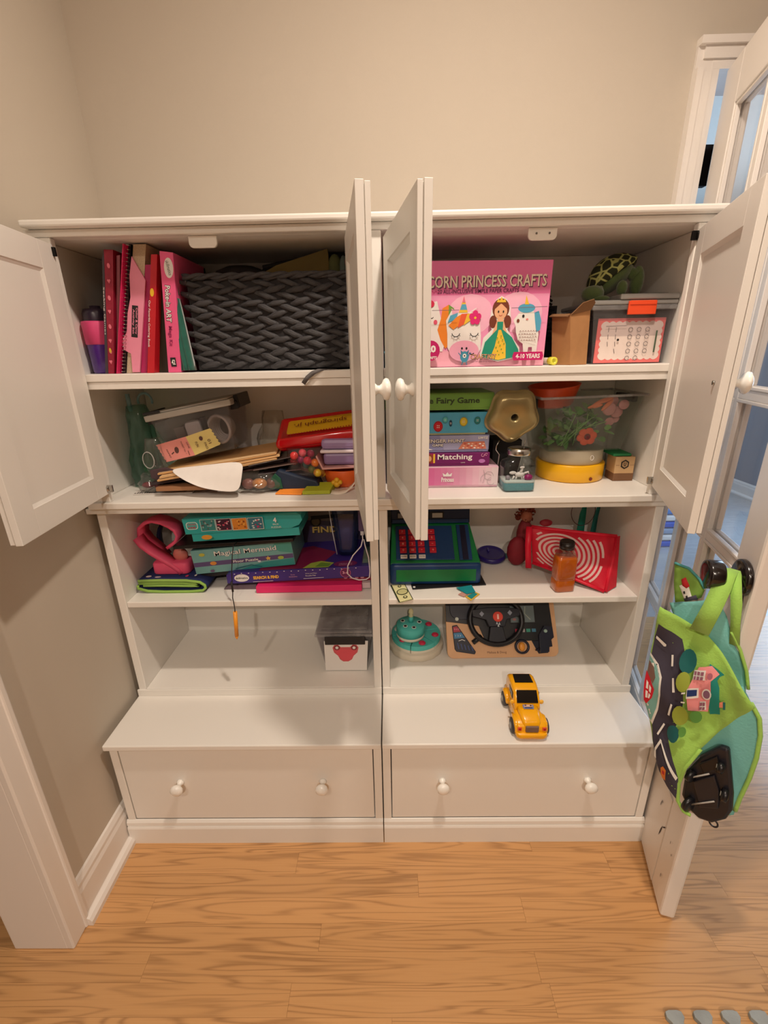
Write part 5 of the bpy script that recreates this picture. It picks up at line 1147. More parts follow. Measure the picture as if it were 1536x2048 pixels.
for i, (c1, c2, c3) in enumerate([((60, 140, 140), (150, 180, 180), (90, 90, 90)), ((66, 26, 52), (216, 90, 120), (230, 220, 220)), ((222, 140, 50), (150, 80, 30), (240, 180, 80)), ((60, 120, 140), (196, 60, 110), (220, 230, 230))]):
    x0 = -.122 + i * .0455; p.rect(x0, x0 + .0425, .007, .042, PWHITE); p.rect(x0 + .0012, x0 + .0413, .0082, .0408, pm(*c1)); rr4 = random.Random(i)
    for k in range(16): p.ell(x0 + rr4.uniform(.005, .037), rr4.uniform(.012, .037), rr4.uniform(.001, .004), rr4.uniform(.001, .003), pm(*(c2 if k % 2 else c3)), 7)
p.text('4', .0905, .032, .009, .014, PWHITE, bold=.05); p.text('PACK', .092, .0195, .016, .0045, PWHITE); p.text('PUZZLES', .092, .011, .027, .0048, PWHITE)
p.ell(-.105, -.006, .015, .007, pm(226, 160, 60), 14); p.build('case_print', t)
# mermaid floor puzzle box
MT = Matrix.Translation((-.400, .080, .794)) @ Matrix.Rotation(-.095, 4, 'Y')
t = thing('mermaid_puzzle_box', 'pale teal mermaid floor puzzle box under the black tablet', 'puzzle box', (-.40, .15, .76))
MB(MT).box(-.152, .148, 0, .16, -.027, .049).build('box_body', pm(120, 176, 178, .4), t, .001)
X = MT.to_3x3() @ Vector((1, 0, 0)); Z_ = MT.to_3x3() @ Vector((0, 0, 1)); p = Print(MT @ Vector((0, -.0001, 0)), X, Z_, (0, -1, 0))
p.rect(-.151, .147, -.004, .010, pm(96, 80, 130)); p.poly([(-.02, -.026), (.147, -.026), (.147, -.005), (.06, -.008), (.01, -.018)], pm(50, 150, 150)); p.poly([(.147, .048), (.147, .012), (.11, .02), (.09, .035), (.1, .048)], pm(80, 160, 150))
p.text('Magical Mermaid', .010, .030, .185, .020, pm(70, 100, 120), bold=.03); p.text('Magical Mermaid', .009, .031, .185, .019, PWHITE, bold=.01); p.text('Floor Puzzle', .005, .003, .075, .008, PWHITE, bold=.02)
for (x, z, r, c) in [(-.120, .034, .009, (190, 190, 80)), (-.092, .004, .010, (226, 150, 70)), (.073, .003, .006, (230, 190, 90)), (.110, .001, .009, (170, 190, 80)), (.045, -.004, .005, (230, 230, 240)), (-.10, -.020, .007, (110, 90, 130))]: p.ell(x, z, r, r * .6, pm(*c), 12)
for k in range(5): p.poly([(.073 + .009 * math.cos(k * 1.257 + 1.57), .003 + .008 * math.sin(k * 1.257 + 1.57)), (.073 + .0035 * math.cos(k * 1.257 + 2.2), .003 + .003 * math.sin(k * 1.257 + 2.2)), (.073 + .0035 * math.cos(k * 1.257 + .95), .003 + .003 * math.sin(k * 1.257 + .95))], pm(240, 200, 110))
p.line([(-.03, -.020), (.02, -.012), (.05, -.022)], .003, pm(30, 110, 120)); p.build('box_print', t)
# purple search & find box lying, its top face visible
VIO = mat('violet_box', (62, 44, 130), .35, noise=.04)
t = thing('search_and_find_box', 'large violet search and find box lying under the mermaid box', 'game box', (-.24, .18, .735))
STM = Matrix.Translation((-.235, .062, .7385)) @ Matrix.Rotation(-.045, 4, 'Y') @ Matrix.Rotation(.05, 4, 'X')
MB(STM).prism([(-.218, .002), (-.195, .0), (.206, 0), (.206, .036), (-.195, .036), (-.216, .030)], .0, .22).build('box_body', VIO, t, .0012)
X = STM.to_3x3() @ Vector((1, 0, 0)); Z_ = STM.to_3x3() @ Vector((0, 0, 1)); Y_ = STM.to_3x3() @ Vector((0, 1, 0)); p = Print(STM @ Vector((0, -.0001, 0)), X, Z_, -Y_)
p.ell(-.172, .018, .022, .0125, PWHITE, 24); p.text('skillmatics', -.172, .018, .036, .007, INK, bold=.02)
p.text('SEARCH & FIND', -.100, .0165, .076, .0105, pm(244, 190, 70), bold=.05); p.text('Disney', -.020, .020, .012, .004, LPK); p.text('PRINCESS EDITION', -.020, .0135, .024, .0032, LPK); p.text('Write and Wipe', .034, .0215, .034, .0045, PWHITE); p.text('Reusable Mats', .032, .0150, .030, .0045, PWHITE)
p.ell(.135, .018, .0155, .0155, pm(216, 110, 160)); p.ell(.135, .018, .0142, .0142, pm(110, 30, 90)); p.text('3-6', .135, .019, .018, .009, LPK, bold=.03)
p.line([(-.14, .004), (-.08, .0045)], .0012, PWHITE); p.line([(.010, .0065), (.070, .0068)], .0012, PWHITE)
for k in range(18): p.ell(-.190 + k * .021, .0335 + (k * 5 % 3) * .0008, .0022, .0012, PWHITE, 7)
p.build('box_print', t)
p = Print(STM @ Vector((0, 0, .0361)), X, Y_, Z_)
p.poly([(-.12, .005), (.05, .005), (.10, .10), (.02, .15), (-.10, .12)], pm(136, 34, 78, .4)); p.poly([(.010, .006), (.085, .004), (.10, .030), (.060, .045), (.030, .035)], pm(170, 190, 80)); p.poly([(.045, .010), (.085, .008), (.092, .026), (.06, .035)], pm(110, 150, 60)); p.ell(.135, .020, .035, .018, pm(120, 36, 96)); p.text('WRITE & WIPE', .135, .020, .040, .005, LPK); p.text('ACTIVITY MATS', .135, .012, .040, .005, LPK)
p.build('lid_print', t)
t = thing('find_box', 'dark violet find game box leaning at the back, behind the mermaid box', 'game box', (-.19, .26, .78))
FT2 = Matrix.Translation((-.165, .240, .778)) @ Matrix.Rotation(-.03, 4, 'Y') @ Matrix.Rotation(-.22, 4, 'X')
MB(FT2).box(-.125, .110, 0, .03, 0, .125).build('box_body', pm(54, 38, 84, .4), t, .001)
X = FT2.to_3x3() @ Vector((1, 0, 0)); Z_ = FT2.to_3x3() @ Vector((0, 0, 1)); Y_ = FT2.to_3x3() @ Vector((0, 1, 0)); p = Print(FT2 @ Vector((0, -.0001, 0)), X, Z_, -Y_)
p.poly([(-.124, .124), (.109, .124), (.109, .085), (.0, .075), (-.124, .085)], pm(120, 110, 104)); p.ell(-.045, .075, .018, .018, INK); p.ell(-.045, .075, .013, .013, pm(110, 100, 70)); p.line([(-.06, .088), (.04, .092), (.07, .07)], .012, INK)
p.text('FIND', -.015, .047, .085, .022, INK, bold=.08); p.text('FIND', -.016, .048, .083, .020, pm(214, 180, 90), bold=.03); p.build('box_print', t)
t = thing('crimson_box', 'dark crimson game box between violet box and bright pink box', 'game box', (-.16, .16, .72))
KT = Matrix.Translation((-.17, .070, .7330)) @ Matrix.Rotation(-.030, 4, 'Y')
MB(Matrix.Translation((-.15, .066, .7420)) @ Matrix.Rotation(-.030, 4, 'Y')).box(-.21, .122, .006, .19, -.0150, -.0045).build('box_body', pm(140, 26, 60, .4), t, .001)
p = Print((0, .0716, 0)); 
for k in range(4): p.ell(-.103 + k * .0165, .7395 + k * .0005, .0055, .003, pm(226, 170, 190), 10)
p.build('box_print', t)
t = thing('pink_box', 'bright raspberry pink flat box, lowest of the pile on middle shelf', 'game box', (-.2, .12, Z3))
MB(Matrix.Translation((-.207, .045, Z3 + .0005)) @ Matrix.Rotation(-.010, 4, 'Y')).box(-.157, .153, 0, .17, 0.002, .0225).build('box_body', pm(232, 40, 110, .5), t, .001)
MB(Matrix.Translation((-.207, .045, Z3 + .0005)) @ Matrix.Rotation(-.010, 4, 'Y')).box(.1535, .1775, .014, .17, .003, .0215).build('box_end', pm(214, 196, 200, .5), t, .001)
t = thing('flat_case', 'flat dark purple grey case end at left under the violet box', 'case', (-.42, .12, Z3))
MB().prism([(-.470, Z3 + .0005), (-.370, Z3 + .0005), (-.370, Z3 + .016), (-.455, Z3 + .013)], .07, .2).build('body', pm(110, 92, 104, .6), t, .001)
t = thing('dark_sheet', 'black card wedge under the left end of the mermaid box', 'card', (-.42, .1, .745))
MB().prism([(-.540, .748), (-.455, .7605), (-.405, .7605), (-.430, .752), (-.505, .742)], .085, .20).build('body', pm(26, 22, 30, .5), t, .001)
# clear blue container standing on end, cable, small case
CLB = clear_mat('blue_clear', (178, 190, 226), .10, .12, (90, 110, 170))
t = thing('blue_clear_container', 'tall translucent blue container standing at right end of the middle shelf', 'container', (-.095, .13, .785))
vsx = MB(); loft(vsx, Matrix.Translation((-.100, .150, .790)), [(rrect(-.032 - e, .030 + e, -.03, .05, .02), z) for e, z in [(-.004, 0), (.0, .02), (.004, .07), (.010, .13), (.014, .17)]]); vsx.build('container_body', CLB, t)
MB().tube([(-.146, .118, .935), (-.140, .118, .87), (-.130, .118, .795)], .0016, 6).build('rim', pm(200, 204, 214, .3), t)
loft(MB(), Matrix.Translation((-.100, .150, .796)), [(rrect(-.024, .022, -.02, .04, .015), z) for z in (0, .10)]).build('inner_card', pm(60, 76, 130, .5), t)
t = thing('wall_charger', 'purple grey wall charger hanging with thin white cable', 'charger', (-.05, .09, .88))
MB().box(-.058, -.038, .055, .075, .893, .968).build('plug_body', pm(78, 62, 100, .4), t, .003)
MB().box(-.053, -.043, .058, .070, .880, .8925).build('connector', pm(190, 190, 200, .3), t, .001)
MB().tube([(-.048, .064, .881), (-.047, .06, .868), (-.052, .05, .85), (-.075, .036, .828), (-.090, .030, .80), (-.092, .030, .775), (-.080, .031, .760), (-.060, .031, .7535), (-.040, .031, .755), (-.030, .031, .762), (-.028, .033, .780), (-.031, .04, .82), (-.040, .05, .85), (-.044, .058, .868)], .0018, 7).build('cable', pm(226, 218, 224, .4), t)
t = thing('clear_case', 'small clear case with grey teal contents right of the violet box', 'case', (-.05, .12, .77))
MB().prism([(-.056, .7740), (-.0245, .7760), (-.0245, .826), (-.046, .832)], .07, .18).build('case_body', clear_mat('teal_clear', (220, 236, 232), .08, .1, (120, 150, 146)), t, .001)
MB().prism([(-.052, .7765), (-.027, .7775), (-.027, .795), (-.049, .797)], .08, .17).build('case_contents', pm(90, 120, 120, .6), t)

# ================================================================ OPEN SHELF, RIGHT (middle shelf)
NB = mat('register_blue', (14, 62, 116), .4, noise=.05); RG = mat('register_green', (0, 122, 62), .45, noise=.04); RR_ = mat('key_red', (206, 24, 50), .4, noise=.05)
t = thing('toy_cash_register', 'blue and green toy cash register with red number keys', 'toy', (.16, .18, Z3))
loft(MB(), Matrix.Translation((.163, .175, Z3 + .0036)), [(rrect(-.134 + i, .137 - i, -.095 + i, .125 - i, .012), z) for i, z in [(.003, 0), (0, .004), (0, .058), (.004, .066)]]).build('drawer_case', NB, t)
MB().box(.047, .284, .0785, .081, Z3 + .014, Z3 + .053).build('drawer_front', RG, t, .004)
# sloped keyboard deck
DK = Matrix.Translation((.160, .092, Z3 + .0700)) @ Matrix.Rotation(.62, 4, 'X')
MB().prism([(.032, 0), (.295, 0), (.280, 0), (.045, 0)][:0] or [(0, 0), (1, 0), (0, 1)], 0, .001) if 0 else None
vs = [(.030, .088, Z3 + .066), (.298, .088, Z3 + .066), (.298, .293, Z3 + .066), (.030, .293, Z3 + .066), (.032, .090, Z3 + .071), (.296, .090, Z3 + .071), (.280, .200, Z3 + .150), (.037, .200, Z3 + .150), (.280, .293, Z3 + .150), (.037, .293, Z3 + .150)]
MB().add(vs, [(0, 3, 2, 1), (0, 1, 5, 4), (4, 5, 6, 7), (7, 6, 8, 9), (1, 2, 8, 6, 5), (0, 4, 7, 9, 3), (2, 3, 9, 8)]).build('deck_body', RG, t, .002)
dv = Vector((0, .110, .079)); dl = dv.length; du = dv.normalized(); dn = Vector((0, -du.z, du.y)); O = Vector((0, .090, Z3 + .071))
TK = Matrix(((1, 0, 0, 0), (0, du.y, dn.y, O.y), (0, du.z, dn.z, O.z), (0, 0, 0, 1)))     # x, up the slope, out of the slope
MB(TK).box(.048, .222, .008, .128, .0005, .004).build('key_panel', NB, t, .001)
MB(TK).box(.236, .274, .006, .130, .0003, .005).build('card_slot_frame', NB, t, .001); MB(TK).box(.246, .263, .006, .128, .0052, .0056).build('card_slot', pm(8, 14, 50, .4), t)
KL = [['7', '8', '9', '-'], ['4', '5', '6', 'x'], ['1', '2', '3', '='], ['0', '00', '.', '+']]
for r in range(4):
    for c in range(4):
        kx_ = [.058, .086, .113, .147][c] + r * .0006; ky = .112 - r * .0215
        k = MB(TK).box(kx_, kx_ + .020, ky - .018, ky, .004, .010).build('key', RR_, t, .0012)
        pp = Print(TK @ Vector((0, 0, .0101)), (1, 0, 0), du, dn); pp.text(KL[r][c], kx_ + .010, ky - .009, .005 if len(KL[r][c]) < 2 else .009, .0075 if KL[r][c] not in '-=.' else .002, pm(250, 170, 160, .5), bold=.02); pp.build('key_label', k)
for c, wd in enumerate(['CLEAR', 'ENTER', 'TOTAL']):
    kx_ = [.061, .088, .1155][c]; k = MB(TK).box(kx_, kx_ + .020, .0115, .023, .004, .009).build('white_key', PWHITE, t, .001)
    pp = Print(TK @ Vector((0, 0, .0091)), (1, 0, 0), du, dn); pp.text(wd, kx_ + .010, .017, .016, .004, INK); pp.build('key_label', k)
# display head
HB = Matrix.Translation((.158, .205, Z3 + .150)) @ Matrix.Rotation(-.16, 4, 'X')
hp = [(-.124, 0), (.124, 0), (.124, .070), (.120, .082), (.108, .090), (-.108, .090), (-.120, .082), (-.124, .070)]
MB(HB).prism(hp, .004, .075).build('display_head', pm(8, 34, 72, .35), t, .003)
MB(HB).box(-.120, .120, .0005, .0038, .002, .014).build('ridge', NB, t, .001)
MB(HB).box(-.104, .042, .0015, .0038, .017, .038).build('display_bezel', pm(10, 12, 20, .3), t, .001)
MB(HB).box(-.102, -.032, .0005, .0014, .0195, .034).build('display_window', pm(150, 150, 150, .3), t); MB(HB).box(.006, .038, .0005, .0014, .0195, .034).build('display_window', pm(190, 194, 190, .3), t)
t = thing('toy_scanner', 'round dark violet toy scanner paddle beside the cash register', 'toy', (.37, .25, Z3))
PT = Matrix.Translation((.372, .262, Z3 + .006)) @ Matrix.Rotation(.10, 4, 'X')
mb = MB(); loft(mb, PT, [([(1.0 * s_ * math.cos(a) * .048 - .004, s_ * math.sin(a) * .052) for a in [2 * PI * k / 30 for k in range(30)]], z) for s_, z in [(.9, 0), (1, .004), (1, .012), (.94, .017), (.86, .018), (.82, .014), (.6, .013)]]); mb.build('paddle', pm(44, 30, 112, .35), t)
MB(PT).tube([(-.010, .028, .0165), (-.010, .008, .018)], .0035, 8).build('hook', pm(70, 60, 140, .35), t)
t = thing('black_folder', 'thin black folder lying under the toy cash register', 'folder', (.2, .12, Z3))
q = [(0.0945,0.0554),(0.315,0.0772),(0.3095,0.1828),(0.0838,0.1543)]
MB().add([(x, y, Z3 + .0004) for x, y in q] + [(x, y, Z3 + .0030) for x, y in q], [(0, 3, 2, 1), (4, 5, 6, 7), (0, 1, 5, 4), (1, 2, 6, 5), (2, 3, 7, 6), (3, 0, 4, 7)]).build('body', pm(22, 20, 24, .5), t)
p = Print((0, 0, Z3 + .0031), (1, 0, 0), (0, 1, 0), (0, 0, 1)); p.ell(.100, .066, .004, .005, PWHITE, 10); p.build('white_dot', t)
# play banknote
t = thing('play_banknote', 'cream play money note lying at left front of right middle shelf', 'banknote', (.06, .04, Z3))
q = [(0.0298,0.083),(0.053,-0.0182),(0.0944,-0.0002),(0.0706,0.0913)]
MB().add([(x, y, Z3 + .0002) for x, y in q] + [(x, y, Z3 + .0006) for x, y in q], [(0, 3, 2, 1), (4, 5, 6, 7), (0, 1, 5, 4), (1, 2, 6, 5), (2, 3, 7, 6), (3, 0, 4, 7)]).build('note', pm(228, 224, 168, .7), t)
A_, B_, C_ = Vector((*q[1], 0)), Vector((*q[2], 0)), Vector((*q[0], 0)); ex = (B_ - A_); ey = (C_ - A_); wN, lN = ex.length, ey.length; ex.normalize(); ey.normalize()
p = Print((A_.x, A_.y, Z3 + .0008), ex, ey, (0, 0, 1)); DKG = pm(50, 58, 34, .7)
p.line([(.001, .001), (wN - .001, .001)], .0022, DKG); p.line([(wN - .0015, .001), (wN - .0015, lN)], .0022, DKG); p.line([(.0015, .001), (.0015, lN)], .0045, DKG)
p.ell(wN * .55, lN * .50, wN * .40, lN * .17, DKG, 24); p.ell(wN * .55, lN * .50, wN * .34, lN * .135, pm(200, 196, 140, .7), 24); p.ell(wN * .56, lN * .2, .0068, .0068, DKG, 16); p.ell(wN * .56, lN * .2, .0036, .0036, pm(228, 224, 168, .7), 12); p.ell(wN * .55, lN * .82, .006, .006, DKG, 16); p.ell(wN * .55, lN * .82, .003, .003, pm(228, 224, 168, .7), 12)
p.build('note_print', t)
t = thing('play_card', 'teal play card lying under the front of the cash register', 'card', (.26, .04, Z3))
def card(q, h, m, par, nm='card'):
    return MB().add([(x, y, Z3 + h) for x, y in q] + [(x, y, Z3 + h + .0007) for x, y in q], [tuple(range(len(q)))[::-1], tuple(len(q) + i for i in range(len(q)))] + [(i, (i + 1) % len(q), len(q) + (i + 1) % len(q), len(q) + i) for i in range(len(q))]).build(nm, m, par)
card([(0.2226,0.0572),(0.2471,0.0188),(0.2748,0.0296),(0.2706,0.0712)], .0042, pm(24, 140, 150, .5), t)
t = thing('play_card', 'yellow edged play card half covered by the teal card', 'card', (.26, .03, Z3))
card([(0.2414,0.0094),(0.2545,-0.0128),(0.2864,0.0225),(0.2748,0.0371)], .0012, pm(226, 184, 60, .5), t); card([(0.2474,0.0116),(0.2572,-0.0052),(0.2792,0.0221),(0.2708,0.0309)], .0021, pm(30, 140, 146, .5), t, 'card_face')
t = thing('play_card', 'small pinkish play card at left of the teal card', 'card', (.24, .04, Z3)); card([(0.2232,0.0211),(0.2381,0.0067),(0.2517,0.0205),(0.2402,0.038)], .0022, pm(200, 150, 140, .5), t)
t = thing('teal_card', 'small teal patterned card lying behind the scanner paddle', 'card', (.45, .3, Z3)); card([(.418, .262), (.452, .262), (.456, .296), (.424, .300)], .001, pm(60, 130, 140, .5), t)

# honey bottle
t = thing('honey_bottle', 'square bottle of amber honey with black cap before striped red bag', 'bottle', (.53, .04, Z3))
HT = Matrix.Translation((.5295, .050, Z3 + .0003)) @ Matrix.Rotation(.12, 4, 'Z')
AMB = mat('amber_honey', (214, 108, 22), .12, noise=.12, nscale=30, coat=.6)
AMB.node_tree.nodes['Principled BSDF'].inputs['Transmission Weight'].default_value = .35
h_ = .029
lay = [(h_ - .003, 0), (h_, .003), (h_, .034), (h_ - .0015, .036), (h_, .038), (h_, .098), (h_ - .003, .108)]
mb = MB(); loft(mb, HT, [(rrect(-h, h, -h * .72, h * .72, .009), z) for h, z in lay]); mb.build('honey', AMB, t)
lay = [(h_ - .0028, .1082), (.021, .117), (.0175, .121), (.0175, .130)]
mb = MB(); loft(mb, HT, [(rrect(-h, h, -min(h, .0205), min(h, .0205), .009), z) for h, z in lay], caps=False); mb.build('bottle_neck', clear_mat('bottle_clear', (240, 226, 206), .04, .04), t)
MB(HT).cyl((0, 0, .130), (0, 0, .149), .0205, .0205, 28).cyl((0, 0, .149), (0, 0, .152), .0205, .0185, 28).build('cap', pm(26, 18, 18, .35), t)
p = Print(HT @ Vector((0, -h_ * .72 - .0001, 0)), HT.to_3x3() @ Vector((1, 0, 0)), (0, 0, 1), HT.to_3x3() @ Vector((0, -1, 0)))
EMB = pm(184, 84, 16, .2); p.arc(0, .078, .014, 0, 360, .0014, EMB, 24); p.arc(0, .078, .010, 0, 360, .0010, EMB, 20); p.line([(-.02, .040), (.02, .040)], .0014, EMB); p.build('embossed_mark', t)

# red bag with white concentric rings
REDC = mat('red_cloth', (206, 14, 46), .6, noise=.12, nscale=20, bump=.3, bscale=60)
t = thing('striped_toy_bag', 'crumpled red zip bag with white concentric rings, right middle shelf', 'bag', (.57, .12, Z3))
# front face quad (a=left-top, b=right-top, c=right-bottom, d=left-bottom), pillow-shaped
fa, fb, fc_, fd = Vector((.462, .165, .856)), Vector((.700, .115, .842)), Vector((.640, .022, .712)), Vector((.468, .140, .752))
def bagpt(u, v, back=0):
    q_ = (fa * (1 - u) + fb * u) * v + (fd * (1 - u) + fc_ * u) * (1 - v)
    n_ = (fb - fa).cross(fd - fa).normalized()
    if n_.y > 0: n_ = -n_
    puff = .026 * (math.sin(PI * u) * math.sin(PI * v)) ** .6 + .0035 * math.sin(u * 9 + v * 4) * math.sin(PI * v)
    q_ = q_ + n_ * (puff if not back else -puff * .9)
    q_.z = max(q_.z, Z3 + .0015)
    return q_, n_
mb = MB(); NU, NV = 22, 16
for bk in (0, 1):
    vs = [bagpt(i / NU, j / NV, bk)[0] for j in range(NV + 1) for i in range(NU + 1)]
    mb.add(vs, [(j * (NU + 1) + i, j * (NU + 1) + i + 1, (j + 1) * (NU + 1) + i + 1, (j + 1) * (NU + 1) + i) for j in range(NV) for i in range(NU)], None, True)
mb.build('bag_body', REDC, t, fix=False)
WS = pm(226, 190, 186, .6); mb = MB()
for k in range(9):
    r0 = .085 + k * .100; w_ = .052
    seg = []
    for i in range(61):
        a = 2 * PI * i / 60
        ok = True; row = []
        for rr_ in (r0, r0 + w_):
            u = .34 + rr_ * .60 * math.cos(a); v = .50 + rr_ * .80 * math.sin(a); row.append((u, v))
            if not (.04 < u < .90 and .05 < v < .93): ok = False
        seg.append(row if ok else None)
    for i in range(60):
        if seg[i] and seg[i + 1]:
            q4 = []
            for (u, v) in (seg[i][0], seg[i][1], seg[i + 1][1], seg[i + 1][0]):
                P_, n_ = bagpt(u, v); q4.append(P_ + n_ * .0009)
            mb.add(q4, [(0, 1, 2, 3)], None, True)
mb.build('ring_print', WS, t, fix=False)
# gusset at the right and zip edge at the left
G1 = [Vector((.700, .115, .842)), Vector((.640, .022, .712)), Vector((.648, .024, Z3 + .001)), Vector((.690, .055, Z3 + .004)), Vector((.702, .085, .750)), Vector((.715, .125, .840))]
mb = MB(); cen = Vector((.690, .070, .770)); mb.add(G1 + [cen], [(i, (i + 1) % 6, 6) for i in range(6)], None, True); mb.build('gusset', REDC, t, fix=False)
mb = MB(); mb.tube([fa + Vector((0, 0, .002)), bagpt(.25, 1)[0], bagpt(.5, 1)[0], bagpt(.75, 1)[0], fb + Vector((0, 0, .001))], .0055, 8).tube([fb, (fb + fc_) / 2 + Vector((.006, .006, 0)), fc_ + Vector((.004, 0, .001))], .0055, 8).tube([fd + Vector((0, 0, -.004)), bagpt(.35, 0)[0], bagpt(.7, 0)[0], fc_], .005, 8); mb.build('seam_binding', pm(216, 16, 50, .5), t)
mb = MB(); mb.ribbon([fa + Vector((-.008, -.006, .004)), (fa + fd) / 2 + Vector((-.014, -.008, 0)), fd + Vector((-.012, -.004, -.020))], [(.017, -.004, 0)] * 3, .004); mb.build('zip_band', pm(224, 18, 54, .45), t)
t2 = thing('red_pouch', 'dark red pouch lying behind left end of striped bag', 'pouch', (.43, .2, Z3))
mb = MB(); mb.ball((.437, .200, Z3 + .055), .040, sc=(.85, .6, 1.25)); mb.build('pouch_body', pm(128, 14, 34, .7, noise=.2), t2)
t2 = thing('doll', 'small doll with curly brown hair behind the striped red bag', 'doll', (.46, .23, Z3))
mb = MB(); rr5 = random.Random(4)
for k in range(26):
    a, b = rr5.uniform(0, 2 * PI), rr5.uniform(-.9, 1.3); c = Vector((.458 + .026 * math.cos(a) * math.cos(b), .22 + .02 * math.sin(a) * math.cos(b), .880 + .024 * math.sin(b)))
    mb.tube([c + Vector((.007 * math.cos(q * .9 + a), .004 * math.sin(q * .7), .007 * math.sin(q * .9 + a))) for q in range(7)], .0026, 5)
mb.build('curly_hair', pm(126, 54, 36, .7), t2)
MB().ball((.460, .213, .874), .018).build('head', pm(190, 120, 96, .6), t2); MB().ball((.462, .225, .80), .026, sc=(1, .8, 2.4)).build('body', pm(140, 40, 50, .7), t2)
t2 = thing('red_cap_toy', 'small dark red round toy above top edge of striped bag', 'toy', (.50, .2, .87)); MB().ball((.503, .158, .872), .014, sc=(1.4, .8, .8)).build('toy_body', pm(140, 20, 40, .6), t2)
# teal ribbons with a wire ring, standing at the back
TR = pm(20, 140, 118, .6)
t2 = thing('teal_ribbon_wand', 'teal ribbon wand with a thin dark ring behind striped bag', 'toy', (.66, .26, Z3))
MB().ribbon([(.664, .262, .962), (.662, .262, .905), (.658, .262, .86), (.655, .262, Z3 + .002)], [(.010, 0, 0), (.009, 0, 0), (.020, 0, 0), (.030, 0, 0)], .002).build('ribbon', TR, t2)
MB().tube([(.655 + .038 * math.cos(a), .255, .872 + .048 * math.sin(a)) for a in [2 * PI * k / 32 for k in range(32)]], .0010, 6, closed=True).tube([(.662 + .022 * math.cos(a), .250, .915 + .024 * math.sin(a)) for a in [2 * PI * k / 24 for k in range(24)]], .0014, 6, closed=True).build('wire_ring', pm(90, 40, 50, .4), t2)
t2 = thing('teal_ribbon_wand', 'second teal wand leaning right of the ringed one at the back', 'toy', (.71, .27, Z3))
MB().ribbon([(.716, .268, .965), (.712, .268, .90), (.704, .268, .85), (.698, .268, Z3 + .002)], [(.010, 0, 0), (.009, 0, 0), (.014, 0, 0), (.022, 0, 0)], .002).tube([(.712, .264, .925), (.723, .262, .905)], .002, 6).build('ribbon', pm(30, 128, 120, .6), t2)

# ================================================================ BOTTOM SHELVES
t = thing('toy_character_bin', 'clear bin with white label and red character face, lower left shelf', 'bin', (-.12, .17, Z4))
T_tray(Matrix.Translation((-.118, .175, Z4)), (-.066, .068, -.080, .085), (-.088, .090, -.098, .115), .0003, .136, .002).build('bin_body', CLR2, t, .003)
MB().box(-.2095, -.0245, .070, .292, Z4 + .1290, Z4 + .1385).build('rim', MATS['rim_clear'], t, .003)
MB().box(-.204, -.030, .076, .286, Z4 + .1386, Z4 + .146).box(-.190, -.045, .086, .276, Z4 + .146, Z4 + .151).build('lid', clear_mat('lid_clear', (226, 222, 226), .22, .2), t, .002)
MB().box(-.178, -.052, .066, .0695, Z4 + .1040, Z4 + .1330).build('latch', pm(24, 18, 20, .4), t, .002)
lab = MB().prism([(-.1825, Z4 + .002), (-.050, Z4 + .002), (-.0435, Z4 + .112), (-.182, Z4 + .112)], .0745, .0765).build('label_card', PWHITE, t, .0005)
p = yprint(.0744); FR = pm(228, 84, 96, .5)
zc = Z4 + .062
p.poly([(-.156, zc + .026), (-.150, zc + .036), (-.138, zc + .037), (-.130, zc + .028), (-.100, zc + .028), (-.092, zc + .037), (-.080, zc + .036), (-.074, zc + .026), (-.078, zc + .008), (-.090, zc - .004), (-.096, zc - .018), (-.108, zc - .026), (-.124, zc - .026), (-.134, zc - .018), (-.140, zc - .004), (-.152, zc + .008)], pm(216, 90, 96)); p.poly([(-.150, zc + .020), (-.080, zc + .020), (-.092, zc - .006), (-.104, zc - .022), (-.126, zc - .022), (-.138, zc - .006)], FR)
for x in (-.142, -.088): p.ell(x, zc + .026, .010, .009, pm(140, 50, 56)); p.ell(x, zc + .026, .0048, .005, PWHITE)
p.build('label_print', t)
t2 = thing('dark_tool', 'black bent tool lying inside the clear bin under its lid', 'tool', (-.13, .17, Z4 + .1))
MB().tube([(-.150, .26, Z4 + .122), (-.150, .17, Z4 + .122), (-.115, .165, Z4 + .122)], .0050, 8).build('tool_body', pm(34, 18, 18, .5), t2)
t2 = thing('toy_parts', 'dull mauve toy pieces filling the labelled clear bin', 'toys', (-.12, .18, Z4))
MB().box(-.168, -.068, .10, .245, Z4 + .004, Z4 + .108).build('parts_body', pm(132, 110, 116, .7, noise=.25, nscale=30), t2, .006)
# toy birthday cake
CT_ = pm(84, 196, 190, .5); WT = pm(228, 222, 206, .5)
t = thing('toy_cake', 'two-tier toy birthday cake in turquoise and white icing', 'toy', (.11, .20, Z4))
ccx, ccy = .115, .205
n = 64
def scal(mb, r0, z0, z1, amp, k, m=None):
    vs = []
    for j, (rr_, z) in enumerate([(r0, z0), (r0 * 1.012, z0 + .002), (r0 * 1.012, z1 - .003), (r0, z1), (0.001, z1)]):
        for i in range(n): a = 2 * PI * i / n; R__ = rr_ * (1 + (amp * abs(math.sin(a * k)) if j < 4 else 0)); vs.append((ccx + R__ * math.cos(a), ccy + R__ * math.sin(a), z))
    return mb.add(vs, [(j * n + i, j * n + (i + 1) % n, (j + 1) * n + (i + 1) % n, (j + 1) * n + i) for j in range(4) for i in range(n)] + [tuple(range(n))[::-1]], m, True)
scal(MB(), .0905, Z4 + .0004, Z4 + .024, .02, 8).build('cake_board', pm(222, 214, 196, .5), t)
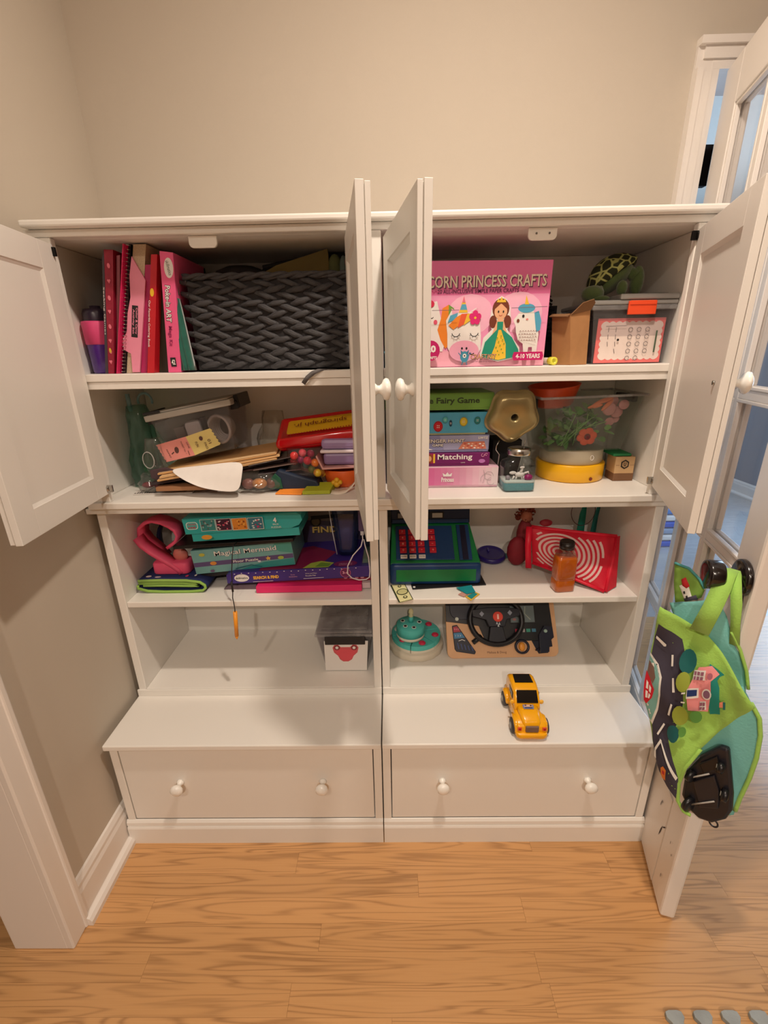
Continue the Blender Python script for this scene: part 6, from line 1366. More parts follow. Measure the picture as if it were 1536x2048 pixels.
for k in range(6):                                   # six slices of the lower tier
    a0, a1 = 2 * PI * k / 6 + .25 + .012, 2 * PI * (k + 1) / 6 + .25 - .012
    if k == 0: pass
    arc_ = [(a0 + (a1 - a0) * i / 8) for i in range(9)]
    ring = [(ccx + .006 * math.cos((a0 + a1) / 2), ccy + .006 * math.sin((a0 + a1) / 2))] + [(ccx + .0835 * math.cos(a), ccy + .0835 * math.sin(a)) for a in arc_]
    for zz0, zz1, m_, nm in ((Z4 + .0243, Z4 + .036, WT, 'slice_base'), (Z4 + .0362, Z4 + .0535, CT_, 'slice_icing')):
        N_ = len(ring); MB().add([(x, y, zz0) for x, y in ring] + [(x, y, zz1) for x, y in ring], [tuple(range(N_))[::-1], tuple(N_ + i for i in range(N_))] + [(i, (i + 1) % N_, N_ + (i + 1) % N_, N_ + i) for i in range(N_)]).build(nm, m_, t, .0012)
    am = (a0 + a1) / 2
    if k in (0, 3, 4, 5): MB().ball((ccx + .066 * math.cos(am), ccy + .066 * math.sin(am), Z4 + .0545), .011, sc=(1.1, 1.1, .55)).build('strawberry', pm(206, 44, 80, .4), t)
    else: MB().ball((ccx + .064 * math.cos(am), ccy + .064 * math.sin(am), Z4 + .0545), .014, sc=(1, 1, .5)).build('cream_swirl', pm(206, 224, 218, .5), t)
u0x, u0y = ccx - .020, ccy - .020
MB().lathe([(0, 0), (.044, 0), (.047, .004), (.047, .013), (0, .013)], (u0x, u0y, Z4 + .0560), n=48).build('upper_tier_base', WT, t)
MB().lathe([(0, .0132), (.0472, .0132), (.0475, .042), (.0455, .046), (0, .046)], (u0x, u0y, Z4 + .0560), n=48).build('upper_tier', CT_, t)
for (dx, dy) in ((-.018, -.018), (.010, -.026), (.030, .006), (-.026, .014)):
    c = MB().cyl((u0x + dx, u0y + dy, Z4 + .1021), (u0x + dx, u0y + dy, Z4 + .1035), .0075, n=16).build('candle_hole_rim', PWHITE, t); MB().cyl((u0x + dx, u0y + dy, Z4 + .1036), (u0x + dx, u0y + dy, Z4 + .1040), .0052, n=16).build('candle_hole', pm(20, 30, 40, .6), t)
MB().cyl((u0x + .002, u0y + .010, Z4 + .102), (u0x + .002, u0y + .010, Z4 + .122), .008, n=16).build('candle_socket', CT_, t)
MB().lathe([(.0065, 0), (.0085, .004), (.0055, .010), (.0085, .016), (.007, .026), (.003, .031), (0, .031)], (u0x + .002, u0y + .010, Z4 + .122), n=16).build('candle', pm(226, 222, 180, .5), t)

# toy driving board
WD = mat('beech_board', (226, 178, 134), .5, noise=.06, nscale=30)
t = thing('toy_dashboard', 'wooden toy dashboard with black steering wheel leaning at the back', 'toy', (.39, .2, Z4))
ang = math.radians(-33)
DT_ = Matrix.Translation((.400, .130, Z4 + .0022)) @ Matrix.Rotation(.018, 4, 'Z') @ Matrix.Rotation(ang, 4, 'X')   # local x right, z up the board, -y towards us
bp = [(x, z) for x, z in rrect(-.184, .186, 0, .270, .020)]
MB(DT_).prism(bp, 0, .012).build('board', WD, t, .0015)
X = DT_.to_3x3() @ Vector((1, 0, 0)); Z_ = DT_.to_3x3() @ Vector((0, 0, 1)); N_ = DT_.to_3x3() @ Vector((0, -1, 0))
DKB = pm(16, 22, 46, .4); BK2 = pm(14, 14, 22, .4)
MB(DT_).prism([(-.184, .119), (-.13, .112), (-.075, .103), (-.055, .050), (.08, .052), (.118, .052), (.150, .055), (.155, .022), (.152, .012), (.118, .010), (.108, .022), (.100, .040), (.100, .052)][:5] + [(.165, .052), (.172, .10), (.165, .268), (-.184, .268)], -.003, -.0002).build('dash_panel', BK2, t, .001)
MB(DT_).prism([(.098, .052), (.108, .030), (.118, .010), (.150, .012), (.152, .030), (.166, .032), (.165, .052)], -.003, -.0002).build('shifter_panel', DKB, t, .001)
MB(DT_).prism([(-.165, .105), (-.148, .108), (-.090, .020), (-.094, .012), (-.155, .022), (-.160, .030)], -.004, -.0002).build('pedal_panel', DKB, t, .002)
pr = Print(DT_ @ Vector((0, -.0041, 0)), X, Z_, N_)
pr.poly([(-.162, .101), (-.149, .104), (-.137, .086), (-.161, .084)], pm(176, 40, 60)); pr.poly([(-.161, .081), (-.135, .083), (-.124, .066), (-.160, .063)], pm(60, 130, 180)); pr.text('R N D', -.150, .094, .016, .005, LPK); pr.text('1 2 3', -.146, .073, .018, .005, PWHITE)
pr.line([(-.146, .056), (-.134, .060), (-.124, .056)], .002, PWHITE)
for k in range(5): pr.line([(-.150 + k * .0115, .050 - k * .003), (-.146 + k * .0115, .030 - k * .0016)], .0028, pm(60, 80, 140))
pr.build('pedal_print', t)
MB(DT_).prism(rrect(.030, .118, .108, .170, .003), -.005, -.003).build('map_frame', BK2, t, .001); pr = Print(DT_ @ Vector((0, -.0052, 0)), X, Z_, N_)
pr.rect(.034, .114, .112, .166, pm(110, 124, 128, .3)); pr.line([(.045, .16), (.060, .145), (.050, .135), (.070, .125), (.060, .114)], .005, pm(60, 80, 70)); pr.line([(.085, .164), (.082, .140), (.100, .120)], .003, pm(160, 170, 160)); pr.ell(.046, .122, .006, .004, pm(170, 110, 110)); pr.build('map_screen', t)
for k, c in enumerate([(206, 50, 80), (176, 170, 170), (60, 150, 130), (70, 130, 160)]): MB(DT_).box(.046 + k * .0185, .060 + k * .0185, -.0052, -.003, .080, .091).build('dash_button', pm(*c, .4), t, .001)
MB(DT_).prism(rrect(-.170, -.085, .125, .20, .030), -.006, -.003).build('gauge', DKB, t, .002); MB(DT_).cyl((-.148, -.0062, .127), (-.148, -.0090, .127), .006, n=14).build('gauge_knob', pm(190, 200, 190, .3), t)
MB(DT_).tube([(-.070, -.010, .070), (-.100, -.014, .050)], .0080, 10).build('turn_lever', BK2, t)
wc = DT_ @ Vector((-.022, -.030, .122)); 
mb = MB(); ring = []
for k in range(40):
    a = 2 * PI * k / 40; ring.append(wc + X * (.086 * math.cos(a)) + Z_ * (.078 * math.sin(a)) + N_ * 0)
mb.tube(ring, .0090, 10, closed=True); mb.build('wheel_rim', BK2, t)
hub = [(-.026, -.022), (.026, -.022), (.034, .0), (.078, .012), (.080, .034), (.03, .040), (-.03, .040), (-.080, .034), (-.078, .012), (-.034, 0)]
WTm = Matrix((( X.x, -N_.x, Z_.x, wc.x), (X.y, -N_.y, Z_.y, wc.y), (X.z, -N_.z, Z_.z, wc.z), (0, 0, 0, 1)))
MB(WTm).prism(hub, -.010, .004).prism([(-.020, -.021), (.020, -.021), (.030, -.072), (-.030, -.072)], -.004, .003).cyl((0, .004, 0), (0, .026, 0), .016, n=18).build('wheel_hub', pm(12, 16, 34, .4), t, .002)
MB(WTm).cyl((.004, -.0102, .010), (.004, -.014, .010), .0165, n=24).build('horn_button', pm(224, 60, 36, .4), t, .001)
pr = Print(WTm @ Vector((0, -.0145, 0)), X, Z_, N_); pr.text('1', .004, .010, .006, .016, pm(250, 200, 190), bold=.06); pr.build('horn_mark', t)
pr = Print(WTm @ Vector((0, -.0103, 0)), X, Z_, N_); 
for dx, dz in ((-.048, .020), (.045, .022)): pr.poly([(dx - .008, dz), (dx, dz + .009), (dx + .008, dz), (dx, dz - .009)], pm(150, 160, 180))
for dx, dz in ((.0, -.010), (.008, -.012), (.004, -.018)): pr.poly([(dx - .003, dz - .004), (dx, dz + .006), (dx + .003, dz - .004)], pm(190, 200, 210))
pr.build('wheel_print', t)
kz = DT_ @ Vector((.062, -.012, .034)); mb = MB(); mb.tube([kz + X * (.021 * math.cos(a)) + Z_ * (.020 * math.sin(a)) for a in [2 * PI * k / 24 for k in range(24)]], .004, 8, closed=True); mb.build('key_ring', DKB, t)
MB(DT_).ball((.062, -.010, .034), .013, sc=(.8, .5, 1.1)).build('ignition_key', pm(240, 160, 60, .4), t)
MB(DT_).prism([(.118, .014), (.148, .016), (.152, .050), (.168, .062), (.166, .098), (.140, .100), (.120, .070)], -.020, -.004).tube([(.118, -.014, .028), (.104, -.018, .022)], .003, 8).build('gear_shifter', DKB, t, .003)
MB(DT_).ball((.141, -.022, .083), .006).build('shifter_pin', pm(170, 200, 190, .3), t)
pr = Print(DT_ @ Vector((0, -.0003, 0)), X, Z_, N_); pr.text('Melissa & Doug', -.02, .016, .064, .009, pm(110, 60, 40)); pr.build('maker_mark', t)

# ================================================================ YELLOW TOY TRUCK ON THE LEDGE
YT = mat('truck_yellow', (248, 176, 8), .25, noise=.02, coat=.4); TYR = pm(58, 52, 52, .55); WIN = pm(14, 12, 12, .12)
KT_ = Matrix.Translation((.402, -.098, ZL)) @ Matrix.Rotation(-.02, 4, 'Z')          # local -y = front of the truck
t = thing('toy_truck', 'yellow toy pickup truck standing on the white ledge, nose forward', 'toy', (.402, -.098, ZL))
def sect(pts, x0=0, m=None): pass
# body: lofted cross-sections along y (each: half-width, z0, z1)
def body(name, secs, m, par, T, r=.010, bev=.0):
    mb = MB(); vs = []; k0 = None
    for (y, hw, z0, z1, rr_) in secs:
        P_ = rrect(-hw, hw, z0, z1, rr_, 4); k0 = len(P_); vs += [(x, y, z) for x, z in P_]
    N = len(secs); fs = [(j * k0 + i, j * k0 + (i + 1) % k0, (j + 1) * k0 + (i + 1) % k0, (j + 1) * k0 + i) for j in range(N - 1) for i in range(k0)] + [tuple(range(k0)), tuple((N - 1) * k0 + i for i in range(k0))[::-1]]
    mb.add([T @ Vector(v) for v in vs], fs, None, True); return mb.build(name, m, par)
body('lower_body', [(-.082, .036, .014, .036, .006), (-.078, .041, .012, .044, .008), (-.05, .040, .012, .050, .010), (-.02, .036, .012, .050, .010), (.02, .037, .012, .050, .010), (.05, .041, .012, .052, .010), (.078, .038, .014, .046, .008)], YT, t, KT_)
body('bonnet', [(-.081, .019, .030, .048, .006), (-.074, .024, .030, .056, .008), (-.050, .027, .034, .062, .009), (-.022, .030, .040, .067, .009)], YT, t, KT_)
body('cab', [(-.030, .034, .045, .064, .006), (-.016, .035, .045, .084, .008), (-.004, .035, .045, .096, .008), (.020, .036, .045, .100, .008), (.050, .036, .045, .099, .008), (.066, .036, .045, .092, .008), (.076, .034, .045, .074, .008)], YT, t, KT_)
def qd(name, pts, m, par=t):
    mb = MB(); P3 = [KT_ @ Vector(q_) for q_ in pts]; nrm = (P3[1] - P3[0]).cross(P3[3] - P3[0]).normalized()
    if nrm.z < 0 and abs(nrm.z) > .05 or (abs(nrm.z) <= .05 and nrm.y > 0): nrm = -nrm
    mb.add([q_ + nrm * .0004 for q_ in P3] + [q_ + nrm * .0016 for q_ in P3], [(0, 1, 2, 3), (7, 6, 5, 4), (0, 4, 5, 1), (1, 5, 6, 2), (2, 6, 7, 3), (3, 7, 4, 0)]); return mb.build(name, m, par, .0005)
qd('windscreen', [(-.029, -.0275, .0705), (.029, -.0275, .0705), (.0275, -.0065, .0965), (-.0275, -.0065, .0965)], WIN)
qd('roof_window', [(-.0255, .018, .1003), (.0255, .018, .1003), (.0235, .054, .0997), (-.0235, .054, .0997)], WIN)
for sx in (-1, 1):
    mb = MB(KT_).box(*sorted((sx * .0350, sx * .0372)), -.005, .030, .066, .086); mb.build('side_window', WIN, t, .001)
    MB(KT_).ball((sx * .040, -.020, .068), .007, sc=(.9, .5, 1)).build('mirror', pm(250, 190, 60, .3), t)
    body('front_fender', [(-.080, .008, .016, .034, .004), (-.068, .0105, .016, .046, .006), (-.045, .0105, .022, .048, .006), (-.026, .008, .022, .038, .004)], YT, t, KT_ @ Matrix.Translation((sx * .0345, 0, 0)))
    body('rear_fender', [(.022, .007, .022, .038, .004), (.038, .010, .024, .048, .006), (.058, .010, .024, .048, .006), (.074, .007, .018, .036, .004)], YT, t, KT_ @ Matrix.Translation((sx * .037, 0, 0)))
    for y in (-.056, .046):
        wh = MB().lathe([(.0, -.007), (.014, -.0072), (.0195, -.006), (.021, -.003), (.021, .003), (.0195, .006), (.014, .0072), (0, .007)], KT_ @ Vector((sx * .0425, y, .0212)), KT_.to_3x3() @ Vector((1, 0, 0)), 28)
        wh.T = None; w_ = wh.build('wheel', TYR, t)
        MB().cyl(KT_ @ Vector((sx * .0496, y, .0212)), KT_ @ Vector((sx * .0510, y, .0212)), .0095, .007, 16).build('wheel_cap', pm(150, 146, 140, .3), w_)
    MB(KT_).box(*sorted((sx * .027, sx * .038)), -.0845, -.082, .030, .041).build('headlight', pm(236, 96, 60, .3), t, .001)
    MB(KT_).cyl((sx * .0325, -.0846, .0355), (sx * .0325, -.0858, .0355), .003, n=12).build('headlight_centre', pm(170, 20, 20, .3), t)
MB(KT_).box(-.0175, .0175, -.0870, -.0805, .026, .045).build('grille', pm(120, 96, 84, .4), t, .003)
body('bumper', [(-.092, .030, .010, .021, .004), (-.088, .040, .009, .024, .005), (-.076, .0435, .010, .024, .005)], YT, t, KT_)
pr = Print(KT_ @ Vector((0, 0, .0722)), KT_.to_3x3() @ Vector((1, 0, 0)), (KT_.to_3x3() @ Vector((0, .985, .17))).normalized(), (KT_.to_3x3() @ Vector((0, -.17, .985))).normalized(), .0003)
pr.poly([(-.013, -.044), (.013, -.044), (.015, -.038), (.014, -.030), (-.014, -.030), (-.015, -.038)], pm(120, 130, 170, .4)); pr.poly([(-.011, -.037), (.011, -.037), (.011, -.031), (-.011, -.031)], pm(236, 190, 160, .4)); pr.line([(-.010, -.0405), (.010, -.0405)], .003, pm(60, 70, 120)); pr.ell(.007, -.034, .003, .002, INK, 8); pr.ell(-.007, -.033, .003, .002, pm(60, 60, 110), 8); pr.build('bonnet_sticker', t)

# ================================================================ TOTE HANGING FROM THE DOOR KNOB
BO = Vector((.585, -.305, 0)); BD = Vector((.63059, -.77611, 0)); BN = Vector((-.77611, -.63059, 0))      # along the cloth, out towards the room
def bfold(s, z):
    return .0075 * math.sin(s * 38 + z * 9) + .0055 * math.sin(z * 31 - s * 22) + .003 * math.sin(s * 70 + 1.3) + .002 * math.sin(s * 120 + z * 60)
def cloth(name, polys, par, off=0.0, th=0.0, amp=1.0, fold=bfold, label=None):
    """flat (s,z) polygons, refined and laid on the folded cloth surface; each later polygon sits a hair further out"""
    bm = bmesh.new(); mats = []
    for li, (pts, m) in enumerate(polys):
        if m not in mats: mats.append(m)
        vs = [bm.verts.new((s, z, li)) for s, z in pts]
        f = bm.faces.new(vs); f.material_index = mats.index(m); f.smooth = True
    bmesh.ops.triangulate(bm, faces=bm.faces[:])
    for it in range(5):
        es = [e for e in bm.edges if e.calc_length() > .014]
        if not es: break
        bmesh.ops.subdivide_edges(bm, edges=es, cuts=1)
        bmesh.ops.triangulate(bm, faces=[f for f in bm.faces if len(f.verts) > 3])
    c0 = BO + BD * polys[0][0][0][0]; c0.z = min(p_[1] for p_ in polys[0][0])
    for v in bm.verts:
        s, z, li = v.co; q_ = BO + BD * s + BN * (fold(s, z) * amp - off + .00035 * li); q_.z = z; v.co = q_ - c0
    for f in bm.faces:
        f.normal_update()
        if f.normal.dot(BN) < 0: f.normal_flip()
    me = bpy.data.meshes.new(name); bm.to_mesh(me); bm.free()
    for m in mats: me.materials.append(m)
    o = bpy.data.objects.new(name, me); COL.objects.link(o); o.parent = par; o.location = c0 - WLOC[par.name]; WLOC[o.name] = c0
    if th: md = o.modifiers.new('s', 'SOLIDIFY'); md.thickness = th; md.offset = -1
    if label: o['label'] = label
    return o
GC = mat('cloth_green', (158, 208, 92), .8, noise=.08, nscale=30, bump=.35, bscale=260, sheen=.2); TC = mat('cloth_teal', (120, 192, 188), .7, noise=.10, nscale=20, bump=.3, bscale=200)
RD = mat('cloth_road', (62, 58, 74), .8, noise=.05); CW = pm(238, 238, 234, .7)
tote = thing('play_tote', 'green playmat tote printed with road and pink house, hanging from black knob', 'bag', tuple(BO + BD * .08 + Vector((0, 0, .45))))
front = [(0.0049,0.8699),(0.023,0.862),(0.0478,0.8497),(0.0686,0.8408),(0.0834,0.8348),(0.1148,0.8089),(0.1441,0.781),(0.1857,0.7377),(0.1684,0.6993),(0.1468,0.6446),(0.1242,0.5808),(0.1101,0.5275),(0.1057,0.4778),(0.1105,0.4292),(0.0871,0.4486),(0.0662,0.4741),(0.0515,0.5055),(0.0377,0.5377),(0.0228,0.5831),(0.0098,0.6294),(0.0016,0.6915),(0.001,0.756),(0.0022,0.8247)]
cloth('front_panel', [(front, GC)], tote, th=.0022)
road = [(0.008,0.83),(0.0307,0.8188),(0.0486,0.8057),(0.0574,0.7818),(0.0626,0.7484),(0.0719,0.717),(0.0783,0.6769),(0.0788,0.6382),(0.0746,0.5976),(0.0686,0.5653),(0.0802,0.544),(0.0953,0.5144),(0.1035,0.4903),(0.1103,0.4305),(0.0868,0.4498),(0.066,0.4754),(0.0513,0.5068),(0.0386,0.5384),(0.0309,0.5722),(0.0353,0.6132),(0.0361,0.661),(0.0317,0.7039),(0.0205,0.7291),(0.004,0.75),(0.0034,0.7948)]
edge = [(0.0016,0.7525),(0.0213,0.736),(0.0333,0.7114),(0.0378,0.6687),(0.0369,0.6212),(0.0314,0.5755),(0.0237,0.5838),(0.0098,0.6294),(0.0016,0.6915)]
patch = [(0.0017,0.7462),(0.0192,0.7309),(0.0302,0.7069),(0.0342,0.6663),(0.0332,0.6253),(0.0278,0.584),(0.0229,0.5888),(0.0108,0.6301),(0.0026,0.6921)]
brown = [(0.0027,0.7339),(0.0151,0.7259),(0.0227,0.7047),(0.0197,0.6871),(0.0034,0.6992)]
redh = [(0.0011,0.707),(0.0122,0.6955),(0.0248,0.6746),(0.023,0.6494),(0.0144,0.6271),(0.009,0.6344),(0.0027,0.6789)]
prints = [(road, RD), (edge, CW), (patch, pm(126, 184, 178, .7)), (brown, pm(130, 100, 90, .7)), (redh, pm(206, 24, 48, .7))]
for q_ in ([(0.0065,0.6867),(0.0112,0.683),(0.0129,0.6668),(0.0086,0.668)], [(0.0137,0.6806),(0.0188,0.6746),(0.0192,0.6602),(0.0154,0.6644)], [(0.0094,0.6632),(0.0138,0.662),(0.0155,0.6456),(0.0115,0.6443)], [(0.0162,0.6596),(0.02,0.6554),(0.0186,0.6451),(0.0164,0.6462)]): prints.append((q_, CW))
for q_ in ([(0.0075,0.7994),(0.027,0.7866),(0.0269,0.7817),(0.0234,0.7797),(0.0067,0.7928)], [(0.0396,0.768),(0.043,0.7699),(0.0474,0.7454),(0.044,0.7433)], [(0.051,0.72),(0.0543,0.7221),(0.0617,0.6913),(0.0575,0.6885)], [(0.0595,0.6613),(0.0626,0.6595),(0.0615,0.6282),(0.0576,0.6281)], [(0.0528,0.5987),(0.0561,0.5971),(0.0488,0.5636),(0.0455,0.5652)], [(0.0537,0.559),(0.0568,0.5587),(0.1034,0.496),(0.1012,0.4867)], [(0.0485,0.5292),(0.0555,0.5604),(0.059,0.5576),(0.0521,0.5263),(0.0565,0.5068),(0.0511,0.5081)]): prints.append((q_, CW))
prints.append(([(0.0839,0.4724),(0.0816,0.5024),(0.0747,0.5079),(0.0703,0.4983),(0.0725,0.4797),(0.0769,0.4719)], pm(230, 130, 50, .7)))
prints.append(([(0.0747,0.4963),(0.0797,0.4964),(0.0804,0.4868),(0.0753,0.4867)], pm(200, 40, 50, .7)))
roof = [(0.1041,0.7831),(0.1298,0.7732),(0.1241,0.765),(0.1219,0.7553),(0.1279,0.7414),(0.1383,0.6795),(0.1227,0.668),(0.1043,0.756)]
pink = [(0.0857,0.7492),(0.0891,0.7681),(0.1079,0.7807),(0.1224,0.7697),(0.1131,0.7496),(0.1171,0.7283),(0.1183,0.7047),(0.1192,0.673),(0.1041,0.6696),(0.0897,0.6644),(0.0812,0.7106),(0.0838,0.7309)]
prints += [(roof, pm(20, 140, 130, .7)), (pink, pm(244, 156, 160, .7))]
prints += [([(0.1334,0.7091),(0.1388,0.7153),(0.1407,0.7009),(0.1349,0.6968)], pm(236, 150, 120, .7)), ([(0.1382,0.7137),(0.142,0.7152),(0.1447,0.6977),(0.1409,0.6962)], pm(30, 110, 110, .7))]
for (x, y, a, b) in [(1403, 1347, 22, 20), (1407, 1408, 11, 19)]:
    pass
prints += [([(0.0831,0.7585),(0.1018,0.7687),(0.1042,0.7475),(0.0851,0.7379)], CW), ([(0.081,0.7167),(0.098,0.7254),(0.1013,0.7029),(0.0835,0.6933)], CW), ([(0.0824,0.7139),(0.0963,0.7206),(0.098,0.7068),(0.0843,0.6989)], pm(20, 50, 110, .7)), ([(0.1046,0.6952),(0.1132,0.6999),(0.1164,0.6785),(0.107,0.673)], CW)]
for q_ in ([(0.0851,0.7573),(0.0882,0.7592),(0.0888,0.7511),(0.0857,0.7492)], [(0.0897,0.7601),(0.0938,0.7614),(0.0943,0.7545),(0.0904,0.7521)], [(0.0954,0.7624),(0.1,0.7652),(0.1006,0.7573),(0.096,0.7544)], [(0.0861,0.747),(0.0892,0.749),(0.0897,0.742),(0.0865,0.74)], [(0.0908,0.7499),(0.0949,0.7513),(0.0953,0.7443),(0.0914,0.7419)], [(0.0964,0.7523),(0.101,0.7551),(0.1015,0.7482),(0.0969,0.7453)], [(0.1057,0.6935),(0.1088,0.6956),(0.1095,0.6874),(0.1064,0.6852)], [(0.1096,0.6962),(0.1129,0.6972),(0.1135,0.689),(0.1105,0.6868)], [(0.1068,0.683),(0.1099,0.6852),(0.1104,0.678),(0.1073,0.6758)], [(0.1109,0.6846),(0.114,0.6868),(0.1145,0.6796),(0.1114,0.6774)]): prints.append((q_, pm(150, 96, 120, .7)))
def ring(cx_, cz_, rx, rz, n=14): return [(cx_ + rx * math.cos(2 * PI * k / n), cz_ + rz * math.sin(2 * PI * k / n)) for k in range(n)]
for (c, a, b, m_) in [((0.0707,0.7727), .0145, .026, (8, 96, 96)), ((0.0725,0.7286), .0115, .022, (150, 166, 60)), ((0.0808,0.6476), .0135, .025, (150, 166, 60)), ((0.0765,0.5977), .0115, .021, (10, 92, 96)), ((0.1052,0.6589), .0095, .015, (90, 150, 66)), ((0.0911,0.6117), .006, .012, (90, 150, 66)), ((0.1133,0.7221), .0075, .014, (238, 238, 234))]:
    prints.append((ring(c[0], c[1], a, b), pm(*m_, .7)))
c = (0.1133,0.7221); prints.append((ring(c[0], c[1], .0055, .0105), pm(140, 100, 130, .7))); c = (0.1112,0.7639); prints.append((ring(c[0], c[1], .004, .007), pm(170, 100, 120, .7)))
prints.append(([(0.0762,0.7085),(0.0818,0.7123),(0.0817,0.7084),(0.076,0.7046)], CW)); prints.append(([(0.0783,0.6871),(0.0849,0.6904),(0.0848,0.6865),(0.0781,0.6832)], CW))
cloth('road_print', prints, tote, off=-.0006)
# lining seen inside, back panel, folded top flap
cloth('lining', [([(0.0054,0.8604),(0.0371,0.8795),(0.0663,0.8961),(0.0901,0.8936),(0.1036,0.8746),(0.1148,0.8502),(0.1209,0.8276),(0.1374,0.8085),(0.151,0.7764),(0.1611,0.7302),(0.1287,0.6957),(0.083,0.7527),(0.0357,0.8116)], TC)], tote, off=.028, th=.002, fold=lambda s, z: .007 * math.sin(s * 45 + z * 6) + .004 * math.sin(z * 40))
cloth('back_panel', [([(0.1224,0.719),(0.1551,0.7407),(0.1748,0.7099),(0.191,0.6879),(0.2,0.652),(0.2047,0.599),(0.2043,0.5461),(0.2004,0.4876),(0.1995,0.441),(0.1809,0.4187),(0.1335,0.4214),(0.1113,0.4893),(0.1141,0.5765)], TC)], tote, off=.034, th=.002, fold=lambda s, z: .006 * math.sin(s * 40 + z * 5))
def edge_tube(name, P_, off, r, m, fold=None):
    fold = fold or (lambda s, z: .006 * math.sin(s * 40 + z * 5)); pts = []
    for i in range(len(P_) - 1):
        for k in range(4):
            f = k / 4; s = P_[i][0] + (P_[i + 1][0] - P_[i][0]) * f; z = P_[i][1] + (P_[i + 1][1] - P_[i][1]) * f; q_ = BO + BD * s + BN * (fold(s, z) - off); q_.z = z; pts.append(q_)
    return MB().tube(pts, r, 7).build(name, m, tote)
edge_tube('green_binding', [(0.1726,0.7131),(0.191,0.6879),(0.2,0.652),(0.2047,0.599),(0.2043,0.5461),(0.2004,0.4876),(0.1995,0.441)], .034, .0042, GC)
edge_tube('green_binding', [(0.1239,0.5791),(0.1098,0.5258),(0.1054,0.476),(0.111,0.4281),(0.1252,0.4092),(0.1423,0.4057)], .002, .0040, GC, bfold)
edge_tube('green_binding', [(0.1173,0.8507),(0.1365,0.8183),(0.1542,0.7774),(0.1668,0.7306)], .030, .0032, GC)
flap = cloth('top_flap', [([(0.0006,0.9525),(0.0243,0.9458),(0.0447,0.9305),(0.0593,0.9122),(0.0572,0.8957),(0.0406,0.8815),(0.0172,0.8697),(0.0073,0.9097)], mat('cloth_olive', (120, 160, 66), .8)), ([(0.0177,0.9082),(0.0303,0.918),(0.0449,0.8868),(0.0329,0.8792)], CW), ([(0.0188,0.9223),(0.0247,0.9292),(0.0348,0.9131),(0.0306,0.9068),(0.0227,0.9103)], pm(206, 40, 50, .7)), ([(0.0303,0.8838),(0.048,0.8984),(0.053,0.8905),(0.0331,0.8781)], RD), ([(0.0267,0.8983),(0.029,0.9004),(0.0308,0.8955),(0.0285,0.8934)], INK), ([(0.0326,0.8906),(0.0349,0.8927),(0.0367,0.8878),(0.0344,0.8856)], INK)], tote, off=.030, th=.002, amp=.4, label='olive green flap with small white house and red roof')
edge_tube('teal_binding', [(0.0006,0.9525),(0.0256,0.9485),(0.0471,0.9315),(0.0628,0.9115)], .030, .0026, pm(70, 150, 150, .7), lambda s, z: .4 * bfold(s, z))
# handles looped over the knob neck
neck = Vector((.6850, -.3355, .9590))
def BW(p_, off=0.0): q_ = BO + BD * p_[0] - BN * off; q_.z = p_[1]; return q_
a1, a2, a3 = BW((0.0917,0.9475), 0), BW((0.0852,0.899), 0), BW((0.0753,0.8419), -.004)
mid = neck + BN * .020 + Vector((0, 0, -.006))
MB().ribbon([neck + Vector((.004, .012, -.010)), neck, mid, mid.lerp(a2, .35), a2, a3], [BD * .024, BD * .024, BD * .026, BD * .030, BD * .030, BD * .032], .004).build('handle', GC, tote)
b2, b3 = BW((0.1142,0.9152), .02), BW((0.1266,0.8241), .03)
MB().ribbon([neck + Vector((.010, .010, -.012)), neck + Vector((.004, -.004, .0012)), neck + BN * .018 + Vector((.010, -.010, -.014)), b2, b2.lerp(b3, .5), b3], [BD * .020, BD * .020, BD * .020, BD * .018, BD * .015, BD * .016], .004).build('handle', GC, tote)
# black toy vehicle lying in the tote, its underside towards us
VK = mat('toy_black', (30, 30, 38), .4, noise=.06); VK2 = pm(18, 18, 22, .35)
tv = thing('black_toy_car', 'black toy car seen from below, lying inside the hanging tote', 'toy', tuple(BO + BD * .14 + Vector((0, 0, .43))))
hull = [(0.1078,0.4995),(0.1242,0.5533),(0.1504,0.6021),(0.1648,0.6062),(0.177,0.5615),(0.1912,0.507),(0.1972,0.4683),(0.1924,0.4404),(0.1741,0.4108),(0.1511,0.3999),(0.1284,0.4083),(0.1121,0.4329)]
def bprism(name, P_, o0, o1, m, par, bev=.003):
    n = len(P_); mb = MB(); mb.add([BW(q_, o0) for q_ in P_] + [BW(q_, o1) for q_ in P_], [tuple(range(n)), tuple(n + i for i in range(n))[::-1]] + [(i, n + i, n + (i + 1) % n, (i + 1) % n) for i in range(n)]); return mb.build(name, m, par, bev)
bprism('chassis', hull, .012, .028, VK, tv, .005)
bprism('underplate', [(0.1261,0.4905),(0.156,0.5347),(0.1706,0.5041),(0.1772,0.4612),(0.1476,0.4356)], .006, .0115, pm(34, 33, 40, .4), tv, .002)
bprism('underplate', [(0.1278,0.5413),(0.1519,0.5824),(0.1634,0.559),(0.1401,0.5244)], .006, .0115, VK2, tv, .002)
for (a, b) in (((0.1126,0.4883), (0.1483,0.5348)), ((0.1341,0.4342), (0.1683,0.4769))):
    MB().cyl(BW(a, .003), BW(b, .003), .0016, n=8).build('axle', pm(170, 166, 160, .3), tv)
for (a, r_) in (((0.1205,0.5013), .014), ((0.162,0.5621), .012), ((0.13,0.4287), .018), ((0.1801,0.5042), .014)):
    c = BW(a, .006); ax = (BD * .95 + BN * .35).normalized()
    if a[0] > .16: ax = (BD * .95 - BN * .25).normalized()
    w_ = MB().lathe([(0, -.006), (r_ * .6, -.006), (r_, -.004), (r_, .004), (r_ * .6, .006), (0, .006)], c, ax, 22).build('wheel', VK2, tv)
    MB().cyl(c - ax * .0062, c - ax * .0072, r_ * .36, n=14).build('wheel_hub', pm(160, 158, 150, .35), w_)
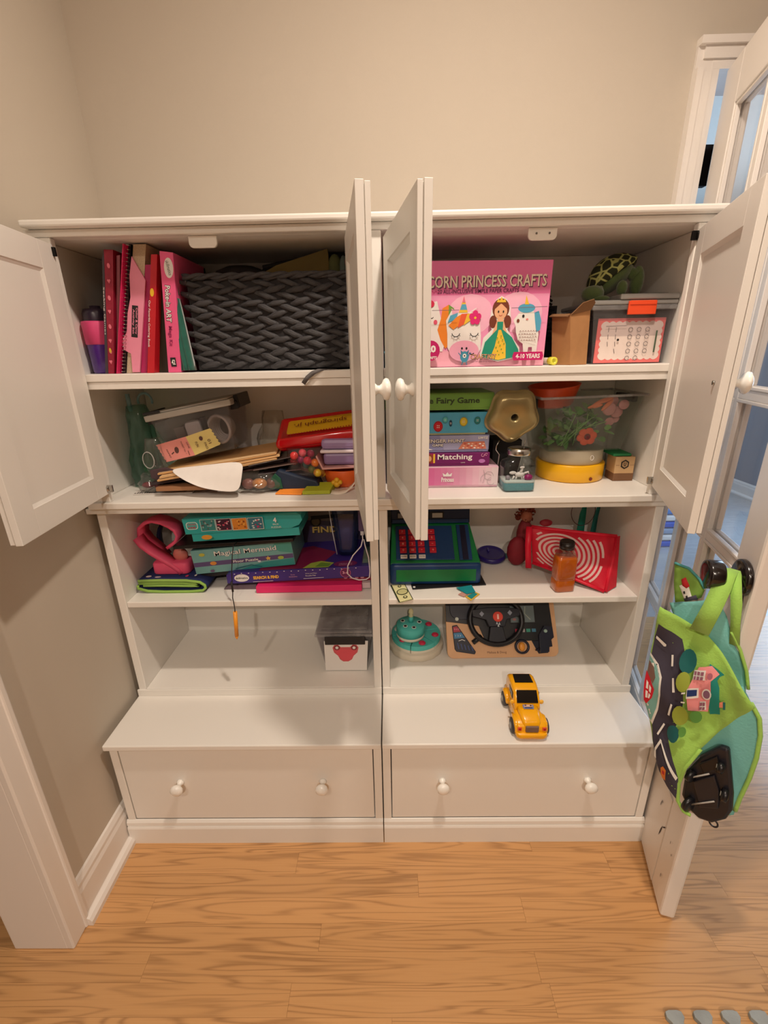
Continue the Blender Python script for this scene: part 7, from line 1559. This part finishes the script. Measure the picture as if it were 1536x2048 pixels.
c = BW((0.1758,0.4086), .018)
MB().tube([c + BD * (.0075 * math.cos(a)) + Vector((0, 0, .0085 * math.sin(a))) for a in [2 * PI * k / 18 for k in range(18)]], .0018, 6, closed=True).build('tow_ring', pm(40, 38, 42, .4), tv)

# ================================================================ ON THE FLOOR
# grey interlocking foam mat at the bottom right
FM = mat('foam_grey', (150, 154, 150), .85, noise=.35, nscale=18, bump=.3, bscale=300)
t = thing('foam_mat', 'marbled grey interlocking foam floor mat with jigsaw tabs, bottom right corner', 'mat', (1.2, -.9, 0))
pts = [(.560, -1.3), (.560, -.584)]
x = .566
def tab(x0, y0, w_, h): return [(x0 + w_ * .30, y0), (x0 + w_ * .24, y0 + h * .35), (x0 + w_ * .10, y0 + h * .62), (x0 + w_ * .14, y0 + h * .92), (x0 + w_ * .32, y0 + h), (x0 + w_ * .68, y0 + h), (x0 + w_ * .86, y0 + h * .92), (x0 + w_ * .90, y0 + h * .62), (x0 + w_ * .76, y0 + h * .35), (x0 + w_ * .70, y0)]
for k in range(16): pts += tab(.604 + k * .0595, -.582, .0595 * .80, .030)
pts += [(1.62, -.584), (1.62, -1.3)]
n = len(pts); MB().add([(a, b, .0004) for a, b in pts] + [(a, b, .0120) for a, b in pts], [tuple(range(n)), tuple(n + i for i in range(n))[::-1]] + [(i, n + i, n + (i + 1) % n, (i + 1) % n) for i in range(n)]).build('mat_tile', FM, t, .001)
# blue and white toy on the next room's floor
t = thing('blue_toy_rack', 'blue and white plastic toy on the floor beyond the glazed door', 'toy', (2.02, 2.0, 0))
for i, (z, m_) in enumerate([(.02, pm(40, 90, 200, .4)), (.07, PWHITE), (.12, pm(150, 170, 200, .4)), (.17, pm(40, 90, 200, .4)), (.22, PWHITE), (.27, pm(60, 130, 210, .4))]):
    MB().box(1.92 + .01 * (i % 2), 2.14, 1.90, 2.12, z - .02, z + .024).build('toy_tray', m_, t, .012)
MB().tube([(1.96, 2.0, .294), (1.97, 2.0, .36), (2.03, 2.0, .39), (2.09, 2.0, .36), (2.10, 2.0, .294)], .014, 10).build('toy_handle', pm(50, 120, 220, .4), t)
